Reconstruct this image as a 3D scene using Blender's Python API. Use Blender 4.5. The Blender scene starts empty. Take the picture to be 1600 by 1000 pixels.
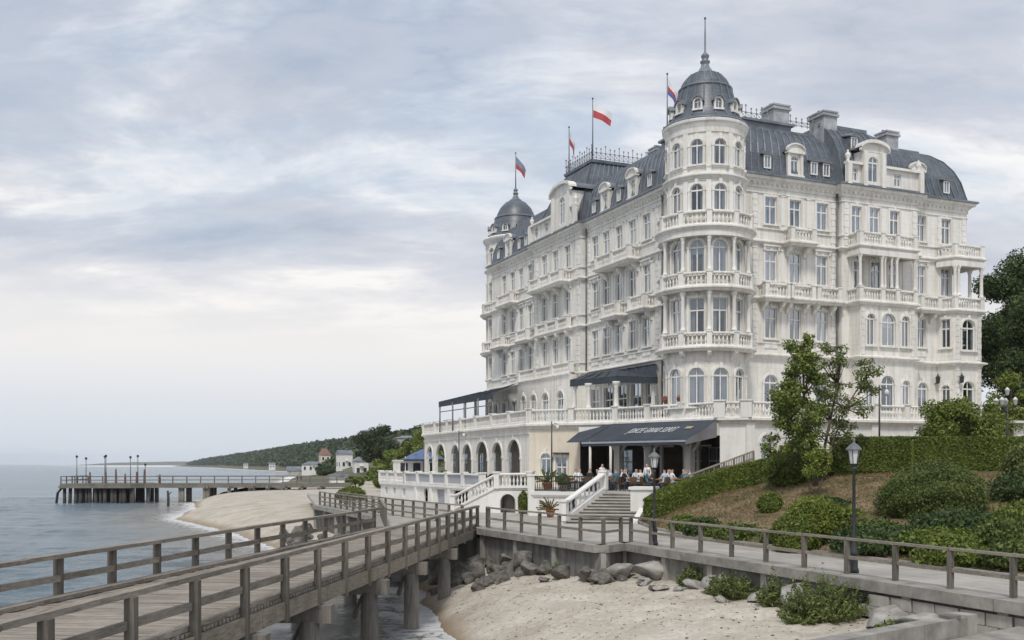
import bpy, bmesh, math, random
import numpy as np
from math import sin, cos, pi, radians, sqrt, atan2, hypot
from mathutils import Vector, Matrix

# ------------------------------------------------------------------ camera, sky, sun, exposure
S = bpy.context.scene
COL = S.collection
ZE = 6.2                                   # eye height above the sea
cam = bpy.data.cameras.new('camera'); camo = bpy.data.objects.new('camera', cam); COL.objects.link(camo)
cam.sensor_width = 36; cam.lens = 36.0; cam.shift_y = 0.1406; cam.clip_start = 0.2; cam.clip_end = 30000
camo.location = (0, 0, ZE); camo.rotation_euler = (pi/2, 0, 0)
S.camera = camo
S.render.engine = 'CYCLES'
S.view_settings.view_transform = 'Standard'; S.view_settings.look = 'None'
S.view_settings.exposure = 0.64; S.view_settings.gamma = 1.0; S.view_settings.use_curve_mapping = False
S.cycles.max_bounces = 6; S.cycles.transparent_max_bounces = 12; S.cycles.volume_bounces = 1
S.cycles.use_denoising = True

SUN_AZ = radians(190); SUN_EL = radians(54)   # azimuth clockwise from +Y
sd = Vector((sin(SUN_AZ)*cos(SUN_EL), cos(SUN_AZ)*cos(SUN_EL), sin(SUN_EL)))
sl = bpy.data.lights.new('sun', 'SUN'); sl.energy = 1.5; sl.angle = radians(10); sl.color = (1, 0.955, 0.88)
so = bpy.data.objects.new('sun', sl); COL.objects.link(so); so.rotation_euler = sd.to_track_quat('Z', 'Y').to_euler()
so.location = (0, -20, 60)

W = bpy.data.worlds.new('World'); S.world = W; W.use_nodes = True
nt = W.node_tree; nt.nodes.clear()
def N(t, nt_, **kw):
    n = nt_.nodes.new(t)
    for k, v in kw.items():
        if k.startswith('i_'): n.inputs[int(k[2:])].default_value = v
        else: setattr(n, k, v)
    return n
def link(a, b, nt_): nt_.links.new(a, b)
def mth(nt_, op, a, b=None, clamp=False):
    n = nt_.nodes.new('ShaderNodeMath'); n.operation = op; n.use_clamp = clamp
    for i, x in enumerate((a, b)):
        if x is None: continue
        if isinstance(x, (int, float)): n.inputs[i].default_value = x
        else: nt_.links.new(x, n.inputs[i])
    return n.outputs[0]
def ramp(nt_, fac, stops, interp='EASE'):
    n = nt_.nodes.new('ShaderNodeValToRGB'); cr = n.color_ramp; cr.interpolation = interp
    while len(cr.elements) < len(stops): cr.elements.new(0.5)
    for e, (p, c) in zip(cr.elements, stops):
        e.position = p
        e.color = (c, c, c, 1) if isinstance(c, (int, float)) else (*c, 1)
    if fac is not None: nt_.links.new(fac, n.inputs[0])
    return n.outputs[0]
def mixc(nt_, fac, a, b, blend='MIX'):
    n = nt_.nodes.new('ShaderNodeMix'); n.data_type = 'RGBA'; n.blend_type = blend
    for i, x in ((0, fac), (6, a), (7, b)):
        if isinstance(x, (int, float)): n.inputs[i].default_value = x
        elif isinstance(x, tuple): n.inputs[i].default_value = (*x, 1)
        else: nt_.links.new(x, n.inputs[i])
    return n.outputs[2]
def noise(nt_, vec, scale, detail=4, rough=0.55, dist=0.0):
    n = nt_.nodes.new('ShaderNodeTexNoise'); n.inputs['Scale'].default_value = scale
    n.inputs['Detail'].default_value = detail; n.inputs['Roughness'].default_value = rough
    n.inputs['Distortion'].default_value = dist
    if vec is not None: nt_.links.new(vec, n.inputs['Vector'])
    return n.outputs['Fac']

sky = N('ShaderNodeTexSky', nt, sky_type='NISHITA', sun_disc=False, sun_elevation=SUN_EL, sun_rotation=SUN_AZ)
sky.air_density = 1.2; sky.dust_density = 2.0; sky.ozone_density = 1.0
tc = N('ShaderNodeTexCoord', nt); sep = N('ShaderNodeSeparateXYZ', nt); link(tc.outputs['Generated'], sep.inputs[0], nt)
zz = mth(nt, 'MAXIMUM', sep.outputs[2], 0.0)
den = mth(nt, 'ADD', zz, 0.26)
cx = mth(nt, 'DIVIDE', sep.outputs[0], den); cy = mth(nt, 'DIVIDE', sep.outputs[1], den)
cmb = N('ShaderNodeCombineXYZ', nt); link(cx, cmb.inputs[0], nt); link(cy, cmb.inputs[1], nt)
OFF = (3.9, 9.3)
def mapped(scale, rot, loc):
    q = N('ShaderNodeMapping', nt); link(cmb.outputs[0], q.inputs[0], nt); q.inputs['Scale'].default_value = (*scale, 1); q.inputs['Rotation'].default_value = (0, 0, radians(rot)); q.inputs['Location'].default_value = (*loc, 0); return q.outputs[0]
mA = mapped((0.75, 1.35), 14, OFF)
n1 = noise(nt, mA, 1.5, 12, 0.60, 0.25)                 # cloud sheets with ragged edges
n2 = noise(nt, mapped((0.7, 0.9), 10, (OFF[1], OFF[0])), 0.75, 3, 0.5, 0.2)     # where the sheets are thick
n3 = noise(nt, mapped((0.8, 1.6), 18, (OFF[0]+9, OFF[1]-5)), 3.2, 9, 0.62, 0.4)  # fine structure inside
m_ = mth(nt, 'ADD', mth(nt, 'MULTIPLY', n1, 0.66), mth(nt, 'ADD', mth(nt, 'MULTIPLY', n2, 0.20), mth(nt, 'MULTIPLY', n3, 0.14)))
mask = ramp(nt, m_, [(0.452, 0.0), (0.472, 0.62), (0.505, 0.95), (0.60, 1.0)], 'LINEAR')
mask = mth(nt, 'MULTIPLY', mask, ramp(nt, zz, [(0.09, 0.0), (0.21, 1.0)], 'EASE'))
thick = mth(nt, 'ADD', m_, mth(nt, 'MULTIPLY', mth(nt, 'SUBTRACT', n3, 0.5), 0.16))
ccol = ramp(nt, thick, [(0.43, (0.64, 0.64, 0.67)), (0.51, (0.525, 0.545, 0.60)), (0.60, (0.385, 0.43, 0.515))], 'LINEAR')
back = ramp(nt, zz, [(0.0, (0.55, 0.595, 0.65)), (0.055, (0.61, 0.635, 0.675)), (0.115, (0.74, 0.722, 0.705)), (0.19, (0.80, 0.78, 0.762)), (0.30, (0.76, 0.765, 0.78)), (1.0, (0.66, 0.68, 0.72))], 'LINEAR')
bluep = ramp(nt, mth(nt, 'ADD', mth(nt, 'MULTIPLY', n3, 0.35), mth(nt, 'MULTIPLY', n2, 0.65)), [(0.40, 0.36), (0.54, 1.0)], 'EASE')
cov_blue = mth(nt, 'MAXIMUM', bluep, ramp(nt, zz, [(0.18, 1.0), (0.32, 0.0)], 'LINEAR'))
cov_blue = mth(nt, 'MAXIMUM', cov_blue, mth(nt, 'MULTIPLY', mask, 0.7))
ccol = mixc(nt, mask, back, ccol)
covh = cov_blue
b1 = N('ShaderNodeBackground', nt); link(sky.outputs[0], b1.inputs[0], nt); b1.inputs[1].default_value = 0.085
b2 = N('ShaderNodeBackground', nt); link(ccol, b2.inputs[0], nt); b2.inputs[1].default_value = 0.80
mx = N('ShaderNodeMixShader', nt); link(covh, mx.inputs[0], nt); link(b1.outputs[0], mx.inputs[1], nt); link(b2.outputs[0], mx.inputs[2], nt)
wo = N('ShaderNodeOutputWorld', nt); link(mx.outputs[0], wo.inputs[0], nt)

# ------------------------------------------------------------------ helpers
rng = np.random.default_rng(7); random.seed(7)
def at(px, py, Y):
    return Vector(((px-800)/1600*Y, Y, ZE+(725-py)/1600*Y))
def mesh_obj(name, me, m=None, parent=None):
    o = bpy.data.objects.new(name, me); COL.objects.link(o)
    if m is not None and not me.materials: me.materials.append(m)
    if parent is not None: o.parent = parent
    return o
def empty(name, label, cat, loc=(0, 0, 0), rz=0.0, group=None):
    o = bpy.data.objects.new(name, None); COL.objects.link(o); o.location = loc; o.rotation_euler = (0, 0, rz)
    o.empty_display_size = 0.3
    return tag(o, label, cat, group)
def tag(o, label, cat, group=None):
    o['label'] = label; o['category'] = cat
    if group: o['group'] = group
    return o
def structure(o): o['kind'] = 'structure'; return o
def stuff(o): o['kind'] = 'stuff'; return o
def copy_obj(o, parent=None, loc=None, rz=None):
    c = o.copy(); COL.objects.link(c); c.parent = parent
    if loc is not None: c.location = loc
    if rz is not None: c.rotation_euler = (0, 0, rz)
    return c
def copy_tree(o, parent=None, loc=None, rz=None):
    kids = list(o.children)
    c = copy_obj(o, parent, loc, rz)
    for k in kids: copy_tree(k, c)
    return c

class MB:
    def __init__(s): s.v = []; s.f = []
    def add(s, vs, fs):
        b = len(s.v); s.v.extend([tuple(v) for v in vs]); s.f.extend([tuple(i+b for i in f) for f in fs]); return s
    def box(s, x0, x1, y0, y1, z0, z1):
        return s.add([(x0,y0,z0),(x1,y0,z0),(x1,y1,z0),(x0,y1,z0),(x0,y0,z1),(x1,y0,z1),(x1,y1,z1),(x0,y1,z1)],
                     [(0,3,2,1),(4,5,6,7),(0,1,5,4),(1,2,6,5),(2,3,7,6),(3,0,4,7)])
    def obox(s, c, size, rz=0.0):
        hx, hy, hz = [q/2 for q in size]; ca, sa = cos(rz), sin(rz)
        vs = []
        for z in (-hz, hz):
            for x, y in ((-hx,-hy),(hx,-hy),(hx,hy),(-hx,hy)):
                vs.append((c[0]+x*ca-y*sa, c[1]+x*sa+y*ca, c[2]+z))
        return s.add(vs, [(0,3,2,1),(4,5,6,7),(0,1,5,4),(1,2,6,5),(2,3,7,6),(3,0,4,7)])
    def bar(s, p, q, w, h):
        p, q = Vector(p), Vector(q); d = (q-p).normalized()
        up = Vector((0,0,1)) if abs(d.z) < 0.95 else Vector((0,1,0))
        r = d.cross(up).normalized(); u = r.cross(d).normalized()
        vs = []
        for c in (p, q):
            for a, b in ((-1,-1),(1,-1),(1,1),(-1,1)): vs.append(c + r*(a*w/2) + u*(b*h/2))
        return s.add(vs, [(0,1,2,3),(7,6,5,4),(0,4,5,1),(1,5,6,2),(2,6,7,3),(3,7,4,0)])
    def lathe(s, prof, n=16, cx=0, cy=0, a0=0.0, a1=2*pi, cap=True):
        full = abs(a1-a0-2*pi) < 1e-6; k = n if full else n+1
        vs = []
        for r, z in prof:
            for i in range(k):
                a = a0+(a1-a0)*i/n; vs.append((cx+r*cos(a), cy+r*sin(a), z))
        fs = []
        for j in range(len(prof)-1):
            for i in range(n):
                i2 = (i+1) % k
                fs.append((j*k+i, j*k+i2, (j+1)*k+i2, (j+1)*k+i))
        if full and cap:
            if prof[0][0] > 1e-4: fs.append(tuple(range(k-1, -1, -1)))
            if prof[-1][0] > 1e-4: fs.append(tuple((len(prof)-1)*k+i for i in range(k)))
        return s.add(vs, fs)
    def tube(s, pts, rad, n=6):
        pts = [Vector(p) for p in pts]
        if not hasattr(rad, '__len__'): rad = [rad]*len(pts)
        vs = []; fs = []
        for i, p in enumerate(pts):
            d = (pts[min(i+1, len(pts)-1)]-pts[max(i-1, 0)]).normalized()
            up = Vector((0,0,1)) if abs(d.z) < 0.9 else Vector((0,1,0))
            r = d.cross(up).normalized(); u = r.cross(d)
            for k in range(n):
                a = 2*pi*k/n; vs.append(p + r*(cos(a)*rad[i]) + u*(sin(a)*rad[i]))
        for i in range(len(pts)-1):
            for k in range(n):
                fs.append((i*n+k, i*n+(k+1) % n, (i+1)*n+(k+1) % n, (i+1)*n+k))
        fs.append(tuple(range(n-1, -1, -1))); fs.append(tuple((len(pts)-1)*n+k for k in range(n)))
        return s.add(vs, fs)
    def poly(s, pts): return s.add(pts, [tuple(range(len(pts)))])
    def prism(s, poly, z0, z1):
        n = len(poly)
        vs = [(x, y, z0) for x, y in poly]+[(x, y, z1) for x, y in poly]
        return s.add(vs, [tuple(range(n-1,-1,-1)), tuple(range(n, 2*n))]+[(i, (i+1) % n, n+(i+1) % n, n+i) for i in range(n)])
    def sweep(s, path, prof, closed=False, cap=True, zs=None):
        # profile (out, z) swept along a plan path, out to the RIGHT of travel, mitred
        P = [Vector((p[0], p[1])) for p in path]; n = len(P); k = len(prof); vs = []
        for i in range(n):
            a = (P[i]-P[i-1]) if (i > 0 or closed) else None
            b = (P[(i+1) % n]-P[i]) if (i < n-1 or closed) else None
            na = Vector((a.y, -a.x)).normalized() if a is not None else None
            nb = Vector((b.y, -b.x)).normalized() if b is not None else None
            if na is None: m = nb
            elif nb is None: m = na
            else:
                m = (na+nb)/max(0.25, 1+na.dot(nb))
            z0 = zs[i] if zs else 0
            for o, z in prof: vs.append((P[i].x+m.x*o, P[i].y+m.y*o, z+z0))
        fs = []
        for i in range(n if closed else n-1):
            j = (i+1) % n
            for q in range(k-1): fs.append((i*k+q, j*k+q, j*k+q+1, i*k+q+1))
        if cap and not closed:
            fs.append(tuple(range(k))); fs.append(tuple((n-1)*k+q for q in range(k-1, -1, -1)))
        return s.add(vs, fs)
    def build(s, name, m, parent=None, smooth=False):
        me = bpy.data.meshes.new(name); me.from_pydata(s.v, [], s.f); me.update()
        if smooth: me.polygons.foreach_set('use_smooth', [True]*len(me.polygons))
        return mesh_obj(name, me, m, parent)
    def mesh(s, name, m, smooth=False):
        me = bpy.data.meshes.new(name); me.from_pydata(s.v, [], s.f); me.update()
        if smooth: me.polygons.foreach_set('use_smooth', [True]*len(me.polygons))
        me.materials.append(m); return me
def rect_prof(o0, o1, z0, z1): return [(o0, z0), (o1, z0), (o1, z1), (o0, z1), (o0, z0)]

def np_mesh(name, verts, quads, m, smooth=False):
    verts = np.asarray(verts, dtype=np.float32); quads = np.asarray(quads, dtype=np.int32); k = quads.shape[1]
    me = bpy.data.meshes.new(name); me.vertices.add(len(verts)); me.vertices.foreach_set('co', verts.ravel())
    nf = len(quads); me.loops.add(nf*k); me.loops.foreach_set('vertex_index', quads.ravel())
    me.polygons.add(nf); me.polygons.foreach_set('loop_start', np.arange(nf, dtype=np.int32)*k)
    try: me.polygons.foreach_set('loop_total', np.full(nf, k, dtype=np.int32))
    except Exception: pass
    if smooth: me.polygons.foreach_set('use_smooth', np.ones(nf, dtype=bool))
    me.update(calc_edges=True); me.validate(); me.materials.append(m); return me
def grid_mesh(name, X, Y, Z, m, smooth=True):
    r, c = X.shape; V = np.stack([X, Y, Z], -1).reshape(-1, 3)
    i = np.arange(r*c).reshape(r, c); Q = np.stack([i[:-1,:-1], i[:-1,1:], i[1:,1:], i[1:,:-1]], -1).reshape(-1, 4)
    return np_mesh(name, V, Q, m, smooth)
_h = {}
def vnoise(x, y, seed=0):
    if seed not in _h: _h[seed] = np.random.default_rng(1000+seed).random((256, 256))
    T = _h[seed]; xi = np.floor(x).astype(int); yi = np.floor(y).astype(int); fx = x-xi; fy = y-yi
    fx = fx*fx*(3-2*fx); fy = fy*fy*(3-2*fy)
    a = T[xi % 256, yi % 256]; b = T[(xi+1) % 256, yi % 256]; c = T[xi % 256, (yi+1) % 256]; d = T[(xi+1) % 256, (yi+1) % 256]
    return (a*(1-fx)+b*fx)*(1-fy)+(c*(1-fx)+d*fx)*fy
def fbm(x, y, o=4, seed=0):
    v = 0; a = 0.5
    for k in range(o): v = v+a*vnoise(x*2**k, y*2**k, seed+k); a *= 0.5
    return v

# ------------------------------------------------------------------ materials
def new_mat(name):
    m = bpy.data.materials.new(name); m.use_nodes = True
    t = m.node_tree; p = t.nodes['Principled BSDF']; return m, t, p
def setb(t, p, h, strength, dist=0.02):
    b = t.nodes.new('ShaderNodeBump'); b.inputs['Strength'].default_value = strength; b.inputs['Distance'].default_value = dist
    t.links.new(h, b.inputs['Height']); t.links.new(b.outputs[0], p.inputs['Normal'])
def objc(t): return t.nodes.new('ShaderNodeTexCoord').outputs['Object']
def mapv(t, v, sc, rot=(0,0,0)):
    n = t.nodes.new('ShaderNodeMapping'); t.links.new(v, n.inputs[0]); n.inputs['Scale'].default_value = sc; n.inputs['Rotation'].default_value = rot
    return n.outputs[0]
def basic(name, c, rough=0.7, var=0.18, scale=2.5, bump=0.15, bscale=25, metal=0.0, aniso=(1,1,1), spec=None, c2=None):
    m, t, p = new_mat(name); v = mapv(t, objc(t), aniso)
    n_ = noise(t, v, scale, 5, 0.6); n2_ = noise(t, v, bscale, 3, 0.6)
    lo = c2 if c2 else tuple(x*(1-var) for x in c); hi = c if c2 else tuple(min(1, x*(1+var)) for x in c)
    col = ramp(t, n_, [(0.32, lo), (0.68, hi)], 'LINEAR')
    col = mixc(t, 0.25, col, ramp(t, n2_, [(0.3, 0.35), (0.7, 0.65)], 'LINEAR'), 'OVERLAY')
    t.links.new(col, p.inputs['Base Color']); p.inputs['Roughness'].default_value = rough; p.inputs['Metallic'].default_value = metal
    if spec is not None: p.inputs['Specular IOR Level'].default_value = spec
    if bump: setb(t, p, n2_, bump)
    return m
def stucco(name, c=(0.80, 0.782, 0.74), joints=True, grime=0.72, jscale=1.0):
    m, t, p = new_mat(name); v = objc(t)
    sp = t.nodes.new('ShaderNodeSeparateXYZ'); t.links.new(v, sp.inputs[0])
    al = mth(t, 'ADD', sp.outputs[0], sp.outputs[1]); cb = t.nodes.new('ShaderNodeCombineXYZ')
    t.links.new(al, cb.inputs[0]); t.links.new(sp.outputs[2], cb.inputs[1])
    big = noise(t, v, 0.35, 6, 0.6)
    mid = noise(t, v, 1.7, 6, 0.65)
    streak = noise(t, mapv(t, v, (2.6, 2.6, 0.22)), 1.0, 6, 0.65, 0.3)
    col = ramp(t, big, [(0.3, tuple(x*0.86 for x in c)), (0.62, c)], 'LINEAR')
    st = ramp(t, streak, [(0.47, 0.0), (0.70, grime*.7)], 'LINEAR')
    col = mixc(t, st, col, (0.42, 0.37, 0.29))
    pt = ramp(t, mid, [(0.54, 0.0), (0.76, 0.36)], 'LINEAR')
    col = mixc(t, pt, col, (0.52, 0.48, 0.41))
    fine = noise(t, mapv(t, v, (1, 1, 2.2)), 7.0, 6, 0.7)
    col = mixc(t, ramp(t, fine, [(0.58, 0.0), (0.72, 0.38)], 'LINEAR'), col, (0.44, 0.40, 0.34))
    h = noise(t, v, 14, 4, 0.6)
    if joints:
        bk = t.nodes.new('ShaderNodeTexBrick'); t.links.new(cb.outputs[0], bk.inputs[0]); bk.offset = 0.5
        bk.inputs['Color1'].default_value = (1,1,1,1); bk.inputs['Color2'].default_value = (0.94,0.94,0.93,1); bk.inputs['Mortar'].default_value = (0.76,0.73,0.68,1)
        bk.inputs['Scale'].default_value = jscale; bk.inputs['Mortar Size'].default_value = 0.016; bk.inputs['Mortar Smooth'].default_value = 0.35
        bk.inputs['Brick Width'].default_value = 1.05; bk.inputs['Row Height'].default_value = 0.36
        jm = noise(t, v, 0.8, 3, 0.6)
        col = mixc(t, ramp(t, jm, [(0.35, 0.1), (0.7, 0.9)], 'LINEAR'), col, mixc(t, 1.0, col, bk.outputs['Color'], 'MULTIPLY'))
    t.links.new(col, p.inputs['Base Color']); p.inputs['Roughness'].default_value = 0.82
    p.inputs['Specular IOR Level'].default_value = 0.25
    setb(t, p, h, 0.18, 0.03)
    return m
def wood(name, c=(0.25, 0.222, 0.186), ax=0, var=0.62, rough=0.85):
    m, t, p = new_mat(name); v = objc(t)
    sc = [9, 9, 9]; sc[ax] = 0.5
    g = noise(t, mapv(t, v, tuple(sc)), 2.2, 8, 0.7, 0.6); b = noise(t, v, 0.9, 4, 0.6)
    isl = t.nodes.new('ShaderNodeObjectInfo').outputs['Random']
    col = ramp(t, g, [(0.25, tuple(x*(1-var) for x in c)), (0.5, c), (0.75, tuple(min(1, x*(1+var*0.6)) for x in c))], 'LINEAR')
    col = mixc(t, 0.55, col, ramp(t, b, [(0.3, 0.32), (0.7, 0.68)], 'LINEAR'), 'OVERLAY')
    col = mixc(t, 0.35, col, ramp(t, isl, [(0.0, 0.30), (1.0, 0.70)], 'LINEAR'), 'OVERLAY')
    t.links.new(col, p.inputs['Base Color']); p.inputs['Roughness'].default_value = rough; p.inputs['Specular IOR Level'].default_value = 0.2
    setb(t, p, g, 0.5, 0.012)
    return m
def leafm(name, dark, light, transl=0.25):
    m, t, p = new_mat(name)
    r = t.nodes.new('ShaderNodeNewGeometry').outputs['Random Per Island']
    b = noise(t, objc(t), 0.55, 3, 0.5)
    f = mth(t, 'ADD', mth(t, 'MULTIPLY', r, 0.6), mth(t, 'MULTIPLY', b, 0.5))
    col = ramp(t, f, [(0.2, dark), (0.85, light)], 'LINEAR')
    t.links.new(col, p.inputs['Base Color']); p.inputs['Roughness'].default_value = 0.6; p.inputs['Specular IOR Level'].default_value = 0.3
    tr = t.nodes.new('ShaderNodeBsdfTranslucent'); t.links.new(col, tr.inputs[0])
    mx_ = t.nodes.new('ShaderNodeMixShader'); mx_.inputs[0].default_value = transl
    t.links.new(p.outputs[0], mx_.inputs[1]); t.links.new(tr.outputs[0], mx_.inputs[2])
    t.links.new(mx_.outputs[0], t.nodes['Material Output'].inputs[0])
    return m
def roofm(name, c=(0.092, 0.106, 0.126)):
    m, t, p = new_mat(name); v = objc(t)
    sp = t.nodes.new('ShaderNodeSeparateXYZ'); t.links.new(v, sp.inputs[0])
    al = mth(t, 'ADD', sp.outputs[0], sp.outputs[1]); cb = t.nodes.new('ShaderNodeCombineXYZ')
    t.links.new(al, cb.inputs[0]); t.links.new(sp.outputs[2], cb.inputs[1])
    bk = t.nodes.new('ShaderNodeTexBrick'); t.links.new(cb.outputs[0], bk.inputs[0])
    bk.inputs['Color1'].default_value = (0.62,0.62,0.62,1); bk.inputs['Color2'].default_value = (0.42,0.42,0.42,1); bk.inputs['Mortar'].default_value = (0.25,0.25,0.25,1)
    bk.inputs['Scale'].default_value = 1; bk.inputs['Brick Width'].default_value = 0.34; bk.inputs['Row Height'].default_value = 0.24; bk.inputs['Mortar Size'].default_value = 0.014
    n_ = noise(t, v, 0.6, 6, 0.65); s_ = noise(t, mapv(t, v, (1.5,1.5,0.2)), 1.2, 5, 0.6)
    col = ramp(t, n_, [(0.3, tuple(x*0.75 for x in c)), (0.7, tuple(x*1.35 for x in c))], 'LINEAR')
    col = mixc(t, 0.7, col, bk.outputs['Color'], 'OVERLAY')
    col = mixc(t, ramp(t, s_, [(0.58, 0.0), (0.8, 0.35)], 'LINEAR'), col, (0.20, 0.22, 0.24))
    t.links.new(col, p.inputs['Base Color']); p.inputs['Roughness'].default_value = 0.42; p.inputs['Specular IOR Level'].default_value = 0.5
    setb(t, p, bk.outputs['Color'], 0.25, 0.02)
    return m
def glassm(name, tint=(0.72, 0.76, 0.80), base=0.20, top=0.70):
    m, t, p = new_mat(name)
    lw = t.nodes.new('ShaderNodeLayerWeight'); lw.inputs[0].default_value = 0.35
    f = ramp(t, lw.outputs['Facing'], [(0.0, base), (0.85, top)], 'LINEAR')
    f = mth(t, 'ADD', f, mth(t, 'MULTIPLY', mth(t, 'SUBTRACT', t.nodes.new('ShaderNodeObjectInfo').outputs['Random'], 0.45), 0.24), True)
    tr = t.nodes.new('ShaderNodeBsdfTransparent'); tr.inputs[0].default_value = (*tint, 1)
    gl = t.nodes.new('ShaderNodeBsdfGlossy'); gl.inputs['Roughness'].default_value = 0.04; gl.inputs['Color'].default_value = (0.86, 0.93, 1.0, 1)
    wv = noise(t, objc(t), 1.1, 2, 0.5); b = t.nodes.new('ShaderNodeBump'); b.inputs['Strength'].default_value = 0.06; b.inputs['Distance'].default_value = 0.2
    t.links.new(wv, b.inputs['Height']); t.links.new(b.outputs[0], gl.inputs['Normal'])
    mx_ = t.nodes.new('ShaderNodeMixShader'); t.links.new(f, mx_.inputs[0]); t.links.new(tr.outputs[0], mx_.inputs[1]); t.links.new(gl.outputs[0], mx_.inputs[2])
    t.links.new(mx_.outputs[0], t.nodes['Material Output'].inputs[0]); t.nodes.remove(p)
    return m
M = {}
M['wall'] = stucco('weathered_stucco')
M['trim'] = stucco('stone_trim', (0.80, 0.785, 0.75), False, 0.75)
M['white'] = stucco('white_render', (0.80, 0.79, 0.765), False, 0.35)
M['cream'] = stucco('cream_render', (0.74, 0.67, 0.55), False, 0.4)
M['frame'] = basic('window_frame_paint', (0.74, 0.73, 0.70), 0.5, 0.06, 3, 0.05)
M['roof'] = roofm('slate_roof'); M['lead'] = basic('lead_sheet', (0.155, 0.172, 0.195), 0.38, 0.3, 1.2, 0.1)
M['glass'] = glassm('window_glass')
M['curtain'] = basic('curtain_cloth', (0.40, 0.41, 0.41), 0.9, 0.1, 2, 0.1)
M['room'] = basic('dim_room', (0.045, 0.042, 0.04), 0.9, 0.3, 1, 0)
M['iron'] = basic('wrought_iron', (0.03, 0.033, 0.038), 0.5, 0.25, 3, 0.1)
M['greyiron'] = basic('grey_iron', (0.14, 0.15, 0.16), 0.5, 0.25, 3, 0.1)
M['awning'] = basic('awning_cloth', (0.040, 0.050, 0.066), 0.85, 0.2, 0.8, 0.1)
M['canvasgrey'] = basic('grey_canvas', (0.19, 0.19, 0.20), 0.85, 0.2, 0.8, 0.1)
M['letter'] = basic('white_lettering', (0.72, 0.73, 0.74), 0.6, 0.03, 2, 0)
M['plaque'] = basic('yellow_plaque', (0.36, 0.31, 0.19), 0.5, 0.1, 2, 0)
M['wood'] = wood('weathered_wood_lengthwise', ax=1); M['woodx'] = wood('weathered_wood_planks', (0.29, 0.258, 0.222), ax=0)
M['woodz'] = wood('weathered_wood_post', (0.15, 0.135, 0.115), ax=2)
M['woodpale'] = wood('pale_side_beam', (0.275, 0.24, 0.192), ax=1)
M['pile'] = wood('pile_timber', (0.20, 0.185, 0.16), ax=2)
M['crest'] = basic('grey_cresting_iron', (0.24, 0.25, 0.26), 0.5, 0.2, 3, 0)
M['piledark'] = wood('dark_pile', (0.07, 0.065, 0.06), ax=2)
M['concrete'] = basic('stained_concrete', (0.33, 0.315, 0.285), 0.88, 0.35, 0.7, 0.3, 12, aniso=(1.4, 1.4, 0.5))
M['gallery'] = basic('dim_gallery_wall', (0.26, 0.245, 0.22), 0.85, 0.2, 0.8, 0.1)  # cream darkened so the colour carries the shade inside the arcade
M['seawallblack'] = basic('shade_blackened_wall', (0.085, 0.083, 0.078), 0.9, 0.5, 1.1, 0.4, 10, aniso=(1.6, 1.6, 0.45))  # near-black: shading and dark rocks under the walkway bend put into the colour
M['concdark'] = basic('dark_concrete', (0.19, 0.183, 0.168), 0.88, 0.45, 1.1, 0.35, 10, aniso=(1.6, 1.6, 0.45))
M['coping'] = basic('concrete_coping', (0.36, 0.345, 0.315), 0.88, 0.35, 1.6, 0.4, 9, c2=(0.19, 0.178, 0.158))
M['paving'] = basic('promenade_paving', (0.43, 0.405, 0.37), 0.85, 0.3, 0.5, 0.3, 18, c2=(0.30, 0.28, 0.255))
def paving_mat():
    m, t, p = new_mat('promenade_paving'); v = mapv(t, objc(t), (1, 1, 1), (0, 0, radians(65)))
    bk = t.nodes.new('ShaderNodeTexBrick'); t.links.new(v, bk.inputs[0]); bk.inputs['Scale'].default_value = 1.0
    bk.inputs['Color1'].default_value = (0.40, 0.378, 0.345, 1); bk.inputs['Color2'].default_value = (0.345, 0.325, 0.297, 1); bk.inputs['Mortar'].default_value = (0.17, 0.16, 0.145, 1)
    bk.inputs['Brick Width'].default_value = 1.2; bk.inputs['Row Height'].default_value = 0.6; bk.inputs['Mortar Size'].default_value = 0.012; bk.inputs['Mortar Smooth'].default_value = 0.3
    st = noise(t, v, 0.45, 7, 0.68); sd2 = noise(t, v, 9, 4, 0.6)
    col = mixc(t, 0.6, bk.outputs['Color'], ramp(t, st, [(0.3, 0.26), (0.7, 0.70)], 'LINEAR'), 'OVERLAY')
    col = mixc(t, ramp(t, noise(t, v, 1.3, 6, 0.7, 0.8), [(0.58, 0.0), (0.68, 0.45)], 'LINEAR'), col, (0.45, 0.41, 0.345))
    t.links.new(col, p.inputs['Base Color']); p.inputs['Roughness'].default_value = 0.85; setb(t, p, sd2, 0.3, 0.02); return m
M['paving'] = paving_mat()
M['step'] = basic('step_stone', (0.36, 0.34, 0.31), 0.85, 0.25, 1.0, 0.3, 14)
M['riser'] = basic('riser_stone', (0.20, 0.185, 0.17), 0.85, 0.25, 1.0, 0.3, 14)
M['rock'] = basic('boulder_rock', (0.20, 0.185, 0.165), 0.85, 0.5, 1.9, 1.0, 7, c2=(0.06, 0.055, 0.05))
M['rockpale'] = basic('pale_rock', (0.40, 0.38, 0.35), 0.85, 0.4, 1.4, 0.9, 6, c2=(0.19, 0.18, 0.165))
M['bark'] = wood('bark', (0.13, 0.105, 0.08), ax=2)
M['leaf'] = leafm('tree_leaf', (0.038, 0.064, 0.013), (0.25, 0.31, 0.065))
M['leafbright'] = leafm('bright_leaf', (0.055, 0.090, 0.015), (0.27, 0.31, 0.055))
M['leafdark'] = leafm('dark_leaf', (0.018, 0.034, 0.012), (0.105, 0.155, 0.048))
M['leafhedge'] = leafm('hedge_leaf', (0.030, 0.055, 0.010), (0.215, 0.27, 0.05))
M['leafgrey'] = leafm('beach_shrub_leaf', (0.048, 0.075, 0.024), (0.235, 0.275, 0.09))
M['leafdome'] = leafm('clipped_bush_leaf', (0.032, 0.056, 0.014), (0.18, 0.225, 0.058))
M['leafblue'] = leafm('far_leaf', (0.020, 0.036, 0.016), (0.090, 0.120, 0.050))
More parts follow.
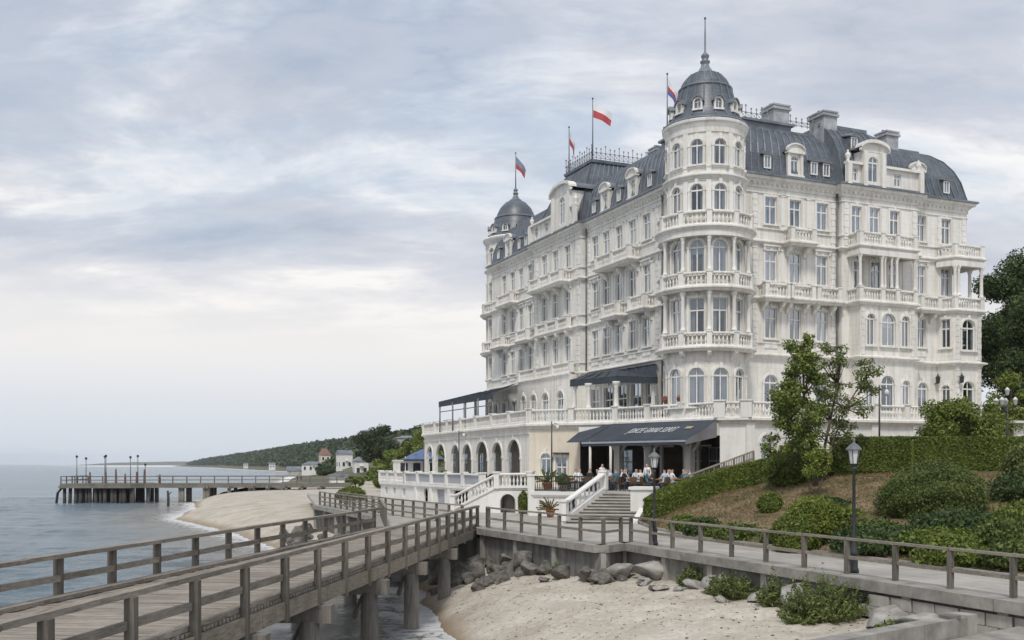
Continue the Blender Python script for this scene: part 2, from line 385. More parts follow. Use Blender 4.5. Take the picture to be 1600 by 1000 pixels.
M['redcloth'] = basic('red_cloth', (0.46, 0.07, 0.075), 0.8, 0.1, 3, 0); M['whitecloth'] = basic('white_cloth', (0.76, 0.76, 0.77), 0.8, 0.04, 3, 0)
M['shade'] = basic('faded_blue_canvas', (0.10, 0.15, 0.27), 0.85, 0.3, 1.2, 0)
M['bluecloth'] = basic('blue_cloth', (0.07, 0.15, 0.42), 0.8, 0.15, 2, 0); M['greycloth'] = basic('slate_cloth', (0.22, 0.26, 0.34), 0.8, 0.1, 3, 0)
M['terracotta'] = basic('terracotta', (0.33, 0.13, 0.055), 0.8, 0.25, 3, 0.2)
M['tablewood'] = wood('table_wood', (0.30, 0.15, 0.06), ax=0, var=0.3, rough=0.5)
M['rattan'] = basic('rattan', (0.11, 0.065, 0.035), 0.7, 0.4, 8, 0.4)
M['lampglass'] = basic('frosted_lamp_glass', (0.62, 0.63, 0.62), 0.25, 0.05, 3, 0)
M['rust'] = basic('rusty_red_steel', (0.17, 0.075, 0.055), 0.75, 0.4, 4, 0.2)
M['redtile'] = basic('red_roof_tile', (0.21, 0.12, 0.09), 0.8, 0.3, 1.5, 0.3)
M['garage'] = basic('grey_door', (0.34, 0.36, 0.39), 0.6, 0.1, 1, 0.05)
M['skin'] = basic('skin', (0.48, 0.31, 0.23), 0.6, 0.08, 5, 0); M['hair'] = basic('dark_hair', (0.035, 0.025, 0.018), 0.6, 0.3, 8, 0)
M['denim'] = basic('dark_trousers', (0.04, 0.05, 0.08), 0.85, 0.2, 4, 0)
M['shirtpale'] = basic('pale_shirt', (0.50, 0.56, 0.64), 0.85, 0.1, 3, 0); M['shirtorange'] = basic('ochre_shirt', (0.27, 0.15, 0.075), 0.85, 0.1, 3, 0)
M['shirtteal'] = basic('teal_shirt', (0.06, 0.17, 0.22), 0.85, 0.1, 3, 0); M['shirtdark'] = basic('black_shirt', (0.02, 0.02, 0.025), 0.85, 0.1, 3, 0)
# ------------------------------------------------------------------ the setting: sea, beach, coast
SHORE = [(5,-12),(2.5,10),(0.2,24),(-2.0,36),(-2.9,40),(-4.3,49.6),(-7.5,57),(-14,69),(-21.5,84.8),(-28.5,99),(-37.4,115),(-40,125),(-43,140),(-51,165),(-55,211),(-62,270),(-95,430),(-157,763),(-247,990),(-500,1700),(-900,2700)]
def shore_dist(X, Y):
    sh = X.shape; P = np.stack([X.ravel(), Y.ravel()], -1); best = np.full(len(P), 1e9); sg = np.ones(len(P))
    for a, b in zip(SHORE[:-1], SHORE[1:]):
        a = np.array(a, float); d = np.array(b, float)-a; L = d@d
        t = np.clip(((P-a)@d)/L, 0, 1); q = P-a-t[:, None]*d; r = np.hypot(q[:, 0], q[:, 1])
        c = d[0]*q[:, 1]-d[1]*q[:, 0]
        k = r < best; best[k] = r[k]; sg[k] = np.where(c[k] < 0, 1, -1)
    return (best*sg).reshape(sh)
def beach_z(X, Y, detail=True):
    d = shore_dist(X, Y)
    w = 0.55*(fbm(X*0.22+3, Y*0.22, 3, 3)-0.45)
    d2 = d+w*2.2
    z = np.where(d2 > 0, 2.05*(1-np.exp(-np.maximum(d2, 0)/3.6)), 0.16*d2)
    z = z+np.clip(d-12, 0, 60)*0.012
    z = z+np.clip((d-1)/5, 0, 1)*0.16*(fbm(X*0.35, Y*0.35, 3, 11)-0.45)
    if detail:
        near = np.clip((75-Y)/30, 0, 1)*np.clip((d-1.2)/3, 0, 1)
        p = vnoise(X*1.7, Y*1.7, 21); q = vnoise(X*4.3+9, Y*4.3, 22)
        z = z-near*(0.15*np.clip(p-0.58, 0, 1)/0.42+0.07*np.clip(q-0.58, 0, 1)/0.42-0.02)
    return np.maximum(z, -3.0)
def bz(x, y): return float(beach_z(np.array([[float(x)]]), np.array([[float(y)]]), False)[0, 0])

def sand_mat():
    m, t, p = new_mat('beach_sand'); g = t.nodes.new('ShaderNodeNewGeometry').outputs['Position']
    sp = t.nodes.new('ShaderNodeSeparateXYZ'); t.links.new(g, sp.inputs[0])
    n_ = noise(t, g, 0.45, 6, 0.62); f = noise(t, g, 5.0, 6, 0.7); v = t.nodes.new('ShaderNodeTexVoronoi'); v.inputs['Scale'].default_value = 2.6; t.links.new(g, v.inputs['Vector'])
    dry = ramp(t, n_, [(0.3, (0.365, 0.32, 0.255)), (0.62, (0.50, 0.465, 0.40))], 'LINEAR')
    dry = mixc(t, 0.6, dry, ramp(t, f, [(0.3, 0.3), (0.7, 0.68)], 'LINEAR'), 'OVERLAY')
    wrack = ramp(t, noise(t, mapv(t, g, (0.5, 0.5, 1)), 1.6, 7, 0.75, 1.2), [(0.58, 0.0), (0.67, 0.7)], 'LINEAR')
    dry = mixc(t, wrack, dry, (0.27, 0.215, 0.155))
    zz_ = mth(t, 'ADD', sp.outputs[2], mth(t, 'MULTIPLY', n_, 0.35))
    wet = ramp(t, zz_, [(0.12, 1.0), (0.68, 0.0)], 'EASE')
    far_warm = mixc(t, wet, dry, (0.255, 0.19, 0.125))
    t.links.new(far_warm, p.inputs['Base Color'])
    t.links.new(ramp(t, zz_, [(0.1, 0.28), (0.42, 0.9)], 'LINEAR'), p.inputs['Roughness']); p.inputs['Specular IOR Level'].default_value = 0.3
    setb(t, p, f, 0.5, 0.03)
    return m
M['sand'] = sand_mat()
def nsp(*segs):
    out = []
    for a, b, st in segs: out.extend(np.arange(a, b, st))
    return np.array(out)
xs = nsp((-75, -14, 1.0), (-14, 15, 0.2), (15, 30.1, 1.5)); ys = nsp((10, 62, 0.22), (62, 100, 0.6), (100, 300, 2.0))
Xg, Yg = np.meshgrid(xs, ys); Zg = beach_z(Xg, Yg)
structure(mesh_obj('beach', grid_mesh('beach', Xg, Yg, Zg, M['sand'])))

def water_mat():
    m, t, p = new_mat('sea_water'); g = t.nodes.new('ShaderNodeNewGeometry').outputs['Position']
    a = noise(t, mapv(t, g, (0.30, 0.85, 1)), 0.9, 6, 0.62, 0.6); b = noise(t, mapv(t, g, (0.8, 1.9, 1)), 2.0, 6, 0.68, 0.6)
    c = noise(t, mapv(t, g, (0.02, 0.05, 1)), 1.0, 4, 0.6)
    h = mth(t, 'ADD', a, mth(t, 'MULTIPLY', b, 0.4))
    at_ = t.nodes.new('ShaderNodeAttribute'); at_.attribute_name = 'shore'
    d = at_.outputs['Fac']
    fn = noise(t, mapv(t, g, (1, 1, 1)), 1.1, 7, 0.7, 1.5); fn2 = noise(t, mapv(t, g, (0.25, 0.25, 1)), 1.0, 3, 0.6)
    dd = mth(t, 'ADD', d, mth(t, 'MULTIPLY', mth(t, 'SUBTRACT', fn2, 0.5), 2.0))
    band = ramp(t, mth(t, 'DIVIDE', dd, 6.0), [(0.0, 0.66), (0.22, 0.50), (0.6, 0.30), (1.0, 0.0)], 'LINEAR')
    foam = mth(t, 'SUBTRACT', mth(t, 'ADD', fn, band), 0.86)
    foam = mth(t, 'MULTIPLY', foam, 6.0, True)
    shallow = ramp(t, mth(t, 'DIVIDE', d, 14.0), [(0.0, 1.0), (1.0, 0.0)], 'EASE')
    col = mixc(t, shallow, ramp(t, c, [(0.35, (0.125, 0.180, 0.220)), (0.65, (0.175, 0.240, 0.285))], 'LINEAR'), (0.20, 0.19, 0.155))
    col = mixc(t, foam, col, (0.78, 0.79, 0.79))
    t.links.new(col, p.inputs['Base Color'])
    t.links.new(mth(t, 'ADD', mth(t, 'MULTIPLY', foam, 0.6), 0.16), p.inputs['Roughness']); p.inputs['IOR'].default_value = 1.33
    bn = t.nodes.new('ShaderNodeBump'); bn.inputs['Strength'].default_value = 1.0; bn.inputs['Distance'].default_value = 0.8
    t.links.new(mth(t, 'ADD', h, mth(t, 'MULTIPLY', foam, 0.15)), bn.inputs['Height']); t.links.new(bn.outputs[0], p.inputs['Normal'])
    return m
M['sea'] = water_mat()
xs = np.concatenate([[-9000, -4000, -2000, -1000, -600, -400, -300, -220, -160, -120], np.arange(-95, 8.1, 0.5), [30, 200, 1000, 4000, 9000]])
ys = np.concatenate([[-400, -60, -10, 4], np.arange(8, 75, 0.35), np.arange(75, 190, 1.0), np.arange(190, 330, 5.0), [360, 420, 500, 650, 800, 1000, 1400, 2000, 3000, 5000, 9000]])
Xg, Yg = np.meshgrid(xs, ys); D = -shore_dist(Xg, Yg)
fin = (Xg > -95) & (Xg < 8.2) & (Yg > 5) & (Yg < 190)
def ridge_(n_): return 1-np.abs(2*n_-1)
wav = 0.16*ridge_(vnoise(Xg*0.16+Yg*0.05, Yg*0.42-Xg*0.05, 31))+0.13*ridge_(vnoise(Xg*0.38-Yg*0.1, Yg*0.95+Xg*0.08, 32))+0.06*vnoise(Xg*0.9, Yg*1.4, 33)
Zg = np.where(fin, (wav-0.17)*np.clip(D/7, 0.12, 1), 0)
me = grid_mesh('sea', Xg, Yg, Zg, M['sea'])
at_ = me.attributes.new('shore', 'FLOAT', 'POINT'); at_.data.foreach_set('value', D.ravel().astype(np.float32))
structure(mesh_obj('sea', me))

# ------------------------------------------------------------------ promenade, sea wall, garden slope
ZD = 3.0
PROM_EDGE = [(-15.2,79.5),(-8.2,62.5),(-6.5,51.2),(-1.6,52.4),(-1.4,50.7),(3.5,40.2),(4.6,41.8),(5.8,38.6),(11.66,24.3),(16.2,14.0)]
INNER = [(22,18),(17.0,22.0),(14.2,28.4),(11.3,35.9),(8.2,43.4),(7.0,50.0),(6.9,56.5)]
prom = PROM_EDGE+[(20.2,15.5)]+INNER[1:]+[(9,62),(6,67),(0,78),(-12,104),(-22,110)]
mb = MB(); mb.prism(prom, ZD-0.28, ZD); structure(mb.build('promenade', M['paving']))
# low edging strip between path and planting
mb = MB()
mb.sweep(INNER[::-1], rect_prof(0.0, 0.16, ZD-0.1, ZD+0.12)); structure(mb.build('kerb', M['coping']))

def seg_pts(a, b, step):
    L = hypot(b[0]-a[0], b[1]-a[1]); n = max(1, round(L/step)); return [(a[0]+(b[0]-a[0])*i/n, a[1]+(b[1]-a[1])*i/n) for i in range(n+1)]
def seawall(name, label, pts, zb=0.3, pm='concdark'):
    root = empty(name, label, 'sea wall')
    for a, b in zip(pts[:-1], pts[1:]):
        q = seg_pts(a, b, 3.4); dx, dy = b[0]-a[0], b[1]-a[1]; L = hypot(dx, dy); nx, ny = dy/L, -dx/L; ang = atan2(dy, dx)
        for i, (p0, p1) in enumerate(zip(q[:-1], q[1:])):
            zz0 = zb
            mp_ = MB(); l = hypot(p1[0]-p0[0], p1[1]-p0[1]); c = ((p0[0]+p1[0])/2-nx*0.12, (p0[1]+p1[1])/2-ny*0.12)
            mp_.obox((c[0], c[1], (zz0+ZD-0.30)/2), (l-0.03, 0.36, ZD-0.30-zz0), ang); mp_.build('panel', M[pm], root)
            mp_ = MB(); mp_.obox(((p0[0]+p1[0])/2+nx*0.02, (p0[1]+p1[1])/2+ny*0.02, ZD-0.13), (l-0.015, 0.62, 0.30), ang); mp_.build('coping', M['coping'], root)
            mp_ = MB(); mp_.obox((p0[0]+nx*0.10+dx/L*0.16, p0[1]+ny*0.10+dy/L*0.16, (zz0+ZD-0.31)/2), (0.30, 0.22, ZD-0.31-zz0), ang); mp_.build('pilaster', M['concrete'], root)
    return root
seawall('sea_wall', 'stained concrete sea wall with pilasters behind the pile of boulders', [(-6.5,51.2),(-1.6,52.4),(-1.4,50.7),(3.5,40.2),(4.6,41.8)])
w2 = seawall('sea_wall', 'long low concrete sea wall behind the beach shrubs and pale rocks', [(4.6,41.8),(5.8,38.6),(11.66,24.3),(16.2,14.0)])
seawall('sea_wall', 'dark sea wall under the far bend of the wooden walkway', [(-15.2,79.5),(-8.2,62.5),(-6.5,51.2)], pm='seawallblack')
# squared blocks at the near foot of the wall
bl = MB().box(-0.36, 0.36, -0.16, 0.16, 0, 0.30).mesh('block', M['concrete'])
dv = Vector((16.2-11.66, 14.0-24.3)).normalized(); ang = atan2(dv.y, dv.x)
for row in range(2):
    for i in range(9):
        o = mesh_obj('block', bl, None, w2); x = 10.05+dv.x*0.78*i+(0.39*dv.x if row else 0); y = 28.2+dv.y*0.78*i+(0.39*dv.y if row else 0)
        o.location = (x+dv.y*0.16+random.uniform(-.02,.02), y-dv.x*0.16, 2.02+row*0.315); o.rotation_euler = (0, 0, ang+random.uniform(-.03,.03))

# garden slope: a ruled bank from the path up to the hedge, then level ground to the hotel
EZ = [(6.9,58.5,3.1),(6.95,54,3.02),(7.15,50,3.02),(8.35,43.4,3.02),(11.45,35.9,3.02),(14.35,28.4,3.02),(17.2,22,3.02),(24,16,3.02)]
HZ = [(8.7,61.0,4.3),(12.0,59.0,4.9),(14.6,55.5,5.5),(16.8,51.5,5.85),(19.5,50.3,5.95),(27,50.5,6.0),(33,48,6.0),(44,42,6.0)]
def plerp(P, t):
    n = len(P)-1; k = np.clip(t*n, 0, n-1e-6); i = k.astype(int); f = (k-i)[..., None]; P = np.array(P); return P[i]*(1-f)+P[i+1]*f
tu = np.linspace(0, 1, 120); tv = np.linspace(0, 1, 60)
E_, H_ = plerp(EZ, tu), plerp(HZ, tu)
G = E_[None]*(1-tv[:, None, None])+H_[None]*tv[:, None, None]
ease = (tv[:, None]**0.85)
G[..., 2] = E_[None, :, 2]*(1-ease)+H_[None, :, 2]*ease
G[..., 2] += 0.35*(fbm(G[..., 0]*0.35, G[..., 1]*0.35, 4, 41)-0.45)*np.clip(tv[:, None]*6, 0, 1)*np.clip((1-tv[:, None])*6, 0, 1)
def gz(x, y):
    d = (G[..., 0]-x)**2+(G[..., 1]-y)**2; k = np.argmin(d); return float(G.reshape(-1, 3)[k, 2]) if d.min() < 4 else 6.0
def bank_mat():
    m, t, p = new_mat('dry_bank'); g = t.nodes.new('ShaderNodeNewGeometry').outputs['Position']
    n_ = noise(t, g, 0.55, 6, 0.65); f = noise(t, mapv(t, g, (1, 1, 2.5)), 5, 6, 0.72)
    col = ramp(t, n_, [(0.34, (0.085, 0.095, 0.035)), (0.47, (0.175, 0.135, 0.08)), (0.66, (0.27, 0.195, 0.125))], 'LINEAR')
    col = mixc(t, 0.75, col, ramp(t, f, [(0.3, 0.2), (0.7, 0.75)], 'LINEAR'), 'OVERLAY')
    t.links.new(col, p.inputs['Base Color']); p.inputs['Roughness'].default_value = 0.95; p.inputs['Specular IOR Level'].default_value = 0.1
    setb(t, p, f, 0.9, 0.06); return m
M['bank'] = bank_mat()
structure(mesh_obj('garden_bank', grid_mesh('garden_bank', G[..., 0], G[..., 1], G[..., 2], M['bank'])))
lawn = [(h[0], h[1]) for h in HZ]+[(60,50),(60,110),(40,120),(0,110),(8,66)]
mb = MB(); n = len(HZ)
mb.add([(h[0], h[1], h[2]-0.02) for h in HZ]+[(9.5,63.5,4.4),(13.6,65.5,6.1),(18,66.5,6.2),(24,67,6.2),(32,68,6.2),(40,68,6.2),(50,66,6.2),(60,60,6.2)], [(i, i+1, n+i+1, n+i) for i in range(n-1)])
mb.poly([(13.6,65.5,6.1),(60,60,6.2),(90,90,6.3),(60,140,6.4),(10,100,6.2)])
structure(mb.build('upper_ground', M['bank']))

# ------------------------------------------------------------------ boardwalk in the foreground
def walk_r(Y): return 0.131*Y-8.71
def walk_l(Y): return 0.160*Y-14.45
Y0, Y1 = 9.0, 52.6
bw = empty('boardwalk', 'weathered wooden boardwalk with railings running from the left foreground to the promenade', 'boardwalk', (0,0,0))
dy = 0.188; k = 0; y = Y0
plank_meshes = []
ang = atan2(walk_r(50)-walk_l(50), 2.2)
while y < Y1-0.05:
    xl, xr = walk_l(y)-0.02, walk_r(y)+0.02
    if y > 50.5: xl = max(xl, walk_l(50.5))
    j = random.uniform(-.012, .012); zt = ZD+0.02+random.uniform(-.007, .007)
    mb = MB(); mb.add([(xl+random.uniform(-.03,.03), y+0.006, ZD-0.055), (xr+random.uniform(-.03,.03), y+0.006-0.55, ZD-0.055), (xr, y+dy-0.026-0.55, ZD-0.055), (xl, y+dy-0.026, ZD-0.055),
        (xl, y+0.006, zt+j), (xr, y+0.006-0.55, zt-j), (xr, y+dy-0.026-0.55, zt-j), (xl, y+dy-0.026, zt+j)], [(0,3,2,1),(4,5,6,7),(0,1,5,4),(1,2,6,5),(2,3,7,6),(3,0,4,7)])
    mb.build('plank', M['woodx'], bw); y += dy; k += 1
for fx, s in ((walk_r, 1), (walk_l, -1)):
    ye = Y1 if s > 0 else 50.6
    # side beam pieces and kerb boards
    yy = Y0
    while yy < ye-0.3:
        y2 = min(yy+4.6, ye); off = 0.10*s
        mb = MB(); mb.bar((fx(yy)+off, yy+0.02, ZD-0.27), (fx(y2)+off, y2-0.02, ZD-0.27), 0.16, 0.40); mb.build('side_beam', M['woodpale'], bw)
        mb = MB(); mb.bar((fx(yy)-0.10*s, yy+0.03, ZD+0.085), (fx(y2)-0.10*s, y2-0.03, ZD+0.085), 0.30, 0.10); mb.build('kerb_board', M['wood'], bw)
        mb = MB(); mb.bar((fx(yy)+0.05*s, yy+0.01, ZD+1.03+random.uniform(-.006,.006)), (fx(y2)+0.05*s, y2-0.01, ZD+1.03+random.uniform(-.006,.006)), 0.22, 0.10); mb.build('top_rail', M['wood'], bw)
        yy = y2
    step = 2.42 if s > 0 else 2.30
    yp = (12.2 if s > 0 else 10.4); prev = None
    while yp < ye+0.1:
        px_ = fx(yp)+0.08*s
        if s > 0 and yp > 36: step = 1.95
        mb = MB(); mb.obox((px_+0.06*s, yp, ZD+0.22), (0.17, 0.19, 1.53), random.uniform(-.04,.04)); mb.build('post', M['woodz'], bw)
        if prev:
            mb = MB(); mb.bar((fx(prev)+0.08*s, prev+0.1, ZD+0.52+random.uniform(-.015,.015)), (fx(yp)+0.08*s, yp-0.1, ZD+0.52+random.uniform(-.015,.015)), 0.08, 0.15); mb.build('middle_rail', M['wood'], bw)
        prev = yp; yp += step
for yb in (13.5, 18.0, 22.6, 27.2, 33.0, 38.8, 45.0):
    mb = MB(); mb.bar((walk_l(yb)-0.35, yb, ZD-0.72), (walk_r(yb)+0.45, yb-0.35, ZD-0.72), 0.42, 0.46); mb.build('cross_head', M['pile'], bw)
    for f in (0.06, 0.94):
        x = walk_l(yb)*(1-f)+walk_r(yb)*f+(0.12 if f > .5 else -.12)
        mb = MB(); mb.lathe([(0.30,-1.6),(0.29,0.2),(0.27,ZD-0.9)], 10, x, yb-0.35*f); mb.build('pile', M['pile'], bw, True)
        mb = MB(); mb.bar((x-0.5, yb-0.35*f+0.1, 1.3), (x-0.1, yb-0.35*f+1.6, ZD-0.5), 0.12, 0.16); mb.build('brace', M['pile'], bw)
    for f in (0.3, 0.5, 0.72):
        x = walk_l(yb)*(1-f)+walk_r(yb)*f
        mb = MB(); mb.bar((x-0.13*2.2, yb-2.2, ZD-0.27), (x+0.15*2.2, yb+2.6, ZD-0.27), 0.14, 0.36); mb.build('joist', M['pile'], bw)

def wood_rail(label, pts, step=1.9, h=1.0, rails=(0.5,), root=None, mat_post='woodz', z=None, part=False):
    r = root if root else empty('wooden_railing', label, 'railing')
    zf = z if z else (lambda p: ZD)
    allp = []
    for a, b in zip(pts[:-1], pts[1:]):
        q = seg_pts(a, b, step)
        if allp: q = q[1:]
        allp += q
    for p in allp:
        mb = MB(); mb.obox((p[0], p[1], zf(p)+h/2-0.02), (0.125, 0.125, h+0.02), random.uniform(-.1,.1)+0.43); mb.build('post', M[mat_post], r)
    for p, q in zip(allp[:-1], allp[1:]):
        d = Vector((q[0]-p[0], q[1]-p[1])); d.normalize()
        mb = MB(); mb.bar((p[0]-d.x*.02, p[1]-d.y*.02, zf(p)+h+0.03+random.uniform(-.01,.01)), (q[0]+d.x*.02, q[1]+d.y*.02, zf(q)+h+0.03+random.uniform(-.01,.01)), 0.14, 0.07); mb.build('top_rail', M['wood'], r)
        for rr in rails:
            mb = MB(); mb.bar((p[0]+d.x*.07, p[1]+d.y*.07, zf(p)+h*rr), (q[0]-d.x*.07, q[1]-d.y*.07, zf(q)+h*rr), 0.06, 0.10); mb.build('middle_rail', M['wood'], r)
    return r
def inset(p, d): return (p[0]+d*0.91, p[1]+d*0.41)
wood_rail('grey wooden railing on the sea wall between the boardwalk end and the jutting corner', [(-1.25,51.6),(-1.15,50.75),(3.62,40.55),(4.45,41.85)], 1.95)
wood_rail('long grey wooden railing along the path below the garden bank', [(4.85,41.75),(6.05,38.6),(11.9,24.3),(16.45,14.0)], 1.9)
wood_rail('grey wooden railing round the far bend of the walkway by the beach', [(-14.9,79.4),(-8.0,62.6),(-6.35,51.4)], 1.8, rails=(0.32, 0.66))
wood_rail('inner wooden railing crossing the walkway behind the boardwalk end', [(-13.2,78.5),(-7.4,63.5),(-2.6,53.6)], 1.8, rails=(0.32, 0.66))

# concrete slabs and low parapet at the right foreground
sc_ = empty('concrete_landing', 'pale concrete landing of slabs with a low parapet at the lower right corner', 'landing')
p0, p1 = Vector((9.75, 22.4)), Vector((4.4, 18.2)); d = (p1-p0).normalized(); nrm = Vector((-d.y, d.x))
for i in range(4):
    a = p0+d*i*1.72; b = p0+d*(i*1.72+1.70)
    MB().bar((a.x, a.y, 2.62), (b.x, b.y, 2.62), 0.42, 0.50).build('parapet_block', M['coping'], sc_)
MB().obox((p0.x-d.x*0.2, p0.y-d.y*0.2, 2.58), (0.40, 0.46, 0.66), atan2(d.y, d.x)).build('end_block', M['concrete'], sc_)
for i in range(-2, 4):
    for j in range(3):
        c = p0+d*(i*1.5+0.75)-Vector((-d.y, d.x))*(-1)*(0.95+j*1.42)
        c = p0+d*(i*1.5+0.75)+Vector((d.y*-1, d.x))*(0.92+j*1.36)
        if c.y > 23.2-(c.x-11.9)*2.2+1.0: continue
        MB().obox((c.x, c.y, 2.36+random.uniform(-.012,.012)), (1.47, 1.33, 0.22), atan2(d.y, d.x)).build('slab', M['coping'], sc_)
MB().obox((9.45,22.1,2.905),(0.34,0.3,0.07),0.3).build('cap_plate', M['concdark'], sc_)
# ------------------------------------------------------------------ the grand hotel (local frame: x along right facade, y along sea facade)
TX, TY = 13.2, 70.0; TH = atan2(0.396, 0.918)
def loc2w(x, y): return (TX+0.918*x-0.396*y, TY+0.396*x+0.918*y)
hotel = empty('grand_hotel', 'large white grand hotel with slate mansard roofs, domed corner tower and balconies', 'hotel', (TX, TY, 0), TH)
ZG, F1, F2, F3, ZC = 9.2, 13.85, 17.8, 21.8, 26.2

# --- window kits: one mesh per size, shared
_win = {}
def arc_pts(w, h, arch, n=10):
    if not arch: return [(-w/2, 0), (w/2, 0), (w/2, h), (-w/2, h)]
    r = w/2; vs = h-r
    return [(-r, 0), (r, 0)]+[(r*cos(pi*i/n), vs+r*sin(pi*i/n)) for i in range(n+1)]
def window_kit(w, h, arch=False, style='plain', seed=0):
    key = (round(w,2), round(h,2), arch, style, seed)
    if key in _win: return _win[key]
    f = MB(); dp = 0.11
    # sash frame
    t = 0.06
    if arch:
        r = w/2; vs = h-r; n = 10
        f.box(-r, -r+t, dp-.03, dp+.04, 0, vs); f.box(r-t, r, dp-.03, dp+.04, 0, vs); f.box(-r+t, r-t, dp-.028, dp+.038, 0, t)
        for i in range(n):
            a0, a1 = pi*i/n, pi*(i+1)/n
            pts = []
            for yy in (dp-.03, dp+.04):
                for rr in (r, r-t):
                    for a in (a0, a1): pts.append((rr*cos(a), yy, vs+rr*sin(a)))
            f.add(pts, [(0,1,3,2),(4,6,7,5),(2,3,7,6),(0,4,5,1)])
        f.box(-r+t, r-t, dp-.04, dp+.05, vs-.05, vs+.05)
        f.box(-.035, .035, dp-.035, dp+.045, t, vs-.05); f.box(-.03, .03, dp-.032, dp+.04, vs+.05, h-t)
    else:
        tr = h*0.66
        f.box(-w/2, -w/2+t, dp-.03, dp+.04, 0, h); f.box(w/2-t, w/2, dp-.03, dp+.04, 0, h)
        f.box(-w/2+t, w/2-t, dp-.028, dp+.038, 0, t); f.box(-w/2+t, w/2-t, dp-.028, dp+.038, h-t, h)
        f.box(-w/2+t, w/2-t, dp-.04, dp+.05, tr-.045, tr+.045); f.box(-.04, .04, dp-.036, dp+.045, t, tr-.045); f.box(-.03, .03, dp-.034, dp+.042, tr+.045, h-t)
    # stone surround on the wall face
    s = MB(); a = 0.15; pr = -0.075
    if style != 'bare':
        if arch:
            r = w/2; vs = h-r; n = 12
            s.box(-r-a, -r-.004, pr, .02, -.02, vs); s.box(r+.004, r+a, pr, .02, -.02, vs)
            for i in range(n):
                a0, a1 = pi*i/n, pi*(i+1)/n; pts = []
                for yy in (pr, .02):
                    for rr in (r+a, r+.004):
                        for q in (a0, a1): pts.append((rr*cos(q), yy, vs+rr*sin(q)))
                s.add(pts, [(0,1,3,2),(4,6,7,5),(2,3,7,6),(0,4,5,1)])
            s.box(-.11, .11, pr-.06, .02, h-.03, h+.34)
            s.box(-r-a-.03, -r+.02, pr-.03, .0, vs-.07, vs+.05); s.box(r-.02, r+a+.03, pr-.03, .0, vs-.07, vs+.05)
        else:
            s.box(-w/2-a, -w/2-.004, pr, .02, -.02, h); s.box(w/2+.004, w/2+a, pr, .02, -.02, h)
            s.box(-w/2-a, w/2+a, pr-.004, .02, h+.004, h+.17); s.box(-.10, .10, pr-.05, .0, h+.0, h+.27)
            if style == 'hood':
                s.box(-w/2-a-.10, w/2+a+.10, pr-.14, .02, h+.30, h+.40); s.box(-w/2-a-.02, w/2+a+.02, pr-.02, .021, h+.17, h+.30)
                s.box(-w/2-a-.04, -w/2-a+.10, pr-.10, .0, h+.02, h+.30); s.box(w/2+a-.10, w/2+a+.04, pr-.10, .0, h+.02, h+.30)
        s.box(-w/2-a-.06, w/2+a+.06, -.17, .16, -.13, -.02)
        if style in ('hood', 'sill') and not arch:
            s.box(-w/2-.06, w/2+.06, -.05, .02, -.72, -.24)
            for k in range(5):
                xx = -w/2+.08+k*(w-.16)/4; s.box(xx-.045, xx+.045, -.075, .0, -.68, -.28)
    p = MB(); q = arc_pts(w-.04, h-.04, arch); p.poly([(x, dp+.005, z+.02) for x, z in q])
    c = MB(); ra = random.Random(seed*17+int(w*100)); yb = dp+.16
    for sg in (-1, 1):
        ww = w*ra.choice((0.12, 0.18, 0.24, 0.34)); x0 = sg*(w/2-.02); x1 = sg*(w/2-.02-ww); nn = 6; pr_ = []
        for i in range(nn+1):
            xx = x0+(x1-x0)*i/nn; pr_.append((xx, yb+(.03 if i % 2 else -.03)))
        vs_ = [(x, y, .03) for x, y in pr_]+[(x, y, h-.03) for x, y in pr_]
        c.add(vs_, [(i, i+1, nn+2+i, nn+1+i) for i in range(nn)])
    if ra.random() < .45: c.box(-w/2+.05, w/2-.05, yb-.06, yb-.05, h*ra.uniform(.45,.8), h-.03)
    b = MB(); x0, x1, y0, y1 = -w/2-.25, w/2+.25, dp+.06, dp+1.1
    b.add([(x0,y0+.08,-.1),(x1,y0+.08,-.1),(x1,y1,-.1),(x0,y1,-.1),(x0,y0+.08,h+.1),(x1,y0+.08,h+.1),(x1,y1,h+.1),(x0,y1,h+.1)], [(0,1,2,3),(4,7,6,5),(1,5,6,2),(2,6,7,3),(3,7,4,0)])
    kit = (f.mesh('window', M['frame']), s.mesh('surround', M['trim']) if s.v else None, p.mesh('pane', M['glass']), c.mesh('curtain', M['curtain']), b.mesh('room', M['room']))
    _win[key] = kit; return kit
wcount = [0]
def place_window(parent, x, y, z, phi, w, h, arch=False, style='plain', curtain=True):
    wcount[0] += 1
    kit = window_kit(w, h, arch, style, wcount[0] % 7)
    o = mesh_obj('window', kit[0], None, parent); o.location = (x, y, z); o.rotation_euler = (0, 0, phi+pi/2)
    if kit[1]: mesh_obj('surround', kit[1], None, o)
    mesh_obj('pane', kit[2], None, o)
    if curtain: mesh_obj('curtain', kit[3], None, o)
    mesh_obj('room', kit[4], None, o)
    return o

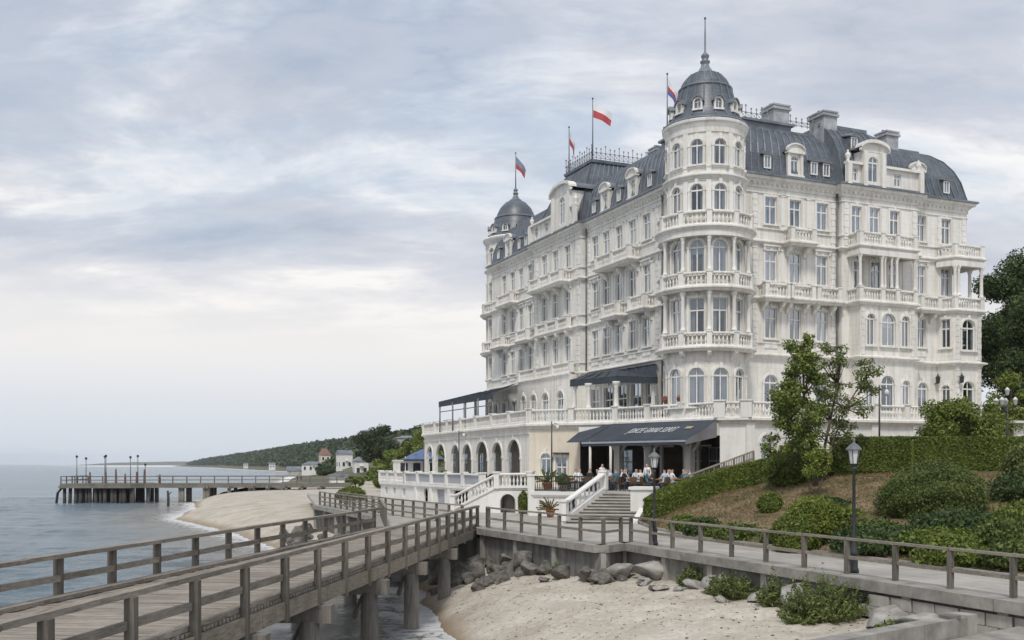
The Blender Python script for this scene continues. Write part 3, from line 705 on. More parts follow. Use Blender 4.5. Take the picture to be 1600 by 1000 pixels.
def wall_grid(mb, fmap, U0, U1, V0, V1, ops, depth=0.16, du=None):
    us = {U0, U1}; vs = {V0, V1}
    for uc, w, v0, v1, arch in ops: us |= {uc-w/2, uc+w/2}; vs |= {v0, v1}
    us = sorted(us); vs = sorted(vs)
    if du:
        o = []
        for a, b in zip(us[:-1], us[1:]):
            n = max(1, math.ceil((b-a)/du)); o += [a+(b-a)*i/n for i in range(n)]
        us = o+[us[-1]]
    for a, b in zip(us[:-1], us[1:]):
        for c, d in zip(vs[:-1], vs[1:]):
            mu, mv = (a+b)/2, (c+d)/2
            if any(abs(mu-uc) < w/2 and v0 < mv < v1 for uc, w, v0, v1, ar in ops): continue
            mb.add([fmap(a,c,0), fmap(b,c,0), fmap(b,d,0), fmap(a,d,0)], [(0,1,2,3)])
    for uc, w, v0, v1, arch in ops:
        l, r = uc-w/2, uc+w/2
        if arch:
            R = w/2; v2 = v1-R; n = 10; arc = [(uc+R*cos(pi-pi*i/n), v2+R*sin(pi-pi*i/n)) for i in range(n+1)]
            for i in range(n):
                (a, b), (c, d) = arc[i], arc[i+1]
                mb.add([fmap(a,b,0), fmap(c,d,0), fmap(c,v1,0), fmap(a,v1,0)], [(0,1,2,3)])
                mb.add([fmap(a,b,0), fmap(a,b,depth), fmap(c,d,depth), fmap(c,d,0)], [(0,1,2,3)])
        else:
            v2 = v1; mb.add([fmap(l,v1,0), fmap(l,v1,depth), fmap(r,v1,depth), fmap(r,v1,0)], [(0,1,2,3)])
        mb.add([fmap(l,v0,0), fmap(l,v2,0), fmap(l,v2,depth), fmap(l,v0,depth)], [(0,1,2,3)])
        mb.add([fmap(r,v0,0), fmap(r,v0,depth), fmap(r,v2,depth), fmap(r,v2,0)], [(0,1,2,3)])
        mb.add([fmap(l,v0,0), fmap(l,v0,depth), fmap(r,v0,depth), fmap(r,v0,0)], [(0,1,2,3)])
def seg_map(p0, p1):
    d = Vector((p1[0]-p0[0], p1[1]-p0[1])); L = d.length; d = d/L; n = Vector((d.y, -d.x))
    return (lambda u, v, dep: (p0[0]+d.x*u-n.x*dep, p0[1]+d.y*u-n.y*dep, v)), L, d, n
def wall_seg(mb, parent, p0, p1, z0, z1, ops, style='plain', curtain=True):
    """ops: (u, w, zb, zt, arch); also places the windows"""
    fm, L, d, n = seg_map(p0, p1)
    wall_grid(mb, fm, 0, L, z0, z1, [o[:5] for o in ops])
    for o in ops:
        u, w, zb, zt, arch = o[:5]; st = o[5] if len(o) > 5 else style
        if st == 'none': continue
        place_window(parent, p0[0]+d.x*u, p0[1]+d.y*u, zb, atan2(n.y, n.x), w, zt-zb, arch, st, curtain)

R1, R2, R3 = (15.05, 17.2), (19.1, 21.2), (23.1, 25.0)
# --- sea facade (x = 0, travelled from far to near: y decreasing)
LW = [7.67, 9.78, 11.88, 13.98, 15.9]; LP = [20.0, 22.4, 24.7]; LL = [28.9, 31.05, 33.1, 35.2]
mb = MB(); YN, YP0, YP1, YE = 2.0, 17.6, 27.0, 38.6
def lops(ss, rows, p0y, w=1.1): return [(p0y-s, w, a, b, False, st) for s in ss for (a, b, st) in rows]
rows = [(R1[0], R1[1], 'sill'), (R2[0], R2[1], 'hood'), (R3[0], R3[1], 'plain')]
wall_seg(mb, hotel, (0, YE), (0, YP1), F1, ZC, lops(LL, rows, YE))
wall_seg(mb, hotel, (0, YP1), (-0.5, YP1), F1, ZC, [])
wall_seg(mb, hotel, (-0.5, YP1), (-0.5, YP0), F1, ZC, lops(LP, rows, YP1))
wall_seg(mb, hotel, (-0.5, YP0), (0, YP0), F1, ZC, [])
wall_seg(mb, hotel, (0, YP0), (0, YN), F1, ZC, lops(LW, rows, YP0))
# ground storey: tall dark french doors behind the verandas
go = [(YE-s, 1.25, ZG+.12, ZG+3.1, False, 'plain') for s in (30.2, 32.6, 35.0, 37.2)]
wall_seg(mb, hotel, (0, YE), (0, 29.0), ZG, F1, go)
go = [(17.9-s, 1.5, ZG+.12, ZG+3.2, False, 'plain') for s in (7.0, 9.2, 11.4, 13.6, 15.8)]
wall_seg(mb, hotel, (0, 17.9), (0, YN), ZG, F1, go)
PX = -1.3
wall_seg(mb, hotel, (0, 29.0), (PX, 29.0), ZG, F1-.1, [])
wall_seg(mb, hotel, (PX, 29.0), (PX, 17.9), ZG, F1-.1, [(29.0-s, w, ZG+.15, ZG+3.3, True, 'plain') for s, w in ((27.6, 1.0), (25.4, 1.3), (22.9, 1.4), (19.9, 1.4))])
wall_seg(mb, hotel, (PX, 17.9), (0, 17.9), ZG, F1-.1, [])
mb.add([(0,29.0,F1-.1),(PX,29.0,F1-.1),(PX,17.9,F1-.1),(0,17.9,F1-.1)], [(0,1,2,3)])
mb.build('sea_facade_wall', M['wall'], hotel)

# --- right facade with its two bays
mb = MB()
RW = [5.47, 7.59, 9.99]; XB0, XB1, XB2, XB3 = 11.4, 12.0, 17.1, 18.6; XE0, XE1, XE = 21.0, 21.6, 24.3; PB = -1.7; PE = -1.2
def rops(xsn, rows_, x0, w=1.0): return [(x-x0, w, a, b, False, st) for x in xsn for (a, b, st) in rows_]
wall_seg(mb, hotel, (2.0, 0), (XB0, 0), F1, ZC, rops(RW, rows, 2.0))
wall_seg(mb, hotel, (2.0, 0), (XB0, 0), 5.6, F1, [(x-2.0, 1.15, 10.0, 12.5, True, 'plain') for x in (5.47, 7.7, 9.95)])
wall_seg(mb, hotel, (XB0, 0), (XB0, -0.5), 5.6, ZC, [])
wall_seg(mb, hotel, (XB0, -0.5), (XB1, -0.5), 5.6, F3, [])
wall_seg(mb, hotel, (XB1, -0.5), (XB1, PB), 5.6, F2, [])
wall_seg(mb, hotel, (XB1, PB), (XB2, PB), 5.6, F1, [(0.85, .72, 10.0, 12.3, True), (2.5, 1.25, 10.0, 12.6, True), (4.25, .72, 10.0, 12.3, True)])
wall_seg(mb, hotel, (XB1, PB), (XB2, PB), F1, F2, [(0.95, .74, 14.75, 17.0, True), (2.6, 1.3, 14.75, 17.1, True), (4.2, .74, 14.75, 17.0, True)])
wall_seg(mb, hotel, (XB2, PB), (XB2, -0.5), 5.6, F2, [])
wall_seg(mb, hotel, (XB1, -0.48), (XB2, -0.48), F2, F3, [(0.9, .9, 19.0, 21.0, False), (2.55, .95, 19.0, 21.1, False), (4.2, .9, 19.0, 21.0, False)])
wall_seg(mb, hotel, (XB2, -0.5), (XB3, -0.5), 5.6, F3, [])
wall_seg(mb, hotel, (XB0, -0.5), (XB3, -0.5), F3, ZC, [(1.3, .9, 23.0, 24.95, False), (3.0, .95, 23.0, 25.0, False), (4.9, .9, 23.0, 24.95, False)])
wall_seg(mb, hotel, (XB3, -0.5), (XB3, 0), 5.6, ZC, [])
wall_seg(mb, hotel, (XB3, 0), (XE0, 0), 5.6, F1, [(0.95, 1.0, 9.9, 12.4, True)])
wall_seg(mb, hotel, (XB3, 0), (XE0, 0), F1, F3, [(0.75, .95, R1[0], R1[1], False, 'sill'), (0.75, .95, R2[0], R2[1], False, 'hood')])
wall_seg(mb, hotel, (XB3, 0), (24.1, 0), F3, ZC, [(0.75, .95, R3[0], R3[1], False), (3.3, .95, R3[0], R3[1], False)])
wall_seg(mb, hotel, (XE0, 0), (XE1, PE), 5.6, F2, [(0.67, .62, 9.9, 12.2, True), (0.67, .66, R1[0], R1[1], False)])
wall_seg(mb, hotel, (XE1, PE), (XE, PE), 5.6, F1, [(1.35, 1.2, 9.9, 12.5, True)])
wall_seg(mb, hotel, (XE1, PE), (XE, PE), F1, F2, [(1.35, 1.35, 14.85, 17.2, True)])
wall_seg(mb, hotel, (XE, PE), (XE, 3.5), 5.6, F2, [])
wall_seg(mb, hotel, (XE0, 0), (22.6, 0), F2, F3, [(0.85, .95, R2[0], R2[1], False, 'plain')])
wall_seg(mb, hotel, (22.6, 0), (22.6, 2.2), F2, F3, [])
wall_seg(mb, hotel, (22.6, 2.2), (XE, 2.2), F2, F3, [])
wall_seg(mb, hotel, (XE, 2.2), (XE, 14), F2, F3, [])
wall_seg(mb, hotel, (24.1, 0), (24.1, 14), F3, ZC, [(2.5, .95, R3[0], R3[1], False)])
wall_seg(mb, hotel, (XE, 3.5), (XE, 14), 5.6, F2, [])
mb.add([(24.3,14,5.6),(12,38.6,5.6),(12,38.6,ZC),(24.3,14,ZC)], [(0,1,2,3)]); mb.add([(12,38.6,5.6),(0,38.6,5.6),(0,38.6,ZC),(12,38.6,ZC)], [(0,1,2,3)])
mb.build('right_facade_wall', M['wall'], hotel)

# --- string courses, cornice, dentils
LPATH = [(0, YE), (0, YP1), (-0.5, YP1), (-0.5, YP0), (0, YP0), (0, YN)]
RP_low = [(2.0, 0), (XB0, 0), (XB0, -.5), (XB1, -.5), (XB1, PB), (XB2, PB), (XB2, -.5), (XB3, -.5), (XB3, 0), (XE0, 0), (XE1, PE), (XE, PE), (XE, 8)]
RP_up = [(2.0, 0), (XB0, 0), (XB0, -.5), (XB3, -.5), (XB3, 0), (24.1, 0), (24.1, 10)]
def string(z, big=1.0): return [(-.02, z-.20*big), (.06, z-.20*big), (.10, z-.10*big), (.26*big, z-.03), (.26*big, z+.06), (.05, z+.16), (-.02, z+.16)]
for z, big in ((F1, 1.25), (F2, 1.0), (F3, 1.0)):
    MB().sweep(LPATH, string(z, big)).build('string_course', M['trim'], hotel)
    MB().sweep(RP_low if z < F3 else RP_low[:3]+[(XB1,-.5),(XB1,PB),(XB2,PB),(XB2,-.5)]+RP_low[7:10]+[(XE1,PE),(XE,PE),(XE,8)], string(z, big)).build('string_course', M['trim'], hotel)
for z in (14.72, 18.75, 22.75):
    MB().sweep(LPATH, [(-.02, z-.06), (.10, z-.04), (.10, z+.04), (-.02, z+.05)]).build('sill_band', M['trim'], hotel)
    MB().sweep(RP_up if z > 20 else ([(2.0,0),(XB0,0)]), [(-.02, z-.06), (.10, z-.04), (.10, z+.04), (-.02, z+.05)]).build('sill_band', M['trim'], hotel)
corn = [(-.02, ZC-.62), (.07, ZC-.60), (.07, ZC-.36), (.30, ZC-.12), (.46, ZC-.08), (.50, ZC+.12), (.44, ZC+.2), (-.3, ZC+.26)]
for P in (LPATH, RP_up):
    MB().sweep(P, corn).build('cornice', M['trim'], hotel)
    MB().sweep(P, rect_prof(.36, .62, ZC+.13, ZC+.27)).build('gutter', M['lead'], hotel)
    MB().sweep(P, [(-.02, ZC-1.02), (.08, ZC-1.0), (.08, ZC-.92), (-.02, ZC-.9)]).build('frieze_band', M['trim'], hotel)
    dn = MB()
    for a, b in zip(P[:-1], P[1:]):
        fm, L, d, n = seg_map(a, b)
        for i in range(int(L/0.42)):
            u = (i+.5)*L/max(1, int(L/0.42)); c = fm(u, ZC-.32, -.13); dn.obox(c, (.15, .15, .17), atan2(d.y, d.x))
    stuff(dn.build('dentils', M['trim'], hotel))
# corner lesenes and quoins
def lesene(x, y, phi, z0, z1, w=.55):
    q = MB(); k = int((z1-z0)/.42)
    for i in range(k): q.obox((0, 0, z0+(i+.5)*(z1-z0)/k), (w if i % 2 else w*.8, .14, (z1-z0)/k-.03))
    o = q.build('quoin_strip', M['trim'], hotel); o.location = (x, y, 0); o.rotation_euler = (0, 0, phi+pi/2)
for s in (YP0+.5, YP1-.5): lesene(-0.5, s, pi, F1+.2, ZC-1.05)
for s in (17.1, 27.5, 6.2): lesene(0, s, pi, F1+.2, ZC-1.05, .4)
for x in (4.1, 11.0): lesene(x, 0, -pi/2, F1+.2, ZC-1.05, .42)
for x in (XB0+.36, XB3-.36): lesene(x, -.5, -pi/2, F3+.2, ZC-1.05, .45)
for x in (XB1+.22, XB2-.22): lesene(x, PB, -pi/2, F1+.2, F2-.25, .34)
for x in (XE1+.25, XE-.25): lesene(x, PE, -pi/2, 9.4, F2-.25, .4)
for x in (XE1+.45-.8, 23.75): lesene(x, 0, -pi/2, F3+.2, ZC-1.05, .42)
# slim pilasters between the windows
pl = MB()
for grp, x_, z0s in ((LW+[6.0], 0, 0), (LL, 0, 0)):
    for a, b in zip(sorted(grp)[:-1], sorted(grp)[1:]):
        if b-a < 1.5: continue
        for z0, z1 in ((R1[0], F2-.55), (R2[0], F3-.55), (R3[0], ZC-1.08)):
            o = MB().box(-.14, .14, -.05, .02, 0, z1-z0).box(-.19, .19, -.08, .0, z1-z0-.02, z1-z0+.14).build('pilaster', M['trim'], hotel); o.location = (0, (a+b)/2, z0); o.rotation_euler = (0, 0, pi+pi/2)
for a, b in ((5.47, 7.59), (7.59, 9.99)):
    for z0, z1 in ((R1[0], F2-.55), (R2[0], F3-.55), (R3[0], ZC-1.08)):
        o = MB().box(-.16, .16, -.05, .02, 0, z1-z0).box(-.2, .2, -.08, .0, z1-z0-.02, z1-z0+.14).build('pilaster', M['trim'], hotel); o.location = ((a+b)/2, 0, z0)
for x, y, z0, z1 in ((3.0, -.16, 6.2, ZC-.3), (-.14, 5.3, ZG, ZC-.3), (11.25, -.14, 6.2, ZC-.3), (-.14, 17.3, ZG+4, ZC-.3)):
    MB().tube([(x, y, z0), (x, y, z1)], .07, 8).build('downpipe', M['greyiron'], hotel, True)

# --- balconies
BALPROF = [(.055,0),(.06,.05),(.035,.09),(.05,.2),(.075,.32),(.05,.46),(.032,.6),(.055,.66),(.055,.72)]
def balusters(pts, z, h=.72, step=.24, n=6, zfun=None):
    mb_ = MB(); sc = h/.72
    for a, b in zip(pts[:-1], pts[1:]):
        L = hypot(b[0]-a[0], b[1]-a[1]); k = max(1, int(L/step))
        for i in range(k):
            t = (i+.5)/k; x, y = a[0]+(b[0]-a[0])*t, a[1]+(b[1]-a[1])*t
            zz_ = z if zfun is None else zfun(x, y); mb_.lathe([(r, zz_+q*sc) for r, q in BALPROF], n, x, y, cap=False)
    return mb_
def bracket_mesh():
    b = MB(); pr = [(0,0),(-.62,0),(-.62,-.14),(-.50,-.30),(-.24,-.42),(-.16,-.66),(0,-.72)]
    n = len(pr); vs = [(-.13, y, z) for y, z in pr]+[(.13, y, z) for y, z in pr]
    b.add(vs, [tuple(range(n)), tuple(range(2*n-1, n-1, -1))]+[(i, n+i, n+(i+1) % n, (i+1) % n) for i in range(n)])
    return b.mesh('bracket', M['trim'])
BRK = bracket_mesh()
def balcony(path, z, inner_side, ped=(), brackets=(), mat_='trim', h=1.0, parent=None):
    """path: plan polyline of the parapet centre line (out to the right), slab polygon closed along inner_side points"""
    mb_ = MB(); out = .14
    prof = [(-.12, z-.24), (.10, z-.24), (.18, z-.14), (.30, z-.06), (.30, z+.04), (.2, z+.1), (-.12, z+.1)]
    mb_.sweep(path, prof)
    mb_.poly([(p[0], p[1], z+.07) for p in list(path)+list(inner_side)]); mb_.poly([(p[0], p[1], z-.2) for p in list(path)+list(inner_side)])
    mb_.sweep(path, rect_prof(-.09, .09, z+.1, z+.2)); mb_.sweep(path, [(-.12, z+.86), (.12, z+.86), (.14, z+.93), (.12, z+1.0), (-.12, z+1.0), (-.14, z+.93), (-.12, z+.86)])
    for (x, y, ang) in ped:
        mb_.obox((x, y, z+.55), (.34, .34, .96), ang); mb_.obox((x, y, z+1.03), (.42, .42, .09), ang)
    b = mb_.build('balcony', M[mat_], parent or hotel)
    stuff(balusters(path, z+.19, .68).build('balusters', M[mat_], b))
    for (x, y, phi) in brackets:
        o = mesh_obj('bracket', BRK, None, b); o.location = (x, y, z-.22); o.rotation_euler = (0, 0, phi+pi/2)
    return b
def straight_balcony(side, u0, u1, z, p=.85, base=0.0, nped=2, nbr=2):
    if side == 'L':
        path = [(base, u1), (base-p, u1), (base-p, u0), (base, u0)]; inner = []
        peds = [(base-p, u0+(u1-u0)*i/(nped-1), 0) for i in range(nped)]; br = [(base, u0+.2+(u1-u0-.4)*i/(nbr-1), pi) for i in range(nbr)]
    else:
        path = [(u0, base), (u0, base-p), (u1, base-p), (u1, base)]; inner = []
        peds = [(u0+(u1-u0)*i/(nped-1), base-p, 0) for i in range(nped)]; br = [(u0+.2+(u1-u0-.4)*i/(nbr-1), base, -pi/2) for i in range(nbr)]
    return balcony(path, z, inner, peds, br)
straight_balcony('L', 8.7, 13.9, F3, .95, 0, 3, 3); straight_balcony('L', 19.4, 25.8, F3, .95, -.5, 4, 4)
straight_balcony('L', 6.7, 8.8, F2, .8); straight_balcony('L', 10.8, 13.0, F2, .8); straight_balcony('L', 27.8, 30.2, F2, .8); straight_balcony('L', 33.8, 36.4, F2, .8)
straight_balcony('L', 31.6, 35.0, F3, .8); straight_balcony('L', 19.2, 25.6, F2, .35, -.5, 4, 4)
balcony([(PX+.15, 28.8), (PX+.15, 18.1)], F1, [(0.02, 18.1), (0.02, 28.8)], [(PX+.15, y_, 0) for y_ in (28.8, 25.2, 21.6, 18.1)])
for x in RW: straight_balcony('R', x-.95, x+.95, F2, .75)
straight_balcony('R', 7.59-.95, 7.59+.95, F3, .85)
# right bay: loggia between F2 and F3, balcony above
bp = [(XB1, -.5), (XB1, PB), (XB2, PB), (XB2, -.5)]
pd = [(XB1, PB, 0), (14.0, PB, 0), (15.4, PB, 0), (XB2, PB, 0)]
balcony(bp, F2+.05, [], pd); balcony(bp, F3+.05, [], pd)
COLP = [(.17,0),(.17,.1),(.13,.14),(.125,.3),(.105,1.9),(.12,1.94),(.10,1.98),(.15,2.08),(.19,2.22),(.19,2.32)]
def column(x, y, z0, z1, r=1.0, parent=None, m='trim', name='column'):
    h = z1-z0; pr = [(a*r, z0+(b if b < .4 else (h-(2.32-b) if b > 1.5 else b*h/2.32))) for a, b in COLP]
    return MB().lathe(pr, 12, x, y).build(name, M[m], parent or hotel, True)
for (x, y, a) in pd: column(x, y, F2+1.13, F3-.55)
for x in (14.4, 15.0): column(x-.1, PB, F2+1.13, F3-.55, .8)
MB().sweep(bp, rect_prof(-.2, .2, F3-.6, F3-.2)).build('entablature', M['trim'], hotel)
straight_balcony('R', 18.75, 20.5, F2, .7, 0); 
# end bay loggia
ep = [(XE0, 0), (XE1, PE), (XE, PE), (XE, 2.2)]; ed = [(XE1, PE, 0), (XE, PE, 0)]
balcony(ep, F2+.05, [(22.6, 2.2), (22.6, 0)], ed+[(XE, 2.0, 0)]); balcony(ep, F3+.05, [(24.1, 2.2), (22.6, 0)], ed)
for (x, y, a) in ed+[(XE1+.35, PE, 0), (XE, -.1, 0)]: column(x, y, F2+1.13, F3-.55, 1.1)
MB().sweep(ep, rect_prof(-.2, .2, F3-.6, F3-.2)).build('entablature', M['trim'], hotel)

# --- corner tower
RT = 2.6; PH0 = radians(-232); PH1 = radians(-20)
angs = [radians(a) for a in (-204, -170, -136, -102, -68, -34)]; cang = [radians(a) for a in (-187, -153, -119, -85, -51)]
def tmap(R): return lambda u, v, dep: ((R-dep)*cos(u/R), (R-dep)*sin(u/R), v)
mb = MB()
tiers = [(ZG-.6, F1, 2.72, 1.05, 10.0, 12.55, True), (F1, F2, 2.6, 1.02, 14.8, 17.15, False), (F2, F3, 2.58, 1.0, 18.75, 21.0, True), (F3, 25.15, 2.62, .86, 22.95, 24.7, True), (25.15, 28.3, 2.6, .84, 25.98, 27.65, True)]
for z0, z1, R, w, a, b, arch in tiers:
    ops = [(q*R, w, a, b, arch) for q in angs]
    wall_grid(mb, tmap(R), PH0*R, PH1*R, z0, z1, ops, .16, .28)
    for q in angs: place_window(hotel, R*cos(q)*.995, R*sin(q)*.995, a, q, w, b-a, arch, 'plain')
mb.build('tower_wall', M['wall'], hotel, False)
def ring(R, n=44, a0=PH0, a1=PH1): return [(R*cos(a0+(a1-a0)*i/n), R*sin(a0+(a1-a0)*i/n)) for i in range(n+1)]
def ringc(R, n=48): return [(R*cos(2*pi*i/n), R*sin(2*pi*i/n)) for i in range(n)]
RB = 3.12
for z in (F1, F2, F3):
    pts = ring(RB, 40)
    balcony(pts, z, [(0, 0)], [(RB*cos(q), RB*sin(q), q) for q in cang], [(2.62*cos(q), 2.62*sin(q), q) for q in cang] if z == F1 else [])
for z0, z1 in ((F1+1.12, F2-.26), (F2+1.12, F3-.62)):
    for q in cang: column(2.98*cos(q), 2.98*sin(q), z0, z1, 1.15 if z0 < F2 else 1.0)
MB().sweep(ring(2.98), rect_prof(-.22, .22, F3-.64, F3-.2)).build('entablature', M['trim'], hotel)
MB().sweep(ring(2.6), [(-.02, 24.98),(.08,25.0),(.14,25.1),(.30,25.22),(.30,25.32),(.06,25.42),(-.02,25.42)]).build('string_course', M['trim'], hotel)
MB().sweep(ring(2.6), [(-.02, 25.74),(.10,25.76),(.10,25.86),(-.02,25.88)]).build('sill_band', M['trim'], hotel)
MB().sweep(ring(2.6), [(-.02, 24.88),(.07,24.9),(.07,24.98),(-.02,24.98)]).build('frieze_band', M['trim'], hotel)
MB().sweep(ringc(2.6), [(-.02, 28.05),(.08,28.1),(.10,28.4),(.22,28.7),(.30,28.78),(.32,28.92),(.24,29.02),(-.1,29.1)], closed=True).build('cornice', M['trim'], hotel)
for q in cang+[radians(-17), radians(-221)]:
    for z0, z1, R in ((25.42, 28.1, 2.6), (F3+.2, 24.95, 2.62)):
        o = MB().box(-.17, .17, -.06, .05, z0, z1).build('pilaster', M['trim'], hotel); o.location = (R*cos(q), R*sin(q), 0); o.rotation_euler = (0, 0, q+pi/2)
tr = MB().lathe([(2.86,28.98),(2.82,29.1),(2.50,29.35),(2.36,29.6),(2.22,29.96),(2.0,30.75),(1.80,31.5),(1.78,31.66),(1.70,31.7),(1.62,31.95),(1.48,32.2),(1.12,32.62),(.62,32.86),(.3,32.92)], 40).build('tower_dome', M['roof'], hotel, True)
MB().lathe([(1.80,31.56),(1.86,31.62),(1.84,31.70),(1.70,31.74)], 40).build('dome_ledge', M['lead'], tr, True)
MB().lathe([(2.88,28.95),(2.93,29.02),(2.86,29.1),(2.6,29.2)], 40).build('gutter', M['lead'], tr, True)
sm = MB()
for i in range(20):
    a = 2*pi*i/20
    for (r0, z0), (r1, z1) in zip([(2.5,29.35),(2.22,29.96),(2.0,30.75),(1.8,31.5)], [(2.22,29.96),(2.0,30.75),(1.8,31.5),(1.78,31.6)]):
        sm.bar((r0*cos(a), r0*sin(a), z0), (r1*cos(a), r1*sin(a), z1), .07, .09)
    for (r0, z0), (r1, z1) in zip([(1.7,31.7),(1.62,31.95),(1.48,32.2),(1.12,32.62)], [(1.62,31.95),(1.48,32.2),(1.12,32.62),(.62,32.86)]):
        sm.bar((r0*cos(a), r0*sin(a), z0), (r1*cos(a), r1*sin(a), z1), .06, .08)
stuff(sm.build('standing_seams', M['lead'], tr))
def finial(parent, x, y, z, s=1.0, spire=2.6):
    MB().lathe([(r*s, z+q*s) for r, q in [(.62,-.1),(.60,0),(.42,.1),(.24,.4),(.2,.55),(.27,.62),(.27,.7),(.15,.78),(.2,.9),(.23,1.0),(.15,1.1),(.06,1.2)]]+[(.045*s, z+1.2*s+spire*.5), (.03*s, z+1.2*s+spire)], 14, x, y).build('finial', M['lead'], parent, True)
finial(tr, 0, 0, 32.84, 1.25, 2.3)
MB().lathe([(.001,36.55),(.06,36.6),(.075,36.66),(.06,36.72),(.001,36.76)], 10).build('spire_ball', M['iron'], tr, True)
def oculus_kit():
    f = MB(); w, h = .42, .66; r = w/2; vs = h-r; a = .11
    f.box(-r-a, -r, -.10, .6, 0, vs); f.box(r, r+a, -.10, .6, 0, vs); f.box(-r-a-.04, r+a+.04, -.16, .6, -.12, 0)
    n = 10
    for i in range(n):
        a0, a1 = pi*i/n, pi*(i+1)/n; pts = []
        for yy in (-.10, .6):
            for rr in (r+a, r):
                for q in (a0, a1): pts.append((rr*cos(q), yy, vs+rr*sin(q)))
        f.add(pts, [(0,1,3,2),(4,6,7,5),(2,3,7,6),(0,4,5,1)])
    f.box(-.02, .02, .02, .06, 0, h); f.box(-r, r, .02, .06, vs-.02, vs+.02)
    g = MB().poly([(x, .07, z) for x, z in arc_pts(w, h, True)])
    hd = MB(); n = 10
    for i in range(n):
        a0, a1 = pi*i/n, pi*(i+1)/n; pts = []
        for yy in (-.20, .75):
            for rr in (r+a+.10, r+a+.01):
                for q in (a0, a1): pts.append((rr*cos(q), yy, vs+rr*sin(q)))
        hd.add(pts, [(0,1,3,2),(4,6,7,5),(2,3,7,6),(0,4,5,1)])
    return f.mesh('dome_dormer', M['trim']), g.mesh('pane', M['glass']), hd.mesh('hood', M['lead'])
OCK = oculus_kit()
def oculi(parent, cx_, cy_, R, z, aa):
    for q in aa:
        o = mesh_obj('dome_dormer', OCK[0], None, parent); o.location = (cx_+R*cos(q), cy_+R*sin(q), z); o.rotation_euler = (0, 0, q+pi/2)
        mesh_obj('pane', OCK[1], None, o); mesh_obj('hood', OCK[2], None, o)
oculi(hotel, 0, 0, 2.30, 29.75, angs)

# --- far turret on the sea side
UX, UY, UR = 3.3, 40.0, 3.05
mb = MB(); ua0, ua1 = radians(60), radians(330)
uang = [radians(a) for a in (128, 160, 192, 224, 256)]
def umap(R): return lambda u, v, dep: (UX+(R-dep)*cos(u/R), UY+(R-dep)*sin(u/R), v)
for z0, z1, a, b in ((5.6, F1, 10.1, 12.6), (F1, F2, R1[0], R1[1]), (F2, F3, R2[0]-.1, R2[1]), (F3, 26.3, R3[0], R3[1]), (26.3, 29.3, 27.0, 28.6)):
    ops = [(q*UR, .9, a, b, z0 > 26) for q in uang]
    wall_grid(mb, umap(UR), ua0*UR, ua1*UR, z0, z1, ops, .16, .35)
    for q in uang: place_window(hotel, UX+UR*cos(q)*.995, UY+UR*sin(q)*.995, a, q, .9, b-a, z0 > 26, 'plain')
mb.build('turret_wall', M['wall'], hotel)
def uring(R, n=40): return [(UX+R*cos(ua0+(ua1-ua0)*i/n), UY+R*sin(ua0+(ua1-ua0)*i/n)) for i in range(n+1)]
for z in (F2, F3): balcony(uring(UR+.42), z, [(UX, UY)], [(UX+(UR+.42)*cos(q+.28), UY+(UR+.42)*sin(q+.28), q+.28) for q in uang])
MB().sweep(uring(UR), string(F1)).build('string_course', M['trim'], hotel); MB().sweep(uring(UR), string(26.4)).build('string_course', M['trim'], hotel)
MB().sweep([(UX+UR*cos(2*pi*i/40), UY+UR*sin(2*pi*i/40)) for i in range(40)], [(-.02,29.0),(.1,29.1),(.35,29.45),(.42,29.62),(.3,29.75),(-.1,29.8)], closed=True).build('cornice', M['trim'], hotel)
td = MB().lathe([(3.35,29.7),(2.9,30.0),(2.6,30.5),(2.4,31.3),(2.2,31.9),(2.05,32.1),(1.95,32.5),(1.65,33.1),(1.1,33.7),(.5,34.0)], 36, UX, UY).build('turret_dome', M['roof'], hotel, True)
MB().lathe([(2.2,31.9),(2.27,31.98),(2.2,32.1),(2.0,32.12)], 36, UX, UY).build('dome_ledge', M['lead'], td, True)
finial(td, UX, UY, 34.0, 1.1, .2)
oculi(hotel, UX, UY, 2.75, 30.3, uang)

# --- mansard roofs
PRO = [(.46, ZC+.2), (.18, ZC+.36), (0, ZC+.5), (-.12, 27.2), (-.32, 28.1), (-.68, 29.0), (-1.2, 29.8), (-1.9, 30.4), (-2.6, 30.72)]
def roof(path, prof, name='mansard_roof', seam=.62, topcap=True, back=None, ends=False):
    mb_ = MB(); mb_.sweep(path, prof, cap=False)
    r = mb_.build(name, M['roof'], hotel, False)
    s_ = MB(); P = [Vector(p) for p in path]
    k = len(prof); vs = mb_.v
    for i in range(len(P)-1):
        L = (P[i+1]-P[i]).length; n = max(1, int(L/seam))
        for j in range(n+1):
            t = j/n
            ring_ = [Vector(vs[i*k+q])*(1-t)+Vector(vs[(i+1)*k+q])*t for q in range(2, k)]
            # on hips trim seams that would leave the face: keep the straight ones
            a = Vector(vs[i*k+2]); b = Vector(vs[(i+1)*k+2])
            for q0, q1 in zip(ring_[:-1], ring_[1:]): s_.bar(q0, q1, .075, .11)
    stuff(s_.build('standing_seams', M['lead'], r))
    if topcap:
        top = [vs[i*k+k-1] for i in range(len(P))]+(back or [])
        MB().poly([(x, y, z) for x, y, z in top]).build('roof_top', M['lead'], r)
        MB().sweep([(x, y) for x, y, z in top[:len(P)]], rect_prof(-.12, .16, prof[-1][1]-.06, prof[-1][1]+.12)).build('ridge_roll', M['lead'], r)
    return r
ztop = PRO[-1][1]
rm = roof([(0, YE), (0, 0), (24.1, 0), (24.1, 14)], PRO, back=[])
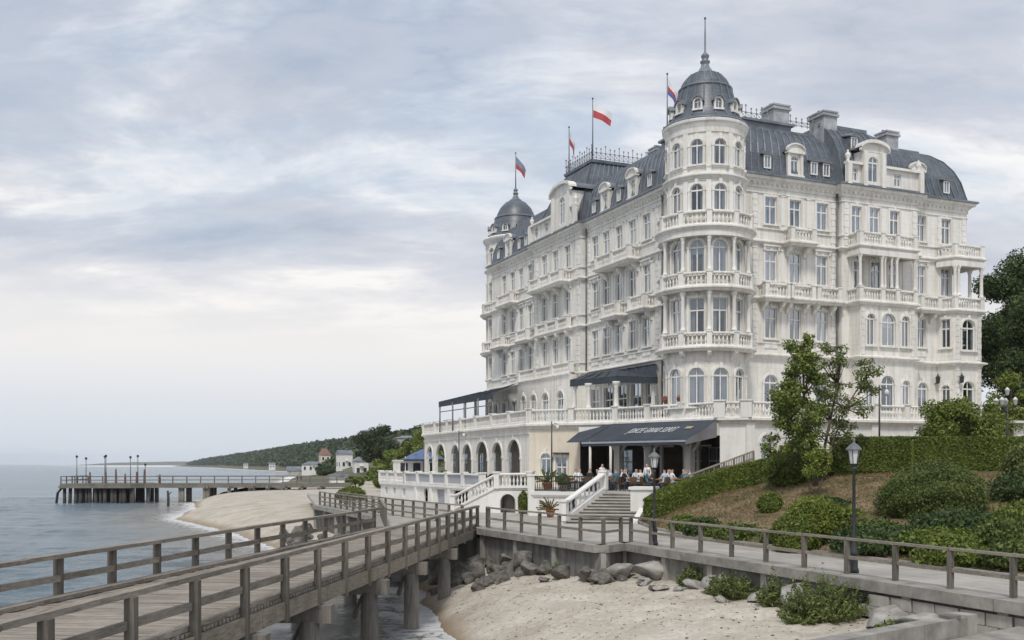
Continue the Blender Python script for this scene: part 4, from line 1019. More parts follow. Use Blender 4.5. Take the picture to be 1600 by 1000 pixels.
# left pavilion
PROL = [(.46, ZC+.2), (.18, ZC+.36), (0, ZC+.5), (-.2, 27.4), (-.55, 28.6), (-1.1, 30.0), (-1.75, 31.4), (-2.3, 32.5)]
rl = roof([(9, YP1), (-.5, YP1), (-.5, YP0), (9, YP0)], PROL, seam=.55)
MB().sweep([(9, YP1-2.3), (1.8, YP1-2.3), (1.8, YP0+2.3), (9, YP0+2.3)], [(-.1,32.35),(.22,32.4),(.28,32.62),(.1,32.7),(-.1,32.7)]).build('roof_edge', M['lead'], rl)
# right pavilion
PRR = [(.46, ZC+.2), (.18, ZC+.36), (0, ZC+.5), (-.15, 27.6), (-.45, 28.9), (-1.0, 30.0), (-1.7, 30.85), (-2.4, 31.4)]
mbp = MB(); mbp.sweep([(XB0, -.5), (XB3-.6, -.5), (XB3-.6, 8)], PRR, cap=False); vsP = mbp.v; k = len(PRR)
rr = mbp.build('mansard_roof', M['roof'], hotel)
sm = MB()
for j in range(11):
    x = XB0+.05+j*.56
    for q in range(2, k-1):
        (o0, z0), (o1, z1) = PRR[q], PRR[q+1]
        if x < XB3-.6+o1: sm.bar((x, -.5-o0, z0), (x, -.5-o1, z1), .075, .11)
stuff(sm.build('standing_seams', M['lead'], rr))
sw = MB(); sw.poly([(XB0-.02, -.5-o, z) for o, z in PRR]+[(XB0-.02, 6, 31.4), (XB0-.02, 6, ZC)]); sw.build('gable_side', M['lead'], rr)
MB().poly([(XB0, 1.9, 31.4), (XB3-3.0, 1.9, 31.4), (XB3-3.0, 8, 31.4), (XB0, 8, 31.4)]).build('roof_top', M['lead'], rr)
MB().sweep([(XB0-.1, 1.9), (XB3-3.0, 1.9), (XB3-3.0, 7)], rect_prof(-.1, .15, 31.3, 31.55)).build('ridge_roll', M['lead'], rr)
# corner block roof behind the tower
MB().prism([(2.2,2.2),(9,2.2),(9,9.2),(2.2,9.2)], 30.4, 31.05).prism([(2.0,2.0),(9.2,2.0),(9.2,9.4),(2.0,9.4)], 31.05, 31.22).build('corner_roof_block', M['lead'], hotel)
# chimneys
M['chim'] = basic('chimney_render', (0.34, 0.355, 0.37), .85, .3, 1.2, .2)
def chimney(x0, x1, y0, y1, z0, z1):
    c = MB().box(x0, x1, y0, y1, z0, z1).box(x0-.12, x1+.12, y0-.12, y1+.12, z1-.28, z1-.1).box(x0-.08, x1+.08, y0-.08, y1+.08, z1, z1+.12).build('chimney', M['chim'], hotel)
    for i in range(2):
        MB().lathe([(.10, z1+.12), (.08, z1+.26), (.10, z1+.3)], 8, x0+(x1-x0)*(i+.5)/3, (y0+y1)/2).build('chimney_pot', M['greyiron'], c, True)
chimney(7.6, 9.0, 2.4, 3.8, 30.2, 32.6); chimney(11.34, 12.6, 1.4, 3.0, 30.0, 32.3); chimney(18.3, 19.5, 2.4, 3.6, 30.0, 32.0); chimney(3.6, 4.8, 12.2, 13.4, 30.2, 31.8); chimney(4.0, 5.4, 29.0, 30.2, 30.2, 32.2)
# iron cresting
def cresting(path, z, h=.7, step=.45):
    c = MB()
    for a, b in zip(path[:-1], path[1:]):
        L = hypot(b[0]-a[0], b[1]-a[1]); n = max(1, int(L/step)); P = [Vector((a[0]+(b[0]-a[0])*i/n, a[1]+(b[1]-a[1])*i/n, z)) for i in range(n+1)]
        for zz_ in (.12, h*.62): c.bar(P[0]+Vector((0,0,zz_)), P[-1]+Vector((0,0,zz_)), .035, .035)
        for i, p in enumerate(P):
            hh = h*(1.25 if i % 3 == 0 else 1.0); c.bar(p, p+Vector((0,0,hh)), .04, .04)
            c.obox((p.x, p.y, z+hh), (.10, .10, .10), .7); c.obox((p.x, p.y, z+h*.62), (.12, .12, .07), .7)
            if i < n:
                q = P[i+1]; c.bar(p+Vector((0,0,.12)), q+Vector((0,0,h*.6)), .025, .025); c.bar(q+Vector((0,0,.12)), p+Vector((0,0,h*.6)), .025, .025)
    stuff(c.build('iron_cresting', M['crest'], hotel))
cresting([(8.5, YP1-2.2), (1.7, YP1-2.2), (1.7, YP0+2.2), (8.5, YP0+2.2)], 32.7, .95)
cresting([(2.3, 9.0), (2.3, 2.4), (7.0, 2.4)], 31.22, .8); cresting([(9.1, 2.4), (11.2, 2.4)], 31.2, .65)
# --- dormers
def dormer_kit(w=1.35, h=1.75, ow=.72, oh=1.45, curved=True, deep=2.2):
    f = MB(); fm = lambda u, v, d: (u, d, v)
    wall_grid(f, fm, -w/2, w/2, 0, h, [(0, ow, .15, .15+oh, True)], .22)
    f.add([(-w/2,0,0),(-w/2,deep,0),(-w/2,deep,h),(-w/2,0,h)], [(0,1,2,3)]); f.add([(w/2,0,0),(w/2,0,h),(w/2,deep,h),(w/2,deep,0)], [(0,1,2,3)])
    f.box(-w/2-.10, -w/2+.18, -.12, .1, 0, h); f.box(w/2-.18, w/2+.10, -.12, .1, 0, h); f.box(-w/2-.16, w/2+.16, -.22, .12, -.12, .03)
    f.box(-w/2-.22, w/2+.22, -.24, .12, h, h+.12)
    rad = (w/2+.2); rise = .62; n = 12; A = []
    for i in range(n+1):
        a = pi*i/n; A.append((rad*cos(a), rise*sin(a)**.8 if sin(a) > 0 else 0))
    for i in range(n):
        (x0, z0), (x1, z1) = A[i], A[i+1]; zb = h+.12
        f.add([(x0,-.16,zb+z0),(x1,-.16,zb+z1),(x1,-.16,zb),(x0,-.16,zb)], [(0,1,2,3)])
        f.add([(x0,-.30,zb+z0+.10),(x1,-.30,zb+z1+.10),(x1,.05,zb+z1+.10),(x0,.05,zb+z0+.10),(x0,-.30,zb+z0-.02),(x1,-.30,zb+z1-.02),(x1,-.16,zb+z1-.02),(x0,-.16,zb+z0-.02)], [(0,1,2,3),(0,4,5,1),(4,7,6,5)])
    r = MB()
    for i in range(n):
        (x0, z0), (x1, z1) = A[i], A[i+1]; zb = h+.12
        r.add([(x0*.97,.05,zb+z0+.06),(x1*.97,.05,zb+z1+.06),(x1*.97,deep,zb+z1+.06),(x0*.97,deep,zb+z0+.06)], [(0,1,2,3)])
    return f.mesh('dormer', M['trim']), r.mesh('dormer_roof', M['lead']), (ow, oh)
DK = dormer_kit()
def dormer(x, y, z, phi, kit=DK, s=.88):
    o = mesh_obj('dormer', kit[0], None, hotel); o.location = (x, y, z); o.rotation_euler = (0, 0, phi+pi/2); o.scale = (s, s, s)
    mesh_obj('dormer_roof', kit[1], None, o)
    w = window_kit(kit[2][0], kit[2][1], True, 'bare', 2); c = mesh_obj('window', w[0], None, o); c.location = (0, 0, .15)
    p = mesh_obj('pane', w[2], None, o); p.location = (0, 0, .15); q = mesh_obj('room', w[4], None, o); q.location = (0, 0, .15)
    return o
dormer(7.59, .02, 26.75, -pi/2); dormer(19.0, .02, 26.75, -pi/2)
for s in (9.8, 14.2, 34.2): dormer(.02, s, 26.75, pi)
def skylight_kit():
    f = MB(); w, h = .62, .95
    f.box(-w/2, -w/2+.09, 0, .12, 0, h); f.box(w/2-.09, w/2, 0, .12, 0, h); f.box(-w/2+.09, w/2-.09, 0, .118, 0, .09); f.box(-w/2+.09, w/2-.09, 0, .118, h-.09, h); f.box(-.025, .025, .01, .11, .09, h-.09)
    g = MB().poly([(-w/2+.06,.06,.06),(w/2-.06,.06,.06),(w/2-.06,.06,h-.06),(-w/2+.06,.06,h-.06)])
    r = MB(); r.add([(-w/2-.12,-.10,h),(w/2+.12,-.10,h),(w/2+.12,1.5,h+.35),(-w/2-.12,1.5,h+.35),(-w/2-.12,-.10,h+.08),(w/2+.12,-.10,h+.08),(w/2+.12,1.5,h+.43),(-w/2-.12,1.5,h+.43),(0,-.12,h+.30),(0,1.5,h+.62)], [(0,1,2,3),(0,4,5,1),(1,5,6,2),(3,7,4,0),(4,8,5),(4,7,9,8),(5,8,9,6)])
    r.add([(-w/2-.04,0.01,0),(-w/2-.04,1.4,0),(-w/2-.04,1.4,h),(-w/2-.04,.01,h)], [(0,1,2,3)]); r.add([(w/2+.04,.01,0),(w/2+.04,1.4,0),(w/2+.04,1.4,h),(w/2+.04,.01,h)], [(0,1,2,3)])
    b = MB().poly([(-w/2,.14,0),(w/2,.14,0),(w/2,.14,h),(-w/2,.14,h)])
    return f.mesh('roof_dormer', M['frame']), g.mesh('pane', M['glass']), r.mesh('hood', M['lead']), b.mesh('room', M['room'])
SK = skylight_kit()
def skylight(x, y, z, phi):
    o = mesh_obj('roof_dormer', SK[0], None, hotel); o.location = (x, y, z); o.rotation_euler = (0, 0, phi+pi/2)
    for nm, q in zip(('pane', 'hood', 'room'), SK[1:]): mesh_obj(nm, q, None, o)
for x in (5.2, 9.3, 10.4, 22.0): skylight(x, -.02, 27.0, -pi/2)
for s in (7.3, 12.0, 16.2, 28.6, 30.0, 31.6, 36.8): skylight(-.02, s, 27.0, pi)
skylight(12.9, -.1, 29.2, -pi/2)
# gabled attics of the two pavilions
def attic(p0, p1, zs, uc, gw, zg, rise, ops, shoulders=True):
    _, L, d, n = seg_map(p0, p1); p0 = (p0[0]+n.x*.34, p0[1]+n.y*.34); p1 = (p1[0]+n.x*.34, p1[1]+n.y*.34); fm, L, d, n = seg_map(p0, p1); mb_ = MB(); z0 = ZC+.16
    wall_grid(mb_, fm, 0, L, z0, zs, [(o[0], o[1], o[2], min(o[3], zs-.01), o[4] and o[3] < zs) for o in ops], .22)
    o2 = [(o[0]-(uc-gw/2), *o[1:]) for o in ops if abs(o[0]-uc) <= gw/2]
    fm2 = lambda u, v, dep: fm(u+uc-gw/2, v, dep-.10)
    wall_grid(mb_, fm2, 0, gw, z0, zg, o2, .3)
    for u in (uc-gw/2, uc+gw/2): mb_.add([fm(u,z0,-.10), fm(u,zg,-.10), fm(u,zg+.1,2.7), fm(u,z0,2.7)], [(0,1,2,3)])
    vt = MB(); N_ = 14; A = [(uc+(gw/2+.28)*cos(pi*i/N_), zg+.1+rise*max(0, sin(pi*i/N_))**.9) for i in range(N_+1)]
    for (u0, v0), (u1, v1) in zip(A[:-1], A[1:]):
        mb_.add([fm(u0,v0,-.12), fm(u1,v1,-.12), fm(u1,zg,-.12), fm(u0,zg,-.12)], [(0,1,2,3)])
        mb_.add([fm(u0,v0+.16,-.42), fm(u1,v1+.16,-.42), fm(u1,v1+.16,.3), fm(u0,v0+.16,.3), fm(u0,v0-.08,-.42), fm(u1,v1-.08,-.42), fm(u1,v1-.08,-.12), fm(u0,v0-.08,-.12)], [(0,1,2,3),(0,4,5,1),(4,7,6,5)])
        vt.add([fm(u0,v0+.12,.28), fm(u1,v1+.12,.28), fm(u1,v1+.12,3.0), fm(u0,v0+.12,3.0)], [(0,1,2,3)])
    w = mb_.build('attic_gable', M['trim'], hotel); vt.build('gable_roof', M['lead'], w)
    MB().bar(fm(0,zs+.08,-.05), fm(uc-gw/2,zs+.08,-.05), .42, .18).build('attic_coping', M['trim'], hotel); MB().bar(fm(uc+gw/2,zs+.08,-.05), fm(L,zs+.08,-.05), .42, .18).build('attic_coping', M['trim'], hotel)
    for u in (0.2, uc-gw/2+.2, uc+gw/2-.2, L-.2):
        hh = zg if abs(u-uc) < gw/2 else zs
        a = fm(u, z0, -.14); MB().obox((a[0], a[1], (z0+hh)/2), (.36, .36, hh-z0), atan2(d.y, d.x)).build('attic_pier', M['trim'], hotel)
    for u in (0.25, L-.25):
        a = fm(u, zs+.17, .02); MB().lathe([(.2,a[2]),(.12,a[2]+.08),(.1,a[2]+.16),(.22,a[2]+.4),(.2,a[2]+.55),(.06,a[2]+.7),(.08,a[2]+.8),(.001,a[2]+.9)], 10, a[0], a[1]).build('urn', M['trim'], hotel, True)
    for o in ops:
        a = fm(o[0], o[2], -.10 if abs(o[0]-uc) <= gw/2 else 0); place_window(hotel, a[0], a[1], o[2], atan2(n.y, n.x), o[1], o[3]-o[2], o[4], 'bare')
attic((-.5, YP1), (-.5, YP0), 27.9, 6.7, 3.5, 29.4, .8, [(6.7, 1.0, 26.9, 29.2, True), (1.2, .7, 26.8, 27.7, False), (3.4, .7, 26.8, 27.7, False)])
attic((XB0, -.5), (XB3, -.5), 27.85, 2.5, 2.1, 28.9, .6, [(2.5, .92, 26.75, 28.6, True), (.85, .6, 26.7, 27.65, False), (4.9, .65, 26.7, 27.6, False)])
# wall lanterns by the end bay
for x, y, phi in ((20.75, 0, -pi/2), (21.9, PE, -pi/2)):
    o = MB().bar((0,-.02,0), (0,-.34,.05), .05, .05).lathe([(.05,.0),(.14,.05),(.17,.42),(.2,.46),(.05,.66),(.02,.8)], 6, 0, -.36).build('wall_lantern', M['iron'], hotel); o.location = (x, y, 12.3)
# ------------------------------------------------------------------ terraces in front of the hotel (world coordinates)
TW = [(-8.8,103),(1.3,76),(7.4,72.8),(13.4,66),(15.0,65.5),(37,75)]
ZL = 4.5
ter = empty('hotel_terrace', 'raised white terrace with arcade and balustrade along the sea side of the hotel', 'terrace')
MB().prism(TW+[(37,84),(20,92),(0,114)], ZG-.34, ZG-.004).build('terrace_slab', M['trim'], ter)
mb = MB()
K = [(3.29,2.8),(7.1,2.3),(10.96,3.0),(14.97,2.5),(18.4,2.4),(23.1,3.0),(26.8,1.9)]; L0 = hypot(10.1, 27)
wall_seg(mb, ter, TW[0], TW[1], 3.0, ZG-.34, [(L0-k_, w, ZL+.02, 8.1-(.0 if w > 2.6 else .15), True, 'none') for k_, w in K])
mb.build('arcade_wall', M['wall'], ter)
# arcade piers get an impost band and surrounds
fmA, _, dA, nA = seg_map(TW[0], TW[1])
for k_, w in K:
    o = MB(); r = w/2; top = 8.1-(.0 if w > 2.6 else .15); vs = top-r-ZL; n = 14
    for i in range(n):
        a0, a1 = pi*i/n, pi*(i+1)/n; pts = []
        for yy in (-.07, .02):
            for rr_ in (r+.20, r+.004):
                for q in (a0, a1): pts.append((rr_*cos(q), yy, vs+rr_*sin(q)))
        o.add(pts, [(0,1,3,2),(4,6,7,5),(2,3,7,6),(0,4,5,1)])
    for sx in (-1, 1): o.box(sx*(r+.13)-.16, sx*(r+.13)+.16, -.10, .06, vs-.16, vs+.02); o.box(sx*(r+.14)-.13, sx*(r+.14)+.13, -.05, .02, 0.02, vs-.16)
    o.box(-.13, .13, -.13, .02, top-ZL-.02, top-ZL+.36)
    q = o.build('arch_surround', M['trim'], ter); a = fmA(L0-k_, ZL, 0); q.location = a; q.rotation_euler = (0, 0, atan2(nA.y, nA.x)+pi/2)
# back wall of the gallery with glazed doors
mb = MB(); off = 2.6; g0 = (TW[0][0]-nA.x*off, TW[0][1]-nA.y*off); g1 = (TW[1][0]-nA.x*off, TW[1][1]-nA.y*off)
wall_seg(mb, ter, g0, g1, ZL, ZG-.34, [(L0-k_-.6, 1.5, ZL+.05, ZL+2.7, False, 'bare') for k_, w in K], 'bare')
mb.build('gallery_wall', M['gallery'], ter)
# cream return wall
mb = MB(); fm, Lr, dr, nr = seg_map(TW[1], TW[2])
pe = (TW[1][0]+dr.x*4.1, TW[1][1]+dr.y*4.1)
wall_seg(mb, ter, TW[1], pe, 3.0, ZG-.34, [(1.35, .8, ZL+.9, ZL+2.5, True), (2.6, .85, ZL+.05, ZL+2.2, False)])
mb.build('cream_wall', M['cream'], ter)
MB().obox((TW[1][0]+dr.x*2.6+nr.x*.18, TW[1][1]+dr.y*2.6+nr.y*.18, ZL+2.5), (1.3, .5, .07), atan2(dr.y, dr.x)).build('door_hood', M['iron'], ter)
# restaurant front: piers, header, dark interior
A, B = Vector(TW[2]), Vector(TW[3]); dAB = (B-A).normalized(); nAB = Vector((dAB.y, -dAB.x)); ab = atan2(dAB.y, dAB.x)
hb = MB(); hb.bar((pe[0], pe[1], 8.45), (A.x, A.y, 8.45), .5, .82); hb.bar((A.x, A.y, 8.45), (B.x, B.y, 8.45), .5, .82); hb.build('header_beam', M['trim'], ter)
for t in (0.03, .35, .73):
    c = A+(B-A)*t
    MB().obox((c.x, c.y, ZL+1.75), (.52, .5, 3.5), ab).obox((c.x, c.y, ZL+.25), (.66, .62, .5), ab).obox((c.x, c.y, ZL+3.35), (.66, .62, .22), ab).build('pier', M['trim'], ter)
    for sg in (-1, 1):
        MB().bar((c.x+dAB.x*sg*.3, c.y+dAB.y*sg*.3, ZL+2.6), (c.x+dAB.x*sg*1.0, c.y+dAB.y*sg*1.0, ZL+3.45), .14, .16).build('corner_brace', M['trim'], ter)
bi = MB(); i0 = (pe[0]-nr.x*5, pe[1]-nr.y*5); i1 = (A.x-nAB.x*5.5+1, A.y-nAB.y*5.5); i2 = (B.x-nAB.x*5.5, B.y-nAB.y*5.5)
wall_seg(bi, ter, i0, i1, ZL, ZG-.34, [(1.3, 1.5, ZL+.05, ZL+2.8, False, 'bare'), (3.6, 1.5, ZL+.05, ZL+2.8, False, 'bare')], 'bare')
wall_seg(bi, ter, i1, i2, ZL, ZG-.34, [(u, 1.6, ZL+.05, ZL+2.9, False, 'bare') for u in (1.4, 3.6, 5.8, 7.8)], 'bare')
bi.add([(pe[0],pe[1],ZL),(i0[0],i0[1],ZL),(i0[0],i0[1],ZG-.34),(pe[0],pe[1],ZG-.34)], [(0,1,2,3)]); bi.add([(B.x,B.y,ZL),(i2[0],i2[1],ZL),(i2[0],i2[1],ZG-.34),(B.x,B.y,ZG-.34)], [(0,1,2,3)])
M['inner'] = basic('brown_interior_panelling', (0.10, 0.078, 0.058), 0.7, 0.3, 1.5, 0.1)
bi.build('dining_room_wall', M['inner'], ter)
for t in (.12, .24, .47, .6, .85):
    c = A+(B-A)*t-nAB*2.4; MB().obox((c.x, c.y, (ZL+ZG-.34)/2), (.2, .2, ZG-.34-ZL), ab).obox((c.x, c.y, ZL+3.0), (.26, .26, .2), ab).build('inner_post', M['trim'], ter)
    MB().obox((c.x+dAB.x*.6, c.y+dAB.y*.6, ZL+2.95), (1.0, .08, .12), ab).build('inner_transom', M['trim'], ter)
# corner pier and right retaining wall
mb = MB()
wall_seg(mb, ter, TW[3], TW[4], 3.2, ZG-.34, []); fR, LR, dR, nR = seg_map(TW[4], TW[5])
wall_seg(mb, ter, TW[4], TW[5], 3.2, ZG-.34, [(1.6, 1.0, 6.45, 8.1, True), (8.5, 1.1, 6.6, 7.9, False), (12.2, 1.1, 6.6, 7.9, False), (16.0, 1.1, 6.6, 7.9, False)])
mb.build('retaining_wall', M['white'], ter)
for u, z0 in ((0.25, 4.4), (3.2, 6.0), (7, 6.0), (10.5, 6.0), (14.2, 6.0)):
    a = fR(u, 0, -.04); MB().obox((a[0], a[1], (z0+ZG-.36)/2), (.6, .2, ZG-.36-z0), atan2(dR.y, dR.x)).build('wall_pier', M['white'], ter)
MB().sweep(TW, [(-.1, ZG-.42), (.05, ZG-.42), (.12, ZG-.3), (.34, ZG-.18), (.34, ZG-.04), (.24, ZG+.02), (-.1, ZG+.02)]).build('terrace_cornice', M['trim'], ter)
MB().sweep(TW[:2], [(-.02, ZG-.78), (.10, ZG-.76), (.10, ZG-.66), (-.02, ZG-.64)]).build('string_course', M['trim'], ter)

def balustrade(parent, pts, z, pedstep=3.0, m='trim', h=1.02, zs=None, panel=None, pedw=.42, ends=True, bstep=.25):
    allp = []
    for a, b in zip(pts[:-1], pts[1:]):
        q = seg_pts(a, b, pedstep); allp += q if not allp else q[1:]
    def zf(x, y):
        if not zs: return z
        best = None
        for (a, b, za, zb) in zip(pts[:-1], pts[1:], zs[:-1], zs[1:]):
            d = Vector((b[0]-a[0], b[1]-a[1])); t = max(0, min(1, (Vector((x-a[0], y-a[1])).dot(d))/d.length_squared)); e = (Vector((x, y))-Vector(a[:2])-d*t).length
            if best is None or e < best[0]: best = (e, za+(zb-za)*t)
        return best[1]
    zl = [zf(*p) for p in allp]
    root = MB().sweep(allp, [(-.15, h-.15), (.15, h-.15), (.18, h-.08), (.15, h), (-.15, h), (-.18, h-.08), (-.15, h-.15)], zs=zl).sweep(allp, [(-.13, 0), (.13, 0), (.13, .16), (-.13, .16), (-.13, 0)], zs=zl).build('balustrade', M[m], parent)
    for i, p in enumerate(allp):
        if not ends and i in (0, len(allp)-1): continue
        a = allp[max(0, i-1)]; b = allp[min(len(allp)-1, i+1)]; an = atan2(b[1]-a[1], b[0]-a[0])
        MB().obox((p[0], p[1], zl[i]+h/2), (pedw, pedw, h+.04), an).obox((p[0], p[1], zl[i]+h+.06), (pedw+.12, pedw+.12, .1), an).build('pedestal', M[m], root)
    if panel:
        for a, b, za, zb in zip(allp[:-1], allp[1:], zl[:-1], zl[1:]):
            d = Vector((b[0]-a[0], b[1]-a[1])).normalized()*(pedw/2+.03)
            MB().bar((a[0]+d.x, a[1]+d.y, za+h*.5), (b[0]-d.x, b[1]-d.y, zb+h*.5), .10, h-.36).build('parapet_panel', M[panel], root)
    else:
        stuff(balusters(allp, z, h-.3, bstep, 6, lambda x, y: zf(x, y)+.15).build('balusters', M[m], root))
    return root
balustrade(ter, TW[:2], ZG, 3.9); balustrade(ter, TW[1:4], ZG, 3.2); balustrade(ter, TW[3:5], ZG, 1.7, pedw=.7); balustrade(ter, TW[4:], ZG, 2.7)

# ---- lower terrace
low = empty('lower_terrace', 'white lower terrace with panelled parapet and garage openings beside the walkway', 'terrace')
LT = [(-12.8,100),(-2.2,75.5),(-0.6,68.4),(1.15,66.0),(1.25,63.4),(4.4,61.6),(5.5,60.2),(8.0,59.4),(9.4,60.4),(11.6,61.8),(13.5,65.9)]
MB().prism(LT+[(16,74),(9,84),(-4,108)], ZL-.22, ZL).build('terrace_floor', M['paving'], low)
mb = MB(); Lk = hypot(10.6, 24.5)
wall_seg(mb, low, LT[0], LT[1], 2.6, ZL-.22, [(Lk-4.4, 3.4, 2.9, 4.12, False, 'none'), (Lk-9.2, 1.9, 2.9, 4.12, False, 'none'), (Lk-13.0, 1.1, 2.9, 4.2, True, 'none'), (Lk-19.2, .9, 3.25, 4.0, False, 'bare'), (Lk-22.2, .9, 3.25, 4.0, False, 'bare'), (Lk-24.8, .9, 3.25, 4.0, False, 'bare')], 'bare')
mb.build('base_wall', M['white'], low)
fL, _, dL, nL = seg_map(LT[0], LT[1])
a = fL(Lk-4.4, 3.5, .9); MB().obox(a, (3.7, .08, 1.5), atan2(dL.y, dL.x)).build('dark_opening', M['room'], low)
a = fL(Lk-9.2, 3.5, .22); MB().obox(a, (2.1, .08, 1.5), atan2(dL.y, dL.x)).build('garage_door', M['garage'], low)
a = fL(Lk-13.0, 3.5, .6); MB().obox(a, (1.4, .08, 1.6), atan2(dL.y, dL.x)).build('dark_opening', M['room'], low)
MB().sweep(LT[:4], [(-.02, ZL-.4), (.1, ZL-.36), (.2, ZL-.2), (.2, ZL-.06), (-.02, ZL+.01)]).build('string_course', M['white'], low)
balustrade(low, [LT[0], (LT[0][0]+10.6*.30, LT[0][1]-24.5*.30)], ZL, 2.6, 'white', .98)
balustrade(low, [(LT[0][0]+10.6*.302, LT[0][1]-24.5*.302), LT[1]], ZL, 3.6, 'white', .98, panel='garage')
for k_ in (2.0, 6.9, 11.4, 15.5):
    a = fL(Lk-k_, 0, -.04); MB().obox((a[0], a[1], 3.45), (.5, .22, 1.6), atan2(dL.y, dL.x)).build('wall_pier', M['white'], low)
mb = MB()
wall_seg(mb, low, LT[1], LT[2], 2.6, ZL-.22, []); wall_seg(mb, low, LT[2], LT[3], 2.6, ZL-.22, [])
wall_seg(mb, low, LT[3], LT[4], 2.6, ZL-.22, [])
wall_seg(mb, low, LT[4], LT[5], 2.6, ZL-.22, [(2.75, .62, 3.02, 4.15, True, 'none')]); wall_seg(mb, low, LT[5], LT[6], 2.6, ZL-.22, []); wall_seg(mb, low, LT[6], LT[7], 2.6, ZL-.22, [])
wall_seg(mb, low, LT[7], LT[8], 2.6, ZL-.22, []); wall_seg(mb, low, LT[8], LT[9], 2.6, ZL-.22, [])
mb.build('front_wall', M['white'], low)
fq, _, dq, nq = seg_map(LT[4], LT[5]); a = fq(2.75, 3.6, .3); MB().obox(a, (.8, .06, 1.3), atan2(dq.y, dq.x)).build('dark_door', M['iron'], low)
MB().sweep(LT[3:7], [(-.02, ZL-.34), (.06, ZL-.34), (.14, ZL-.2), (.14, ZL-.005), (-.02, ZL+.012)]).build('slab_edge', M['white'], low)

# dark metal railing on the curved platform
mr = empty('metal_railing', 'dark metal railing with turned bars round the small platform by the stairs', 'railing')
pp = [(1.3,63.45),(4.35,61.75),(5.3,60.6)]
MB().sweep(pp, rect_prof(-.04, .04, ZL+.9, ZL+.97)).build('handrail', M['iron'], mr); MB().sweep(pp, rect_prof(-.03, .03, ZL+.06, ZL+.14)).build('bottom_rail', M['iron'], mr)
MB().sweep(pp, rect_prof(.06, .09, ZL-.30, ZL-.01)).build('fascia', M['awning'], mr)
bb = MB()
for a, b in zip(pp[:-1], pp[1:]):
    for q in seg_pts(a, b, .16)[:-1]: bb.lathe([(.018, ZL+.14), (.03, ZL+.35), (.018, ZL+.55), (.02, ZL+.9)], 5, q[0], q[1], cap=False)
stuff(bb.build('bars', M['iron'], mr))
for p in pp: MB().obox((p[0], p[1], ZL+.5), (.07, .07, 1.0)).build('post', M['iron'], mr)

# left white staircase (rises to the right)
ls = empty('white_staircase', 'white rendered staircase with balusters and an arch beneath, left of the small platform', 'staircase')
b0, b1 = Vector((-3.9, 68.4)), Vector((-0.95, 67.0)); dst = (b1-b0); Ls = dst.length; dst.normalize(); ns = Vector((dst.y, -dst.x))
for i in range(9):
    a = b0+dst*Ls*i/9; b = b0+dst*Ls*(i+1)/9; h = 3.0+(i+1)*1.5/9; c = (a+b)/2-ns*1.0
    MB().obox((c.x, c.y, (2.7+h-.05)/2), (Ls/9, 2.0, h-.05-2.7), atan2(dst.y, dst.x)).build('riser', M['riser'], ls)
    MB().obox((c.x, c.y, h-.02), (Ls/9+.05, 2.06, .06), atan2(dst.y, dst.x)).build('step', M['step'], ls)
fw = MB(); p = lambda u, z, o=.06: (b0.x+dst.x*u+ns.x*o, b0.y+dst.y*u+ns.y*o, z)
fw.poly([p(-.2, 2.8), p(Ls, 2.8), p(Ls, 4.62), p(-.2, 3.12)]); fw.poly([p(-.2, 3.12), p(Ls, 4.62), p(Ls, 4.62, -.2), p(-.2, 3.12, -.2)])
fw.build('stair_wall', M['white'], ls)
lt0, lt1 = (b1.x+ns.x*.06, b1.y+ns.y*.06), (1.2, 65.85)
mb = MB(); wall_seg(mb, ls, lt0, lt1, 2.7, 4.66, [(.78, 1.15, 3.02, 4.25, True, 'none'), (1.86, .6, 3.02, 4.3, True, 'none')])
mb.build('landing_wall', M['white'], ls)
fq, Lq, dq, nq = seg_map(lt0, lt1)
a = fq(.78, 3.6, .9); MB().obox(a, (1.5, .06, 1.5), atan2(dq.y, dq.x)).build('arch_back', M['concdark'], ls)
MB().prism([lt0, lt1, (1.3,66.6), (0.0,68.2)], 4.46, 4.515).build('landing', M['step'], ls)
balustrade(ls, [(b0.x+ns.x*.02, b0.y+ns.y*.02), (b1.x+ns.x*.02, b1.y+ns.y*.02), (lt1[0], lt1[1])], 3.0, 3.9, 'white', .98, zs=[3.1, 4.62, 4.66], pedw=.36)
MB().obox((1.22, 65.8, 4.1), (.42, .42, 2.7)).obox((1.22, 65.8, 5.5), (.52, .52, .1)).build('newel', M['white'], ls); MB().obox((1.2, 63.5, 4.1), (.36, .36, 2.7)).obox((1.2, 63.5, 5.5), (.46, .46, .1)).build('newel', M['white'], ls)

